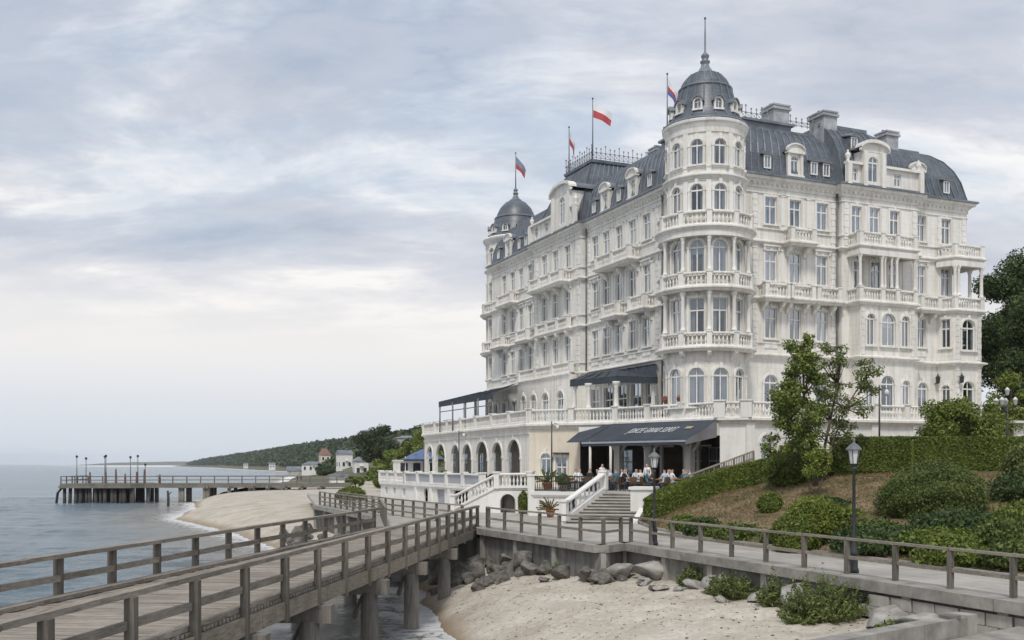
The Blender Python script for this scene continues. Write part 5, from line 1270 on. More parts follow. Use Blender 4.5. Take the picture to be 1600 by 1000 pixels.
# right stone staircase down to the promenade
rs = empty('stone_staircase', 'broad grey stone steps with a white balustrade leading up to the restaurant terrace', 'staircase')
tl, tr_, bl_, br_ = Vector((5.55,60.15)), Vector((8.0,59.35)), Vector((2.95,55.1)), Vector((6.4,54.5))
ns_ = 10
for i in range(ns_):
    t0, t1 = i/ns_, (i+1)/ns_; z = 3.0+(i+1)*1.5/ns_
    q = [bl_+(tl-bl_)*t0, br_+(tr_-br_)*t0, br_+(tr_-br_)*t1, bl_+(tl-bl_)*t1]
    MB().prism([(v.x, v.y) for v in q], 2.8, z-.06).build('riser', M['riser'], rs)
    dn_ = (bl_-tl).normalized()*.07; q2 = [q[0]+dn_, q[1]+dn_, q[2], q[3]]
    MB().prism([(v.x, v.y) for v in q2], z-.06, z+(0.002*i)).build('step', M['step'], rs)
for (bb_, tt_, nm) in ((bl_, tl, 'stringer'), (br_, tr_, 'stringer')):
    s = MB(); sd_ = -1 if bb_ is bl_ else 1; o = Vector((.3*sd_, 0))
    d = tt_-bb_; q0 = bb_-d*.02; q1 = tt_+d*.03
    s.add([(q0.x, q0.y, 2.8), (q1.x, q1.y, 2.8), (q1.x, q1.y, 4.74), (q0.x, q0.y, 3.2), (q0.x+o.x, q0.y, 2.8), (q1.x+o.x, q1.y, 2.8), (q1.x+o.x, q1.y, 4.74), (q0.x+o.x, q0.y, 3.2)], [(0,1,2,3),(4,7,6,5),(2,6,7,3),(0,3,7,4),(1,5,6,2)])
    s.build(nm, M['white'], rs)
balustrade(rs, [(bl_.x-.15, bl_.y), (tl.x-.15, tl.y)], 3.2, 9, 'white', 1.0, zs=[3.16, 4.72], pedw=.4, bstep=.62)
MB().obox((7.35, 57.0, 3.85), (1.25, 1.5, 1.9), -.3).obox((7.35, 57.0, 4.86), (1.45, 1.7, .16), -.3).obox((7.35, 57.0, 3.1), (1.4, 1.65, .4), -.3).build('stair_pedestal', M['white'], rs)

# ramp with wooden railing beside the white corner pier
rp = empty('ramp_railing', 'grey wooden railing climbing beside the hedge to the white corner of the terrace', 'railing')
r0, r1 = Vector((10.2,61.0)), Vector((15.0,63.6))
for i in range(8):
    t = i/7; c = r0+(r1-r0)*t; z = 4.5+1.6*t
    MB().obox((c.x, c.y, z+.40), (.11, .11, 1.0)).build('post', M['woodz'], rp)
for h_ in (.45, .9): MB().bar((r0.x, r0.y, 4.5+h_), (r1.x, r1.y, 6.1+h_), .09, .09).build('rail', M['wood'], rp)
mb = MB()
for i in range(42):
    t = (i+.5)/42; c = r0+(r1-r0)*t; z = 4.5+1.6*t; mb.bar((c.x, c.y, z+.06), (c.x, c.y, z+.88), .04, .04)
stuff(mb.build('bars', M['woodz'], rp))

# ---- awnings and canopies
aw = empty('restaurant_awning', 'dark blue-grey sloping awning with white lettering over the restaurant terrace', 'awning')
o2 = nAB*3.47; A1, B1 = A+o2, B+o2; zt, ze = 9.02, 7.70
def Pn(t, s, dz=0.0):
    c = A+(B-A)*t+o2*(.1+.9*s); return Vector((c.x, c.y, zt+(ze-zt)*s+dz))
fab = MB(); nu, nv = 26, 6; vs = []
for i in range(nu+1):
    for j in range(nv+1): vs.append(Pn(i/nu, j/nv, -.05*sin(pi*j/nv)+.012*sin(i*1.9)*(j/nv)))
fab.add(vs, [(i*(nv+1)+j, (i+1)*(nv+1)+j, (i+1)*(nv+1)+j+1, i*(nv+1)+j+1) for i in range(nu) for j in range(nv)])
fb = fab.build('awning_cloth', M['awning'], aw, True)
md = fb.modifiers.new('thick', 'SOLIDIFY'); md.thickness = .025
# hip wing towards the cream wall
P0 = Vector((pe[0], pe[1], 8.55)); w_ = MB(); q0, q1 = Pn(0, 0), Pn(0, 1)
w_.add([P0, q0, q1, P0+Vector((nr.x*2.4, nr.y*2.4, -.85))], [(0,1,2,3)]); ww_ = w_.build('awning_wing', M['awning'], aw); md = ww_.modifiers.new('thick', 'SOLIDIFY'); md.thickness = .025
MB().add([Pn(1,0), Pn(1,1), Pn(1,1,-.28), Pn(1,0,-1.1)], [(0,1,2,3)]).build('side_valance', M['canvasgrey'], aw)
MB().bar(Pn(0,1,-.06), Pn(1,1,-.06), .06, .12).build('front_bar', M['garage'], aw)
v_ = MB(); n = 40
for i in range(n):
    a, b = Pn(i/n, 1, -.12), Pn((i+1)/n, 1, -.12); dz = .16+.03*(i % 2); v_.add([a, b, b-Vector((0,0,.17)), a-Vector((0,0,.17))], [(0,1,2,3)])
v_.build('front_valance', M['awning'], aw)
for t in (.08, .29): 
    c = Pn(t, .97); MB().tube([(c.x, c.y, ZL), (c.x, c.y, c.z)], .09, 8).build('awning_post', M['trim'], aw, True)
for t in (.36, .74):
    c = Pn(t, .97); MB().bar((c.x, c.y, c.z-.08), tuple(A+(B-A)*t)+(7.4,), .08, .10).build('awning_arm', M['trim'], aw)
MB().bar(Pn(.02,.8,-.42), Pn(.32,.8,-.42), .5, .16).build('light_box', M['garage'], aw)
tcv = bpy.data.curves.new('lettering', 'FONT'); tcv.body = 'JOHCEE GRAND SOPOT'; tcv.size = .62; tcv.extrude = .008; tcv.space_character = 1.25; tcv.space_word = 1.3; tcv.align_x = 'CENTER'; tcv.align_y = 'CENTER'; tcv.offset = -.009
tob = bpy.data.objects.new('tmp_text', tcv); COL.objects.link(tob); bpy.context.view_layer.update()
tme = bpy.data.meshes.new_from_object(tob.evaluated_get(bpy.context.evaluated_depsgraph_get())); bpy.data.objects.remove(tob)
tme.materials.clear(); tme.materials.append(M['letter']); tl_ = mesh_obj('lettering', tme, None, aw)
xa = Vector((dAB.x, dAB.y, 0)); up = (Pn(0,0)-Pn(0,1)).normalized(); za_ = xa.cross(up)
cpos = Pn(.54, .46, .02)
wid = max(v.co.x for v in tme.vertices)-min(v.co.x for v in tme.vertices); sx = 4.0/wid
tl_.matrix_world = Matrix.Translation(cpos) @ Matrix((xa, up, za_)).transposed().to_4x4() @ Matrix.Diagonal((sx, 2.0, 1, 1))
pq = MB().box(-.32, .32, -.14, .14, 0, .03).build('plaque', M['plaque'], aw); pq.matrix_world = Matrix.Translation(Pn(.86, .38, .02)) @ Matrix((xa, up, za_)).transposed().to_4x4() @ Matrix.Diagonal((.85, 1.3, 1, 1))

def canopy(name, label, back, front, zb, zf_, drop=.42, posts=(), m='awning'):
    root = empty(name, label, 'canopy'); mb_ = MB()
    n = len(front); vb = [Vector((*p, zb)) for p in back]; vf = [Vector((*p, zf_)) for p in front]
    for i in range(n-1): mb_.add([vb[i], vb[i+1], vf[i+1], vf[i]], [(0,1,2,3)])
    r_ = mb_.build('canopy_roof', M[m], root); md_ = r_.modifiers.new('thick', 'SOLIDIFY'); md_.thickness = .05
    fs_ = MB()
    for a, b in zip(vf[:-1], vf[1:]): fs_.bar(a-Vector((0,0,drop/2)), b-Vector((0,0,drop/2)), .08, drop)
    fs_.build('fascia', M[m], root)
    rb = MB()
    for i in range(n-1):
        for t in (0, .25, .5, .75): rb.bar(vb[i].lerp(vb[i+1], t)+Vector((0,0,.05)), vf[i].lerp(vf[i+1], t)+Vector((0,0,.05)), .06, .07)
    stuff(rb.build('canopy_ribs', M[m], root))
    return root
v1 = canopy('veranda_canopy', 'dark canopy on white columns over the terrace beside the corner tower', [loc2w(-.05, 17.2), loc2w(-.05, 12.0), loc2w(-.05, 6.4)], [(4.4,77.2), (7.5,73.3), (10.55,74.2)], 13.62, 12.45)
for x, y in ((5.6,75.0), (7.45,73.2), (10.3,74.6), (4.7,77.2)): column(x, y, ZG+1.05, 12.1, 1.45, v1)
v2 = canopy('veranda_canopy', 'long dark flat canopy on thin posts over the far end of the terrace', [loc2w(-.05, 41.5), loc2w(-.05, 35.0), loc2w(-1.35, 29.2)], [(-6.9,96.8), (-4.2,90.5), (-1.6,84.6)], 13.75, 12.0, .42)
for x, y in ((-6.8,96.6), (-5.4,93.2), (-4.1,90.4), (-2.9,87.4), (-1.6,84.8)): MB().tube([(x, y, ZG), (x, y, 11.8)], .065, 8).build('post', M['greyiron'], v2, True)
for t in (.25, .5, .75):
    a = loc2w(-3.2, 41-12*t); column(a[0], a[1], ZG, 12.9, 1.3, v2)
MB().bar((-6.8,96.6,11.1), (-1.6,84.8,11.1), .06, .08).build('tie_rail', M['greyiron'], v2)

# ---- flags
def flagpole(label, x, y, z0, z1, bands, hoist, fly, droop, az=0.0, top=.25):
    r = empty('flagpole', label, 'flagpole', (x, y, z0), 0, None)
    MB().tube([(0,0,0), (0,0,z1-z0)], [.06, .035], 8).build('pole', M['greyiron'], r, True)
    MB().lathe([(.001,z1-z0),(.07,z1-z0+.05),(.08,z1-z0+.1),(.06,z1-z0+.16),(.001,z1-z0+.2)], 8).build('pole_ball', M['iron'], r, True)
    f0 = 0.0
    for frac, mm in bands:
        f = MB(); nu, nv = 12, 4; vs = []
        for i in range(nu+1):
            u = i/nu
            for j in range(nv+1):
                v = f0+frac*j/nv
                X = fly*u*(1-.12*v*u); Zz = z1-z0-top-v*hoist*(1-.25*u*droop)-droop*fly*(.55*u+.25*u*u)
                Yy = .10*sin(u*7+v*2)*u
                vs.append((.05+X*cos(az)-Yy*sin(az), X*sin(az)+Yy*cos(az), Zz))
        f.add(vs, [(i*(nv+1)+j, (i+1)*(nv+1)+j, (i+1)*(nv+1)+j+1, i*(nv+1)+j+1) for i in range(nu) for j in range(nv)])
        f.build('flag_band', M[mm], r, True); f0 += frac
    return r
c = loc2w(1.9, YP0+2.4); flagpole('tall flagpole with the largest white and red flag on the middle roof', c[0], c[1], 32.6, 37.9, [(.5, 'whitecloth'), (.5, 'redcloth')], 1.3, 1.75, .65, .15)
c = loc2w(1.9, YP1-2.4); flagpole('flagpole with small drooping white and red flag at the far edge of the middle roof', c[0], c[1], 32.6, 36.8, [(.5, 'whitecloth'), (.5, 'redcloth')], 1.25, 1.1, 1.5, 1.0)
c = loc2w(2.6, 9.0); flagpole('flagpole with white, red and blue flag beside the corner dome', c[0], c[1], 31.2, 36.3, [(.45, 'whitecloth'), (.27, 'redcloth'), (.28, 'bluecloth')], 1.25, 1.25, 1.15, .7)
c = loc2w(UX, UY); flagpole('flagpole with slate blue and red flag on the far turret dome', c[0], c[1], 35.3, 38.9, [(.6, 'greycloth'), (.4, 'redcloth')], 1.3, 1.3, 1.2, .6)
# ------------------------------------------------------------------ street lamps
def lamp_post(label, x, y, z, h=3.75):
    r = empty('street_lamp', label, 'street lamp', (x, y, z), 0, 'lamps along the path')
    MB().lathe([(.15,0),(.15,.1),(.12,.14),(.11,.5),(.13,.55),(.13,.62),(.085,.7),(.07,.9),(.055,1.0),(.045,h-.75),(.07,h-.72),(.07,h-.66),(.04,h-.62)], 10).build('pole', M['iron'], r, True)
    lan = MB().lathe([(.06,h-.62),(.11,h-.56),(.125,h-.54)], 6).build('lantern_base', M['iron'], r)
    MB().lathe([(.105,h-.54),(.17,h-.14)], 6, cap=False).build('lantern_glass', M['lampglass'], r)
    fr = MB()
    for i in range(6):
        a = 2*pi*i/6; fr.bar((.112*cos(a), .112*sin(a), h-.54), (.178*cos(a), .178*sin(a), h-.14), .018, .018)
    fr.build('lantern_frame', M['iron'], r)
    MB().lathe([(.235,h-.15),(.24,h-.11),(.12,h+.02),(.05,h+.06),(.03,h+.1),(.045,h+.14),(.001,h+.24)], 6).build('lantern_roof', M['greyiron'], r)
    return r
lamp_post('black street lamp in front of the round clipped bushes, the nearer of the two', 10.05, 30.1, ZD, 3.75)
lamp_post('black street lamp standing before the diagonal hedge and the stone steps', 5.6, 40.3, ZD, 3.6)
def thin_lamp(label, x, y, z, h, arms=1, cat='lamp post', name='lamp_post', globe=False):
    r = empty(name, label, cat, (x, y, z))
    MB().tube([(0,0,0), (0,0,h)], [.06, .04], 8).build('pole', M['iron'], r, True)
    for i in range(arms):
        s = (-1)**i; MB().tube([(0,0,h-.3), (s*.22,0,h-.1), (s*.4,0,h-.2)], .025, 6).build('arm', M['iron'], r, True)
        MB().lathe([(.05,h-.22),(.12,h-.3),(.13,h-.5),(.02,h-.58)], 8, s*.4, 0).build('lantern', M['lampglass'], r, True)
    return r
p = at(862, 0, 70); thin_lamp('slim black lamp post before the cream wall of the terrace', p.x, 70, ZL, 4.6)
p = at(740, 0, 82); thin_lamp('slim black lamp post in front of the arcade arches', p.x-1.2, 82.5, ZL, 4.4)
p = at(1374, 0, 56); thin_lamp('slim black lamp post rising behind the long hedge', p.x, 56, 6.0, 4.5, 2)
r = empty('street_lamp', 'ornate lamp with cluster of pale lanterns at the right edge behind the hedge', 'street lamp', at(1574, 0, 60).xy.to_tuple()+(6.1,))
MB().tube([(0,0,0), (0,0,3.6)], [.1, .06], 8).build('pole', M['iron'], r, True)
for i in range(5):
    a = 2*pi*i/5; R_ = .6 if i else 0; zz_ = 3.5 if i else 4.1
    if i: MB().tube([(0,0,3.1), (R_*.6*cos(a), R_*.6*sin(a), 3.25), (R_*cos(a), R_*sin(a), 3.5)], .03, 6).build('arm', M['iron'], r, True)
    MB().lathe([(.05,zz_),(.10,zz_+.08),(.14,zz_+.3),(.17,zz_+.34),(.02,zz_+.5)], 6, R_*cos(a), R_*sin(a)).build('lantern', M['lampglass'], r, True)

# ------------------------------------------------------------------ restaurant tables, chairs, guests
def make_table(label):
    r = empty('restaurant_table', label, 'table', (0,0,0), 0, 'tables on the restaurant terrace')
    MB().lathe([(.001,.70),(.40,.70),(.42,.72),(.42,.745),(.40,.75),(.001,.75)], 16).build('table_top', M['tablewood'], r)
    MB().lathe([(.26,0),(.26,.03),(.05,.06),(.04,.70)], 10).build('pedestal', M['iron'], r, True); return r
def make_chair(label):
    r = empty('restaurant_chair', label, 'chair', (0,0,0), 0, 'chairs on the restaurant terrace')
    MB().box(-.22,.22,-.22,.22,.42,.47).build('seat', M['rattan'], r)
    b = MB(); pts = [(-.22,.2),(-.12,.25),(0,.26),(.12,.25),(.22,.2)]
    for a, c in zip(pts[:-1], pts[1:]): b.add([(a[0],a[1],.5),(c[0],c[1],.5),(c[0],c[1]+.06,.9),(a[0],a[1]+.06,.9),(a[0],a[1]+.03,.5),(c[0],c[1]+.03,.5),(c[0],c[1]+.09,.9),(a[0],a[1]+.09,.9)], [(0,1,2,3),(4,7,6,5),(3,2,6,7)])
    b.build('backrest', M['rattan'], r)
    for sx in (-1, 1):
        for sy in (-1, 1): MB().bar((sx*.2, sy*.2, 0), (sx*.19, sy*.19, .44), .035, .035).build('leg', M['iron'], r)
    return r
def person_mesh(name, pose, shirt, trousers='denim'):
    # one skinned body; joints in metres, facing -y
    if pose == 'sit':
        J = {'pel':(0,0,.55,.15),'wst':(0,.02,.75,.135),'chs':(0,.02,1.0,.15),'nck':(0,0,1.15,.055),'hd0':(0,-.02,1.24,.085),'hd1':(0,-.02,1.38,.085)}
        for s, k_ in ((-1,'l'),(1,'r')):
            J.update({k_+'hip':(s*.09,-.05,.53,.095), k_+'kne':(s*.11,-.45,.52,.065), k_+'ank':(s*.11,-.47,.10,.045), k_+'toe':(s*.11,-.62,.05,.04),
                      k_+'sho':(s*.19,.02,1.06,.06), k_+'elb':(s*.24,-.10,.82,.045), k_+'wri':(s*.15,-.34,.80,.032), k_+'han':(s*.11,-.42,.80,.035)})
    else:
        J = {'pel':(0,0,.95,.14),'wst':(0,0,1.12,.125),'chs':(0,.01,1.35,.15),'nck':(0,0,1.50,.055),'hd0':(0,-.02,1.58,.085),'hd1':(0,-.02,1.70,.085)}
        for s, k_ in ((-1,'l'),(1,'r')):
            f = .14*s
            J.update({k_+'hip':(s*.09,0,.90,.10), k_+'kne':(s*.10,-f*.6,.49,.065), k_+'ank':(s*.10,f*.8,.08,.045), k_+'toe':(s*.10,f*.8-.15,.04,.04),
                      k_+'sho':(s*.19,.01,1.41,.06), k_+'elb':(s*.24,.03+f*.3,1.14,.045), k_+'wri':(s*.25,-.08-f*.5,.90,.032), k_+'han':(s*.25,-.12-f*.5,.82,.035)})
    keys = list(J); E = [('pel','wst'),('wst','chs'),('chs','nck'),('nck','hd0'),('hd0','hd1')]
    for k_ in 'lr': E += [('pel',k_+'hip'),(k_+'hip',k_+'kne'),(k_+'kne',k_+'ank'),(k_+'ank',k_+'toe'),('chs',k_+'sho'),(k_+'sho',k_+'elb'),(k_+'elb',k_+'wri'),(k_+'wri',k_+'han')]
    me_ = bpy.data.meshes.new(name); me_.from_pydata([J[k_][:3] for k_ in keys], [(keys.index(a), keys.index(b)) for a, b in E], [])
    ob = bpy.data.objects.new('tmp_body', me_); COL.objects.link(ob); ob.modifiers.new('s', 'SKIN'); sv = me_.skin_vertices[0].data
    for i, k_ in enumerate(keys): sv[i].radius = (J[k_][3], J[k_][3]); sv[i].use_root = (i == 0)
    sb = ob.modifiers.new('u', 'SUBSURF'); sb.levels = 1; sb.render_levels = 1
    bpy.context.view_layer.update(); out = bpy.data.meshes.new_from_object(ob.evaluated_get(bpy.context.evaluated_depsgraph_get())); bpy.data.objects.remove(ob)
    out.materials.clear()
    for mm in (M['skin'], M[shirt], M[trousers], M['hair']): out.materials.append(mm)
    zn, zc_ = J['nck'][2]-.01, J['pel'][2]+.02
    for p_ in out.polygons:
        c = p_.center; p_.use_smooth = True
        if c.z > J['hd0'][2]+.05 and (c.y > -.02 or c.z > J['hd1'][2]+.02): p_.material_index = 3
        elif c.z > zn or abs(c.x) > .13 and (c.y < -.22 and c.z > .7) or (pose != 'sit' and abs(c.x) > .2 and c.z < 1.0): p_.material_index = 0
        elif c.z > zc_ or (pose == 'sit' and c.z > .6): p_.material_index = 1
        else: p_.material_index = 2
    return out
T0 = make_table('x'); C0 = make_chair('x')
tabs = [(4.9,66.6),(6.2,65.4),(7.6,64.3),(9.0,63.2),(6.6,67.6),(8.0,66.3),(9.4,65.0),(10.6,63.9),(5.6,68.8),(8.9,68.0),(3.6,67.6),(10.2,62.6),(4.3,70.2),(6.3,71.0),(7.9,69.4)]
tl_lab = ['round wooden table nearest the small platform railing', 'round wooden table in the front row just behind the stairs', 'round wooden table third along the front row', 'round wooden table in the front row nearest the ramp railing',
  'round wooden table at the left of the middle row', 'round wooden table in the centre of the restaurant terrace', 'round wooden table at the right of the middle row', 'round wooden table beside the right-hand pier of the restaurant', 'round wooden table at the back left by the awning post', 'round wooden table at the back by the dining room doors', 'round wooden table close to the cream wall at the left', 'round wooden table at the right end beside the ramp', 'round wooden table at the far left under the awning wing', 'round wooden table behind the left awning posts', 'round wooden table behind the middle pier']
seat_spots = []
for i, (x, y) in enumerate(tabs):
    t = T0 if i == 0 else copy_tree(T0)
    t.location = (x, y, ZL); t['label'] = tl_lab[i]
    tch = []; tch_a = []
    for k_ in range(3):
        a = random.uniform(0, .6)+k_*2*pi/3+i; cx_, cy_ = x+.66*cos(a), y+.66*sin(a)
        c = C0 if (i == 0 and k_ == 0) else copy_tree(C0)
        c.location = (cx_, cy_, ZL); c.rotation_euler = (0, 0, a-pi/2); tch.append(c)
        tch_a.append((c, cx_, cy_, a-pi/2))
    for w_, (c, cx_, cy_, a_) in zip(('left', 'middle', 'right'), sorted(tch_a, key=lambda o_: o_[1])): seat_spots.append((cx_, cy_, a_, w_, tl_lab[i][len('round wooden table'):]))
    for w_, c in zip(('left', 'middle', 'right'), sorted(tch, key=lambda o_: o_.location.x)): c['label'] = w_+' woven chair of the table'+tl_lab[i][len('round wooden table'):]
gm = {k_: person_mesh('person', 'sit', k_) for k_ in ('shirtpale', 'shirtdark', 'shirtorange', 'shirtteal', 'whitecloth')}
gn = {'shirtpale': 'pale blue shirt', 'shirtdark': 'black top', 'shirtorange': 'ochre jumper', 'shirtteal': 'teal top', 'whitecloth': 'white shirt'}
rg = random.Random(11)
for x, y, a, w_, desc in seat_spots:
    if rg.random() > .58: continue
    k_ = rg.choice(('shirtpale', 'shirtdark', 'shirtorange', 'shirtteal', 'whitecloth', 'shirtpale', 'shirtdark'))
    o = mesh_obj('person', gm[k_]); o.location = (x, y, ZL); o.rotation_euler = (0, 0, a+rg.uniform(-.2, .2)); tag(o, 'guest in '+gn[k_]+', '+w_+' at table'+desc, 'person', 'restaurant guests')
sm_ = person_mesh('person', 'walk', 'whitecloth', 'shirtdark')
for x, y, a, lab in ((5.9, 67.0, .6, 'waiter in white shirt standing at the left under the awning'), (8.6, 65.2, -.7, 'waiter in white shirt standing in the middle of the restaurant terrace')):
    o = mesh_obj('person', sm_); o.location = (x, y, ZL); o.rotation_euler = (0, 0, a); tag(o, lab, 'person')
pd_ = [(at(465,0,225).x, 225, 'shirtdark', 'person in dark clothes walking on the distant beach, left of a pair'), (at(469,0,226).x+.2, 226, 'denim', 'person in dark clothes walking on the distant beach, right of a pair')]
wm = person_mesh('person', 'walk', 'shirtdark')
for x, y, sh, lab in pd_:
    o = mesh_obj('person', wm); o.location = (x, y, bz(x, y)); tag(o, lab, 'person', 'walkers on the far beach'); o.rotation_euler = (0, 0, 1.3)

# ------------------------------------------------------------------ rocks
def rock_mesh(seed, m):
    bm = bmesh.new(); bmesh.ops.create_icosphere(bm, subdivisions=4, radius=1.0); ra = random.Random(seed)
    pl = [(Vector((ra.gauss(0,1), ra.gauss(0,1), ra.gauss(0,.8))).normalized(), ra.uniform(.42, .82)) for _ in range(15)]
    for v in bm.verts:
        for n_, d_ in pl:
            e = v.co.dot(n_)-d_
            if e > 0: v.co -= n_*e*.97
        f = fbm(np.array([v.co.x*1.7+seed*3]), np.array([v.co.y*1.7+v.co.z*2.1]), 3, 50)[0]; v.co *= .93+.15*f
    me_ = bpy.data.meshes.new('boulder'); bm.to_mesh(me_); bm.free()
    me_.polygons.foreach_set('use_smooth', [True]*len(me_.polygons)); me_.materials.append(m); return me_
RM = [rock_mesh(i, M['rock']) for i in range(6)]; RP_ = [rock_mesh(20+i, M['rockpale']) for i in range(4)]
def rock(me_, x, y, s, label, group, sink=.3):
    o = mesh_obj('boulder', me_); sx, sy, sz = s*random.uniform(.85,1.3), s*random.uniform(.75,1.1), s*random.uniform(.5,.8)
    z = bz(x, y); o.location = (x, y, z+sz*(1-sink)-.02*s); o.scale = (sx, sy, sz); o.rotation_euler = (random.uniform(-.25,.25), random.uniform(-.25,.25), random.uniform(0, 6.28)); tag(o, label, 'rock', group)
    return o
ra = random.Random(5); n = 0
for i in range(58):
    t = ra.random(); q = ra.random()
    # a heap at the foot of the wall below the boardwalk end thinning along the wall
    if i < 34: x = -3.8+ra.random()*4.6; y = 49.8-(x+1.2)*1.35*max(0, 1 if x > -1.2 else 0)-ra.random()*3.6+(0.3 if x < -1 else 0); s = .34+.42*ra.random()**1.5
    elif i < 48: x = -.6+ra.random()*4.3; y = 50.7-(x+1.4)*2.14-.55-ra.random()*1.6; s = .25+.45*ra.random()
    else: x = -3.2+ra.random()*4.6; y = 46.8-(x+2.2)*1.2-ra.random()*2.6; s = .16+.3*ra.random()
    if shore_dist(np.array([[x]]), np.array([[y]]))[0,0] < .25: continue
    o = rock(RM[i % 6], x, y, s, 'dark grey boulder in the rock pile at the foot of the sea wall', 'boulders below the sea wall', .5)
    if i < 34 and q < .3: o.location.z += s*.4
for i in range(22):
    t = ra.random()*.95; o_ = .5+ra.random()*2.6; x = -15.2+7*t-.92*o_; y = 79.5-17*t-.38*o_
    rock(RM[i % 6], x, y, .4+.6*ra.random(), 'dark boulder under the far bend of the wooden walkway', 'boulders below the walkway bend', .3)
for x, y, s, lab in ((4.3,40.0,.62,'brown boulder standing against the jutting corner of the sea wall'), (5.35,39.2,.72,'rounded dark boulder at the wall right of the jutting corner'), (6.35,35.6,.5,'pale rock low among the beach shrubs, leftmost'),
    (6.9,34.6,.62,'pale slanting rock behind the left beach shrubs'), (7.75,31.8,.5,'small pale rock between two beach shrubs'), (8.35,30.2,.72,'pale flat-topped rock left of the largest beach shrub'), (9.75,26.6,.78,'large grey cracked rock right of the largest beach shrub'), (9.95,25.3,.55,'grey rock beside the low parapet'), (3.3,39.2,.45,'flat grey rock on the sand by the wall corner')):
    rock(RP_[int(x*7) % 4], x, y, s, lab, None, .35)
for i in range(16):
    t = ra.random(); o_ = .3+ra.random()*1.3; x = 4.8+6.2*t-.91*o_; y = 40.4-15*t-.41*o_
    rock(RP_[i % 4] if i % 3 else RM[i % 6], x, y, .16+.22*ra.random(), 'small half-buried stone in the sand along the long low sea wall', 'stones along the low sea wall', .5)
MB().tube([(7.0,23.6,bz(7,23.6)+.06), (7.9,24.1,bz(7.9,24.1)+.07)], [.09,.07], 7).build('driftwood', M['bark']); tag(bpy.data.objects['driftwood'], 'short dark piece of driftwood on the sand by the parapet', 'driftwood')
# scattered pebbles and weed on the sand
npb = 2600; px_ = rng.uniform(-3.5, 10.5, npb); py_ = rng.uniform(22, 50, npb)
dd_ = shore_dist(px_[:, None], py_[:, None])[:, 0]; edge = np.interp(py_, [24.3, 38.6, 50.7], [11.66, 5.8, -1.4]); keep = (dd_ > .6) & (px_ < edge-.15); px_, py_ = px_[keep], py_[keep]
pz_ = beach_z(px_[:, None], py_[:, None])[:, 0]; V = []; Q = []; OC = np.array([(1,0,0),(0,1,0),(-1,0,0),(0,-1,0),(0,0,1),(0,0,-1)], float); OF = [(0,1,4),(1,2,4),(2,3,4),(3,0,4),(1,0,5),(2,1,5),(3,2,5),(0,3,5)]
for i, (x, y, z) in enumerate(zip(px_, py_, pz_)):
    s = rng.uniform(.008, .030)*(1.6 if rng.random() < .06 else 1); a = rng.uniform(0, 6.28); sc3 = np.array([s*rng.uniform(1,3.0), s, s*.55]); W3 = OC*sc3
    V.append(np.stack([x+W3[:,0]*cos(a)-W3[:,1]*sin(a), y+W3[:,0]*sin(a)+W3[:,1]*cos(a), z+W3[:,2]+s*.2], -1)); Q.append(np.array(OF)+6*i)
stuff(mesh_obj('pebbles', np_mesh('pebbles', np.concatenate(V), np.concatenate(Q), M['rock'])))

# ------------------------------------------------------------------ foliage
def leaf_mesh(name, P, Nr, size, m, jitter=.9, asp=.55, droop=0.0):
    n = len(P); Nr = Nr+rng.normal(0, jitter, (n, 3)); Nr /= np.linalg.norm(Nr, axis=1, keepdims=True)+1e-9
    R = rng.normal(0, 1, (n, 3)); T = np.cross(Nr, R); T /= np.linalg.norm(T, axis=1, keepdims=True)+1e-9; B_ = np.cross(Nr, T)
    s = (size*rng.uniform(.6, 1.35, n))[:, None]
    V = np.stack([P-T*s, P+B_*s*asp, P+T*s, P-B_*s*asp], 1).reshape(-1, 3)
    return np_mesh(name, V, np.arange(4*n).reshape(n, 4), m)
def sph(n):
    v = rng.normal(0, 1, (n, 3)); return v/np.linalg.norm(v, axis=1, keepdims=True)
def lump(D_, seed, f=2.2, amp=.22):
    return 1+amp*2*(fbm(D_[:,0]*f+5+seed, D_[:,1]*f+D_[:,2]*f*1.3, 3, 60+seed % 7)-.45)
def core_mesh(name, rx, ry, rz, seed, m, s=.86, half=False):
    bm = bmesh.new(); bmesh.ops.create_icosphere(bm, subdivisions=3, radius=1.0)
    V = np.array([v.co[:] for v in bm.verts]); L = lump(V, seed)
    for v, l in zip(bm.verts, L): v.co = Vector((v.co.x*rx*l*s, v.co.y*ry*l*s, v.co.z*rz*l*s))
    me_ = bpy.data.meshes.new(name); bm.to_mesh(me_); bm.free(); me_.materials.append(m); return me_
def bush(name, label, x, y, z, rx, ry, rz, n, size, m, seed=0, cat='bush', group=None, up=.75, jit=.8, shag=.06):
    r = empty(name, label, cat, (x, y, z), 0, group)
    D_ = sph(n); L = lump(D_, seed)*(1-rng.random(n)**3*.14+rng.normal(0, shag, n))
    P = D_*L[:, None]*np.array([rx, ry, rz])+np.array([0, 0, rz*up]); k_ = P[:, 2] > -.05
    mesh_obj('foliage', leaf_mesh('foliage', P[k_], D_[k_], size, m, jit), None, r)
    c = mesh_obj('inner_growth', core_mesh('inner_growth', rx, ry, rz, seed, m), None, r); c.location = (0, 0, rz*up)
    return r
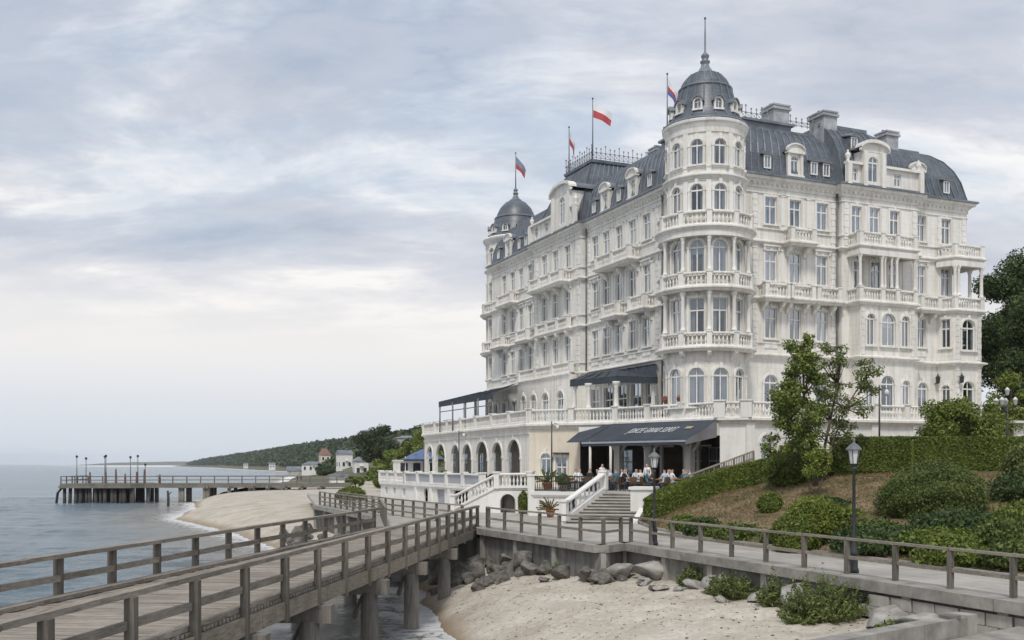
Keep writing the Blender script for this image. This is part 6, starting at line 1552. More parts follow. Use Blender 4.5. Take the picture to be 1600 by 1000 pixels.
def hedge(label, pts, w, h, n, size, m, zfun, topz=None, lean=0):
    r = empty('clipped_hedge', label, 'hedge'); Ps = []; Ns = []; cm = MB()
    q = []
    for a, b in zip(pts[:-1], pts[1:]): q += seg_pts(a, b, .8)[:-1]
    q.append(pts[-1]); zl = [zfun(i/(len(q)-1), p) for i, p in enumerate(q)]
    cm.sweep([(q[0][0]*.75+q[1][0]*.25, q[0][1]*.75+q[1][1]*.25)]+q[1:-1]+[(q[-1][0]*.75+q[-2][0]*.25, q[-1][1]*.75+q[-2][1]*.25)], rect_prof(-w/2+.12, w/2-.12, -.3, h-.12), zs=zl); cm.build('inner_growth', m, r)
    Lc = np.concatenate([[0], np.cumsum([hypot(b[0]-a[0], b[1]-a[1]) for a, b in zip(q[:-1], q[1:])])]); u = rng.random(n)*Lc[-1]
    qx = np.interp(u, Lc, [p[0] for p in q]); qy = np.interp(u, Lc, [p[1] for p in q]); qz = np.interp(u, Lc, zl)
    i = np.clip(np.searchsorted(Lc, u)-1, 0, len(q)-2); Q = np.array(q); dv_ = Q[i+1]-Q[i]; dv_ /= np.linalg.norm(dv_, axis=1, keepdims=True); nx, ny = dv_[:, 1], -dv_[:, 0]
    side = rng.random(n); t = h/(h+w); f = rng.random(n); bulge = .10*(fbm(u*.9, f*2.3, 3, 71)-.4)+rng.normal(0, .025, n)
    front = side < t*.72; back = (side >= t*.72) & (side < t); top = side >= t
    off = np.where(front, w/2+bulge, np.where(back, -w/2-bulge, (f-.5)*w)); zz_ = np.where(top, h+bulge, f*h)
    P = np.stack([qx+nx*off, qy+ny*off, qz+zz_], -1)
    Nn = np.stack([np.where(front, nx, np.where(back, -nx, 0)), np.where(front, ny, np.where(back, -ny, 0)), np.where(top, 1.0, .15)], -1)
    ne = int(n*.03)
    for e, o in ((0, -1), (-1, 1)):
        d_ = Q[1]-Q[0] if e == 0 else Q[-1]-Q[-2]; d_ = d_/np.linalg.norm(d_); a_ = (rng.random(ne)-.5)*w; h_ = rng.random(ne)*h; b_ = rng.normal(0, .03, ne)-.08
        P = np.concatenate([P, np.stack([Q[e][0]+d_[1]*a_+o*d_[0]*b_, Q[e][1]-d_[0]*a_+o*d_[1]*b_, zl[e]+h_], -1)]); Nn = np.concatenate([Nn, np.tile([o*d_[0], o*d_[1], .1], (ne, 1))])
    mesh_obj('foliage', leaf_mesh('foliage', P, Nn, size, m, .7), None, r); return r
hedge('long clipped green hedge along the top of the garden bank', [(15.9,51.2),(19.5,50.2),(30,50.4)], 1.3, 1.62, 80000, .052, M['leafhedge'], lambda t, p: 5.85)
hedge('diagonal clipped hedge climbing the bank beside the stone steps', [(7.35,54.0),(9.0,55.2),(11.2,55.9),(14.6,55.6)], 1.25, 1.15, 38000, .058, M['leafhedge'], lambda t, p: 3.15+2.35*t**.9)
bush('round_bush', 'large dome-shaped clipped bush on the bank at the right', 16.35, 39.8, gz(16.35,39.8)-.72, 1.88, 1.75, 1.5, 52000, .046, M['leafdome'], 3, up=.72)
bush('round_bush', 'smaller yellowish-green rounded bush on the bank left of the big dome bush', 11.15, 37.9, gz(11.15,37.9)+.12, .98, .9, .85, 17000, .046, M['leafbright'], 5, up=.9)
bush('round_bush', 'darker low bush attached below the yellowish rounded bush', 10.3, 37.3, gz(10.2,37.3)-.05, .85, .8, .8, 12000, .046, M['leafhedge'], 6, up=.7)
bush('round_bush', 'little round green bush on the bare part of the bank', 11.4, 45.2, gz(11.4,45.2), .5, .5, .5, 4000, .05, M['leafhedge'], 9, up=.7)
bush('round_bush', 'bushy pale green shrub cut by the right edge of the picture', 24.0, 46.0, gz(23.4,46)-.5, 1.6, 1.4, 1.35, 14000, .08, M['leafgrey'], 11, up=.8)
gs = [(8.35,44.6,.8,.55,'low green ground cover by the foot of the diagonal hedge'), (8.0,47.5,.6,.5,'small leafy clump between the lamp and the diagonal hedge'), (9.3,42.0,.9,.42,'flat leafy patch on the bank above the path'),
  (12.6,35.2,1.5,.55,'spreading dark shrub at the path edge right of the lamp'), (14.3,33.6,1.5,.45,'spreading dark shrub below the big dome bush'), (16.3,32.2,1.6,.6,'wide low shrub at the foot of the bank'), (18.3,31.0,1.8,.95,'wide dark shrub near the right edge by the path'),
  (18.9,35.4,1.7,.65,'spreading green shrub on the slope right of the dome bush'), (20.4,34.0,1.9,1.2,'tall spreading shrub at the right edge of the picture'), (16.6,29.2,1.4,.6,'low dark shrub by the path at the right edge'), (12.9,41.5,1.2,.35,'thin leafy strip on the bank beneath the tree'), (13.2,37.6,1.0,.35,'dark low shrub left of the big dome bush'), (20.8,40.5,1.6,.9,'green shrub behind the dome bush near the right edge'), (13.7,31.6,1.1,.45,'low dark ground cover at the path edge right of the nearer lamp'), (15.2,29.9,1.2,.5,'low ground cover by the path below the wide shrub'), (15.4,35.2,1.5,.6,'shaggy ground cover directly below the dome bush'), (17.4,33.6,1.5,.7,'shaggy green ground cover right below the dome bush'), (17.9,28.0,1.5,.6,'ground cover at the right edge beside the path'), (11.2,38.9,.8,.3,'small leafy patch left of the yellowish bush'), (9.0,43.2,.7,.3,'thin leafy patch beside the path under the bank'), (10.6,40.0,.8,.3,'leafy patch on the bank left of the darker low bush'), (13.4,43.6,.9,.3,'narrow green strip across the bare bank')]
for i, (x, y, rr_, hh, lab) in enumerate(gs):
    bush('low_shrub', lab, x, y, gz(x, y)-.05, rr_, rr_*.85, hh, int(5200*rr_), .075, (M['leafdark'], M['leafhedge'], M['leafdome'])[i % 3], 13+i, 'shrub', up=.35, jit=1.0, shag=.12)
for x, y, rr_, hh, lab in ((6.55,36.6,.55,.75,'bright green beach shrub at the wall, leftmost'), (7.3,33.2,.7,.65,'grey-green beach shrub against the wall, second from the left'), (7.0,34.0,.5,.5,'low beach shrub in front of the slanting rock'), (7.95,31.0,.5,.75,'upright beach shrub beside the flat-topped rock'), (8.75,28.6,1.0,1.1,'largest feathery beach shrub below the nearer street lamp'), (8.1,28.3,.65,.55,'low part of the feathery beach shrub on the sand'), (2.0,42.7,.3,.55,'small dark plant growing in a crack of the sea wall'), (9.3,25.2,.35,.4,'small weed by the grey rock and the parapet'), (9.9,24.3,.3,.35,'small weed tucked behind the parapet end')):
    r = empty('beach_shrub', lab, 'shrub', (x, y, bz(x, y)-.05)); nst = int(170*rr_/.5); P = []; Nn = []; st = MB()
    for k_ in range(nst):
        a = rng.uniform(0, 6.28); q = sqrt(rng.random())*rr_; hh_ = hh*(1-.5*(q/rr_)**2)*rng.uniform(.4, 1.45)*(.55+.9*vnoise(np.array([cos(a)*1.5+x*3]), np.array([sin(a)*1.5+q*2.0]), 44)[0]); b = np.array([q*.6*cos(a), q*.6*sin(a), 0]); tip = np.array([q*1.25*cos(a), q*1.25*sin(a), hh_])
        for j in range(26):
            t = rng.random()**.8; P.append(b+(tip-b)*t+rng.normal(0, .025, 3)); Nn.append(rng.normal(0, 1, 3))
        if k_ % 6 == 0: st.tube([tuple(b), tuple(tip)], [.012, .004], 4)
    mesh_obj('foliage', leaf_mesh('foliage', np.array(P), np.array(Nn), .058, M['leafgrey'], .3, .35), None, r); stuff(st.build('stems', M['bark'], r))

def tree(name, label, x, y, z, trunk_pts, r0, clumps, n_per, size, m, cat='tree', group=None, flat=.8, trunks=None):
    r = empty(name, label, cat, (x, y, z), 0, group); tb = MB()
    for tp, rr_ in (trunks or [(trunk_pts, r0)]): tb.tube(tp, [rr_*(1-.65*i/(len(tp)-1)) for i in range(len(tp))], 7)
    allp = [Vector(p_) for tp, _ in (trunks or [(trunk_pts, r0)]) for p_ in tp]
    P = []; Nn = []
    for c in clumps:
        cc = Vector(c[:3]); b = min(allp, key=lambda p_: (p_-cc).length+max(0, p_.z-cc.z)*1.5)
        mid = (b+cc)/2+Vector((0, 0, -.06*(cc-b).length)); tb.tube([b, mid, cc], [r0*.30, r0*.2, r0*.06], 5)
        rad = c[3]; k_ = int(n_per*(rad**2)); D_ = sph(k_); q = (rng.random(k_)**.45)[:, None]*lump(D_, int(c[0]*7+c[2]*3) % 50, 2.5, .35)[:, None]
        P.append(np.array(cc[:])+D_*q*rad*np.array([1, 1, flat])); Nn.append(D_+np.array([0, 0, .5]))
    tb.build('trunk', M['bark'], r, True)
    mesh_obj('crown', leaf_mesh('crown', np.concatenate(P), np.concatenate(Nn), size, m, .9), None, r); return r
def clumps_ell(n, c, e, r_, seed, hollow=.3):
    g = np.random.default_rng(seed); out = []
    for _ in range(n):
        v = g.normal(0, 1, 3); v /= np.linalg.norm(v); q = hollow+(1-hollow)*g.random()**.6
        out.append((c[0]+v[0]*e[0]*q, c[1]+v[1]*e[1]*q, c[2]+v[2]*e[2]*q, r_*g.uniform(.7, 1.3)))
    return out
# garden tree: a dense left half and an airy right half
tb_ = at(1277, 0, 48.5)
cl = clumps_ell(38, (-1.05, 0, 2.6), (1.5, 1.2, 2.2), .48, 3)+clumps_ell(26, (-.75, 0, 4.9), (1.1, .9, 1.6), .42, 4)+clumps_ell(8, (-.6, 0, 6.3), (.4, .4, .7), .26, 14)
tree('leafy_tree', 'dense green tree on the bank in front of the hotel, left of its airy neighbour', tb_.x-.1, 48.5, 5.5, None, .13, cl, 880, .075, M['leaf'], trunks=[([(0,0,-.3),(-.1,0,.8),(-.3,0,2.2),(-.5,.1,4.0),(-.6,0,6.3)], .11), ([(0.1,0,-.3),(.1,.1,1.0),(-.2,.2,2.4),(-1.0,.1,3.6)], .08)])
cl = clumps_ell(64, (1.0, .3, 3.5), (1.55, 1.0, 2.6), .32, 5, .25)+clumps_ell(20, (2.3, .3, 4.9), (.75, .5, .9), .28, 6)+clumps_ell(18, (.7, .2, 5.8), (.8, .6, .9), .3, 7)
tree('leafy_tree', 'airy tree with thin branches standing right of the dense tree on the bank', tb_.x+.4, 49.4, 5.5, None, .11, cl, 620, .07, M['leafgrey'], trunks=[([(0,0,-.3),(.15,0,1.2),(.5,0,2.8),(.9,.2,4.6),(1.1,.2,6.4)], .09), ([(.2,0,-.2),(.6,.1,1.6),(1.3,.2,3.4),(2.3,.2,5.0)], .07)])
cl = clumps_ell(16, (0, 0, 1.55), (.72, .6, .75), .36, 8)
tree('small_tree', 'small bright green tree with forked stem before the dense tree', at(1279,0,46.5).x, 46.5, gz(13.9,46.5)-.1, None, .06, cl, 1100, .06, M['leafbright'], trunks=[([(0,0,-.2),(.03,0,.6),(-.15,0,1.4)], .05), ([(.03,0,-.2),(.12,0,.7),(.25,0,1.5)], .045)])
bush('round_bush', 'green shrub at the foot of the trees where the two hedges meet', 14.6, 52.2, 5.2, 1.5, 1.2, 1.1, 12000, .075, M['leafhedge'], 31, up=.6, shag=.1)
cl = clumps_ell(48, (0, 0, 2.2), (2.1, 1.6, 1.75), .6, 10)
tree('broad_shrub', 'broad glossy dark shrub behind the long hedge at the right', at(1503,0,56).x, 56, 6.1, None, .1, cl, 950, .085, M['leaf'], 'shrub', trunks=[([(0,0,-.2),(0,0,1.0),(-.3,0,2.0)], .09), ([(0,0,-.2),(.3,0,1.2),(.5,0,2.0)], .08)])
for i, (px0, Y_, z_, cz, ex, ez, n_, rr_, mm, lab) in enumerate(((1600,88,6.2,9.5,5.2,8.6,90,1.5,'leafdark','tall dark tree rising behind the right end of the hotel'), (1655,78,6.2,7.5,3.6,7.0,50,1.3,'leafdark','second tall dark tree cut by the right edge'), (1578,66,6.2,3.0,1.5,2.9,30,.62,'leafbright','yellow-green young tree between the hotel and the lamp cluster'), (1546,63,6.2,1.9,1.0,1.6,18,.5,'leafbright','yellow-green shrub at the right corner of the hotel'))):
    cl = clumps_ell(n_, (0, 0, cz), (ex, ex*.9, ez), rr_, 40+i)
    tree('leafy_tree', lab, at(px0, 0, Y_).x, Y_, z_, [(0,0,-.3),(.1,0,cz*.5),(0,.1,cz),(.1,0,cz+ez*.7)], .09*ex, cl, 520 if i < 2 else 800, .13 if i < 2 else .085, M[mm])
# dry grass tufts on the bank
ng = 24000; k_ = rng.integers(0, G.shape[0]*G.shape[1], ng); Pg = G.reshape(-1, 3)[k_]+np.stack([rng.normal(0,.15,ng), rng.normal(0,.15,ng), np.full(ng,.03)], -1)
M['straw'] = leafm('dry_grass', (0.10, 0.085, 0.03), (0.26, 0.20, 0.10)); 
nrm_ = rng.normal(0, 1, (ng, 3)); nrm_[:, 2] *= .3
stuff(mesh_obj('dry_grass', leaf_mesh('dry_grass', Pg, nrm_, .11, M['straw'], .2, .16)))

# potted plants on the lower terrace
M['petal'] = leafm('pink_petal', (0.30, 0.10, 0.09), (0.62, 0.34, 0.28))
def potted(label, x, y, z, s, m, spiky=False, pot='terracotta'):
    r = empty('potted_plant', label, 'potted plant', (x, y, z), 0, 'potted plants of the hotel terraces'); MB().lathe([(.16*s,0),(.25*s,.36*s),(.27*s,.36*s),(.27*s,.42*s),(.22*s,.42*s),(.2*s,.36*s)], 12).build('pot', M[pot], r, True)
    n_ = 1500
    if spiky:
        P = []; Nn = []
        for k_ in range(26):
            a = rng.uniform(0, 6.28); e = rng.uniform(.25, 1.4); L_ = rng.uniform(.7, 1.1)*s
            for j in range(40):
                t = j/40; P.append((L_*t*cos(e)*cos(a), L_*t*cos(e)*sin(a), .4*s+L_*t*sin(e)-.25*L_*t*t)); Nn.append((-sin(a), cos(a), .3))
        mesh_obj('foliage', leaf_mesh('foliage', np.array(P), np.array(Nn), .06*s, m, .5), None, r)
    else:
        D_ = sph(n_); P = D_*(rng.random(n_)**.4)[:, None]*np.array([.42, .42, .42])*s+np.array([0, 0, .75*s]); mesh_obj('foliage', leaf_mesh('foliage', P, D_, .06, m, .9), None, r)
for px0, Y_, s, mm, sp, lab in ((855,65.5,1.25,'leafgrey',True,'large spiky plant in a pot before the cream wall'), (694,92.5,1.0,'leafbright',False,'rounded yellow-green potted plant before the far arcade arches'), (728,86.5,1.05,'leafgrey',True,'spiky potted plant before the middle arcade arches'), (754,82.5,.85,'leafhedge',False,'potted shrub on the parapet side of the third arch'), (768,80.5,.8,'leafgrey',False,'grey-green potted shrub before the second arch'), (820,68.5,.75,'leafgrey',False,'small potted plant at the top of the white staircase')):
    q = at(px0, 0, Y_); potted(lab, q.x, Y_, ZL, s, M[mm], sp)
for lab, t_ in (('pink flowers in a pot on the terrace balustrade beside the corner tower, left one', .50), ('pink flowers in a pot on the terrace balustrade beside the corner tower, right one', .64)):
    q = Vector(TW[2]).lerp(Vector(TW[3]), t_); potted(lab, q.x, q.y, ZG+1.02, .5, M['petal'], False)
q = at(880, 0, 63.2); potted('orange glazed pot with small plant on the small platform', q.x, 63.2, ZL, .95, M['leafhedge'], False, 'plaque')
q = at(861, 0, 60.2); potted('terracotta pot with reddish plant under the small platform', q.x, 61.2, 3.0, 1.1, M['straw'], True)
q = at(817, 0, 65.9); bush('round_bush', 'dark green bush in the niche beneath the stair landing', q.x, 65.9, 3.0, .32, .3, .75, 2500, .05, M['leafhedge'], 77, up=.9)
bush('round_bush', 'low clipped box bush beside the far end of the walkway', at(567,0,92).x-1, 92, 3.0, 1.3, .9, .75, 6000, .07, M['leafhedge'], 78, up=.5)
# ------------------------------------------------------------------ far pier
def pier_px(px, Y): return (px-800)/1600*Y
fp = empty('far_pier', 'long weathered wooden pier on dark piles across the middle distance at the left', 'pier')
YPI = 165.0; xh0, xh1, xe = pier_px(112.5, YPI), pier_px(205, YPI), pier_px(545, YPI)
MB().prism([(xh0,160.5),(xh1+1.5,160.5),(xh1+3,162.6),(xe,166.5),(xe,170),(xh1+3,168),(xh1+1,172),(xh0+.5,172)], 2.75, 3.1).build('deck', M['pile'], fp)
MB().sweep([(xh0,172),(xh0,160.5),(xh1+1.5,160.5),(xh1+3,162.6),(xe,166.5)], rect_prof(-.15, .15, 2.4, 2.75)).build('edge_beam', M['pile'], fp)
rp_ = [(xh0+.1,171),(xh0+.1,160.7),(xh1+1.5,160.7),(xh1+3,162.8),(xe,166.6)]
for a, b in zip(rp_[:-1], rp_[1:]):
    for h_ in (.55, 1.12): MB().bar((a[0], a[1], 3.1+h_), (b[0], b[1], 3.1+h_), .13, .12).build('rail', M['woodz'], fp)
    for q in seg_pts(a, b, 2.1)[:-1]: MB().obox((q[0], q[1], 3.65), (.15, .15, 1.2)).build('post', M['woodz'], fp)
MB().bar((xh1+3,167.8,4.22), (xe,169.8,4.22), .13, .12).build('rail', M['woodz'], fp)
ra = random.Random(3)
for i in range(15):
    for yy in (161.2, 166.0, 171.0):
        x = xh0+.6+(xh1-xh0+1.5)*i/14+ra.uniform(-.3,.3); MB().tube([(x, yy, -1.5), (x+ra.uniform(-.15,.15), yy, 2.4)], ra.uniform(.22,.34), 7).build('pile', M['piledark'], fp, True)
MB().tube([(xh0-.9,160.9,-1.5), (xh0-.5,160.9,1.6), (xh0+.3,160.9,2.6)], .2, 7).build('pile', M['piledark'], fp, True)
for px0 in (234, 284, 287.5, 322, 327, 360, 393, 397, 420, 445, 470, 500):
    x = pier_px(px0, 164.5)
    for yy in (163.8, 167.6): MB().tube([(x, yy, -1.0), (x, yy, 2.6)], .3, 7).build('pile', M['pile'], fp, True)
    MB().bar((x, 163.2, 2.5), (x, 168.4, 2.5), .4, .4).build('cross_head', M['pile'], fp)
for i, (px0, h_) in enumerate(((120,4.1),(128,3.8),(151.5,4.1),(165.5,4.2),(198,4.0),(204,4.2),(227,2.8))):
    r = empty('pier_lamp', 'thin lamp standing on the far pier head, number of the row not countable', 'lamp', (pier_px(px0, 165), 165+(i % 3)*1.6, 3.1), 0, 'thin lamps on the far pier')
    r['label'] = ['leftmost thin lamp on the far pier head', 'second thin lamp from the left on the far pier head', 'third thin lamp from the left on the far pier head', 'thin lamp with red-brown base in the middle of the far pier head', 'left one of the close pair of lamps on the far pier', 'right one of the close pair of lamps on the far pier', 'short lamp at the right end of the far pier head'][i]
    MB().tube([(0,0,0),(0,0,h_)], [.09,.06], 6).build('pole', M['greyiron'], r, True); MB().lathe([(.05,h_),(.2,h_+.06),(.2,h_+.3),(.03,h_+.42)], 6).build('lantern', M['iron'], r)
for i, (px0, h_) in enumerate(((141,1.9),(165.8,2.0),(181.5,2.4),(196,1.6),(214,1.9),(226,2.3),(250,1.5))):
    o = MB().box(-.13,.13,-.13,.13,0,h_*.62).lathe([(.12,h_*.62),(.15,h_*.75),(.1,h_*.95),(.02,h_)], 8).build('mooring_post', M['rust']); o.location = (pier_px(px0, 163.5), 163.4, 3.1)
    tag(o, ['rusty red mooring post between the second and third lamps of the far pier', 'rusty red mooring post at the foot of the fourth pier lamp', 'tall rusty red mooring post left of the pair of pier lamps', 'low rusty red mooring post at the foot of the pair of pier lamps', 'rusty red mooring post just right of the pair of pier lamps', 'rusty red mooring post at the foot of the short pier lamp', 'small rusty red mooring post on the walkway of the far pier'][i], 'post', 'red posts on the far pier')
o = MB().tube([(0,0,-1.5),(.05,0,1.3),(-.05,0,2.3)], [.22,.2,.16], 6).tube([(0,0,1.6),(.5,0,2.1)], [.1,.06], 5).build('old_pile', M['piledark'], None, True); o.location = (pier_px(262.5, 150), 150, 0); tag(o, 'lone broken pile sticking out of the water beside the far pier', 'post')

# ------------------------------------------------------------------ coast beyond: hillside, forest, houses
CO = [(s, i) for i, s in enumerate(SHORE) if s[1] >= 165]
cp = np.array([s for s, _ in CO], float)
ridge = np.array([2.6, 3.5, 12, 26, 40, 42, 42, 24])[:len(cp)]
offs = np.array([0, 10, 22, 45, 90, 160, 320, 700]); hs = np.array([0.0, 1.6, 2.6, .5, .78, .95, 1.0, 1.0])
ui = np.linspace(0, len(cp)-1, 90); cx_ = np.interp(ui, range(len(cp)), cp[:, 0]); cy_ = np.interp(ui, range(len(cp)), cp[:, 1]); rz_ = np.interp(ui, range(len(cp)), ridge)
def coast_xy(k, o):  # offset inland (to the right of the coast)
    sc_o = o*np.clip(cy_/500, .42, 1.6); return cx_+sc_o*.93, cy_+sc_o*.36
GX = []; GY = []; GZ = []
for o, h in zip(offs, hs):
    x, y = coast_xy(0, o); GX.append(x); GY.append(y); GZ.append(np.full(len(x), h) if o <= 22 else rz_*h)
GX, GY, GZ = map(np.array, (GX, GY, GZ)); GZ = GZ+np.where(GZ > 3, (fbm(GX*.03, GY*.03, 3, 81)-.45)*5, 0); GZ[0] = -.6
M['hillground'] = basic('wooded_hill_ground', (0.06, 0.075, 0.035), .95, .4, .05, .3, .4, c2=(0.14, 0.125, 0.08))
structure(mesh_obj('hillside', grid_mesh('hillside', GX, GY, GZ, M['hillground'])))
# level shore road area behind the beach
structure(MB().prism([(-22,178),(-46,262),(-40,330),(60,330),(60,115),(-6,115),(-14,150)], 1.2, 2.36).build('shore_ground', M['sand']))
# forest: a mass of crowns
nf = 8500; u = rng.random(nf)**1.25*(len(ui)-2); v = 1.95+rng.random(nf)**1.25*4.1
def bil(A_, v_, u_):
    i = v_.astype(int); j = u_.astype(int); f = v_-i; g = u_-j; return (A_[i,j]*(1-g)+A_[i,j+1]*g)*(1-f)+(A_[np.minimum(i+1,len(offs)-1),j]*(1-g)+A_[np.minimum(i+1,len(offs)-1),j+1]*g)*f
fx_, fy_, fz_ = bil(GX, v, u), bil(GY, v, u), bil(GZ, v, u)
keep = (fy_ > 350) & (fx_ < 150); fx_, fy_, fz_ = fx_[keep], fy_[keep], fz_[keep]
P = []; Nn = []; SZ = []
for x, y, z in zip(fx_, fy_, fz_):
    R_ = rng.uniform(2.4, 4.4)*(.75 if y < 450 else (1.0 if y < 700 else 1.35)); k_ = 44 if y < 700 else 24; D_ = sph(k_); D_[:, 2] = np.abs(D_[:, 2])*1.1-.15
    q = (.72+.36*rng.random(k_))[:, None]; P.append(np.array([x, y, z+R_*.5])+D_*q*np.array([R_, R_, R_*1.05])); Nn.append(D_); SZ.append(np.full(k_, R_*.30))
P = np.concatenate(P); Nn = np.concatenate(Nn); SZ = np.concatenate(SZ)
n = len(P); Nr = Nn+rng.normal(0, .45, (n, 3)); Nr /= np.linalg.norm(Nr, axis=1, keepdims=True); Rr = rng.normal(0, 1, (n, 3)); T_ = np.cross(Nr, Rr); T_ /= np.linalg.norm(T_, axis=1, keepdims=True); B_ = np.cross(Nr, T_); s = (SZ*rng.uniform(.7, 1.3, n))[:, None]
stuff(mesh_obj('coastal_forest', np_mesh('coastal_forest', np.stack([P-T_*s, P+B_*s*.8, P+T_*s, P-B_*s*.8], 1).reshape(-1, 3), np.arange(4*n).reshape(n, 4), M['leafblue'])))
# distinct trees near the hotel
ft = [(590,235,2.3,8.5,5.0,4.6,'leafblue','big round-crowned tree standing above the coastal trees left of the hotel'), (640,190,2.3,5.5,3.2,3.2,'leaf','green tree behind the blue sunshade'), (612,205,2.3,4.0,3.0,2.4,'leaf','low bushy tree below the big round-crowned tree'), (668,150,2.3,6.6,3.2,3.4,'leaf','tree rising behind the left end of the terrace balustrade'), (655,210,2.3,7.0,4.0,3.6,'leafblue','dark tree behind the terrace end'), (592,170,2.3,2.2,2.2,1.6,'leaf','bushy tree by the far end of the beach road'), (555,178,2.3,.9,1.5,.8,'leafhedge','low tree beside the white beach houses'), (628,140,2.3,2.6,2.0,1.9,'leafhedge','green shrub tree just behind the lower terrace corner'), (592,262,2.3,5.5,3.4,3.0,'leafblue','dark tree behind the white beach houses'), (600,150,2.3,1.6,1.9,1.2,'leaf','low leafy shrub tree above the walkway bend'), (508,300,2.3,1.6,3.0,1.3,'leafblue','dark tree farther along the beach houses')]
for i, (px0, Y_, z_, cz, ex, ez, mm, lab) in enumerate(ft):
    tree('coastal_tree', lab, pier_px(px0, Y_), Y_, z_, [(0,0,-.4),(.1,0,cz*.55),(0,0,cz)], .06*ex+.05, clumps_ell(26, (0,0,cz), (ex,ex*.9,ez), ex*.30, 90+i, .45), 230, .22 if Y_ > 160 else .16, M[mm], group='trees along the coast')
def house(label, px0, Y_, w, d, h, roofh, wm, rm, z=2.7, rz=.4, floors=2, hip=False):
    r = empty('beach_house', label, 'house', (pier_px(px0, Y_), Y_, z), rz, 'houses along the coast'); MB().box(-w/2, w/2, -d/2, d/2, -1.5, h).build('wall', M[wm], r)
    o = .35; rf = MB().add([(-w/2-o,-d/2-o,h),(w/2+o,-d/2-o,h),(w/2+o,d/2+o,h),(-w/2-o,d/2+o,h),(-w/2+(w*.3 if hip else -o),0,h+roofh),(w/2-(w*.3 if hip else -o),0,h+roofh)], [(0,1,5,4),(2,3,4,5),(1,2,5),(3,0,4),(0,3,2,1)]).build('roof', M[rm], r)
    MB().box(w*.2-.3, w*.2+.3, -.3, .3, h+roofh*.5, h+roofh+.7).build('chimney', M['lead'], rf)
    nw = max(2, int(w/1.9))
    for f in range(floors):
        for i in range(nw):
            x = -w/2+(i+.5)*w/nw; zz_ = .9+f*2.8
            if zz_+1.4 > h: continue
            q = MB().box(x-.5, x+.5, -d/2-.05, -d/2+.1, zz_-.08, zz_+1.4).build('window', M['frame'], r); MB().box(x-.4, x+.4, -d/2-.065, -d/2-.052, zz_, zz_+1.3).build('pane', M['iron'], q)
        for yy in (-d/4, d/4):
            zz_ = .9+f*2.8
            if zz_+1.4 > h: continue
            q = MB().box(-w/2-.05, -w/2+.1, yy-.5, yy+.5, zz_-.08, zz_+1.4).build('window', M['frame'], r); MB().box(-w/2-.065, -w/2-.052, yy-.4, yy+.4, zz_, zz_+1.3).build('pane', M['iron'], q)
    MB().box(-.5, .5, -d/2-.9, -d/2, 2.6, 2.75).build('balcony', M['white'], r); return r
house('tall white villa with pale gable among the coastal trees', 538, 330, 4.0, 4.5, 4.9, 1.2, 'white', 'lead', 4.6, .5, 2)
house('white beach house with grey roof nearest the shrubs', 563, 270, 3.6, 4.5, 4.0, 1.1, 'white', 'lead', 3.0, .3, 2, True)
house('small house with red tiled turret roof left of the tall villa', 507, 420, 4, 4, 6.0, 2.6, 'cream', 'redtile', 4.0, .4, 2, True)
house('low white pavilion on the shore left of the red-roofed house', 490, 400, 9, 6, 3.0, 1.2, 'white', 'lead', 3.0, .2, 1, True)
house('long pale boathouse roof by the far end of the pier', 466, 520, 11, 7, 1.2, 2.2, 'concrete', 'lead', 1.6, .2, 1)
house('low white hut beside the pier landing', 529, 215, 3.6, 3, 1.0, .8, 'white', 'lead', 2.2, .3, 1)
house('pale villa with flat roof on the wooded hill behind the big tree', 641, 330, 10, 8, 8.5, .8, 'concrete', 'lead', 6.0, .3, 2, True)
for i, (px0, Y_) in enumerate(((425,860),(384,1200))):
    house(['small white far house at the shore left of the boathouse', 'tiny white far house near the tip of the headland'][i], px0, Y_, 5, 5, 3.4, 1.5, 'white', 'lead', 2.5, .3, 1)
# very far headland
hx = np.linspace(-1900, -1000, 60); hh = 16*np.sin(np.linspace(0, pi, 60))**.7*(0.6+.8*fbm(hx*.01, hx*0, 3, 91))
XX = np.stack([hx]*3); YY = np.stack([np.full(60, 4300.), np.full(60, 4500.), np.full(60, 4900.)]); ZZ = np.stack([np.full(60, -.5), hh, np.full(60, -.5)])
structure(mesh_obj('distant_headland', grid_mesh('distant_headland', XX, YY, ZZ, M['hillground'])))

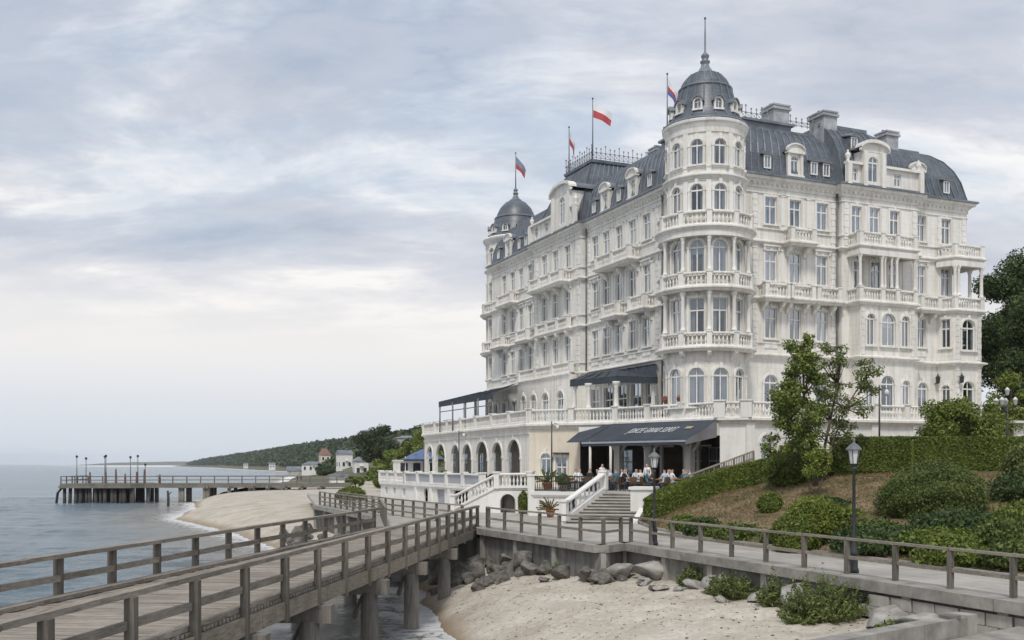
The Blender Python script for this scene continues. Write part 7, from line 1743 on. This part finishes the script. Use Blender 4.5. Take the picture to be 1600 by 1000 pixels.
# ------------------------------------------------------------------ blue sunshade and white kiosk at the far end of the lower terrace
us = empty('blue_sunshade', 'blue peaked sunshade over the white kiosk at the far end of the terrace', 'sunshade', (-9.4,109,ZL))
MB().lathe([(2.4,2.2),(1.7,2.55),(.9,2.95),(.1,3.3)], 8).build('canopy', M['shade'], us); MB().lathe([(2.4,2.0),(2.4,2.19)], 8, cap=False).build('valance', M['awning'], us); MB().tube([(0,0,0),(0,0,3.9)], .07, 6).build('pole', M['greyiron'], us)
for a in (.4, 2, 3.5, 5.1): MB().tube([(2.0*cos(a),2.0*sin(a),0),(2.0*cos(a),2.0*sin(a),2.5)], .05, 6).build('corner_post', M['white'], us)
ki = empty('kiosk', 'small white kiosk with dark windows under the blue sunshade', 'kiosk', (-10.6,110,ZL), .4)
MB().box(-1.9,1.9,-1.2,1.2,-2,2.0).box(-2.0,2.0,-1.35,1.35,2.0,2.12).build('wall', M['white'], ki)
for x in (-1.4, 0, 1.4): MB().box(x-.4,x+.4,-1.23,-1.17,.9,1.8).build('window', M['iron'], ki)
MB().prism([(-12.75,100.2),(-8.6,103.6),(-7,112),(-14,112)], 2.6, ZL-.01).build('base_block', M['white'], low)
# ------------------------------------------------------------------ right edge: low white annexe and iron fence
an = empty('annexe', 'low white annexe with blue-grey base at the right edge behind the shrub', 'building', (at(1612,0,68).x, 68, 6.2), .35)
MB().box(-3.6,3.6,-2,2,-.3,2.6).box(-3.75,3.75,-2.15,2.15,2.6,2.75).build('wall', M['white'], an); MB().box(-3.62,3.62,-2.03,-1.98,-.2,1.0).build('plinth', M['garage'], an)
for x in (-2.4, -.8, .8, 2.4): MB().box(x-.4,x+.4,-2.06,-1.98,1.25,2.3).build('window', M['iron'], an)
fe = empty('iron_fence', 'dark iron fence in front of the annexe at the right edge', 'fence'); a0, a1 = at(1552,0,60), at(1640,0,60)
for h_ in (.15, 1.0): MB().bar((a0.x, 60, 6.2+h_), (a1.x, 60.5, 6.2+h_), .05, .06).build('rail', M['iron'], fe)
for i in range(12):
    t = i/11; MB().bar((a0.x+(a1.x-a0.x)*t, 60+.5*t, 6.1), (a0.x+(a1.x-a0.x)*t, 60+.5*t, 7.3), .05, .05).build('picket', M['iron'], fe)

# ------------------------------------------------------------------ sea haze
hz = MB().box(-9500, 9500, -900, 9600, -4.5, 75).build('haze', None); stuff(hz)
m = bpy.data.materials.new('sea_haze'); m.use_nodes = True; t = m.node_tree; t.nodes.clear()
pv = t.nodes.new('ShaderNodeVolumePrincipled'); pv.inputs['Color'].default_value = (0.88, 0.93, 1.0, 1); pv.inputs['Density'].default_value = 0.00008; pv.inputs['Anisotropy'].default_value = 0.2
ou = t.nodes.new('ShaderNodeOutputMaterial'); t.links.new(pv.outputs[0], ou.inputs['Volume']); hz.data.materials.append(m)
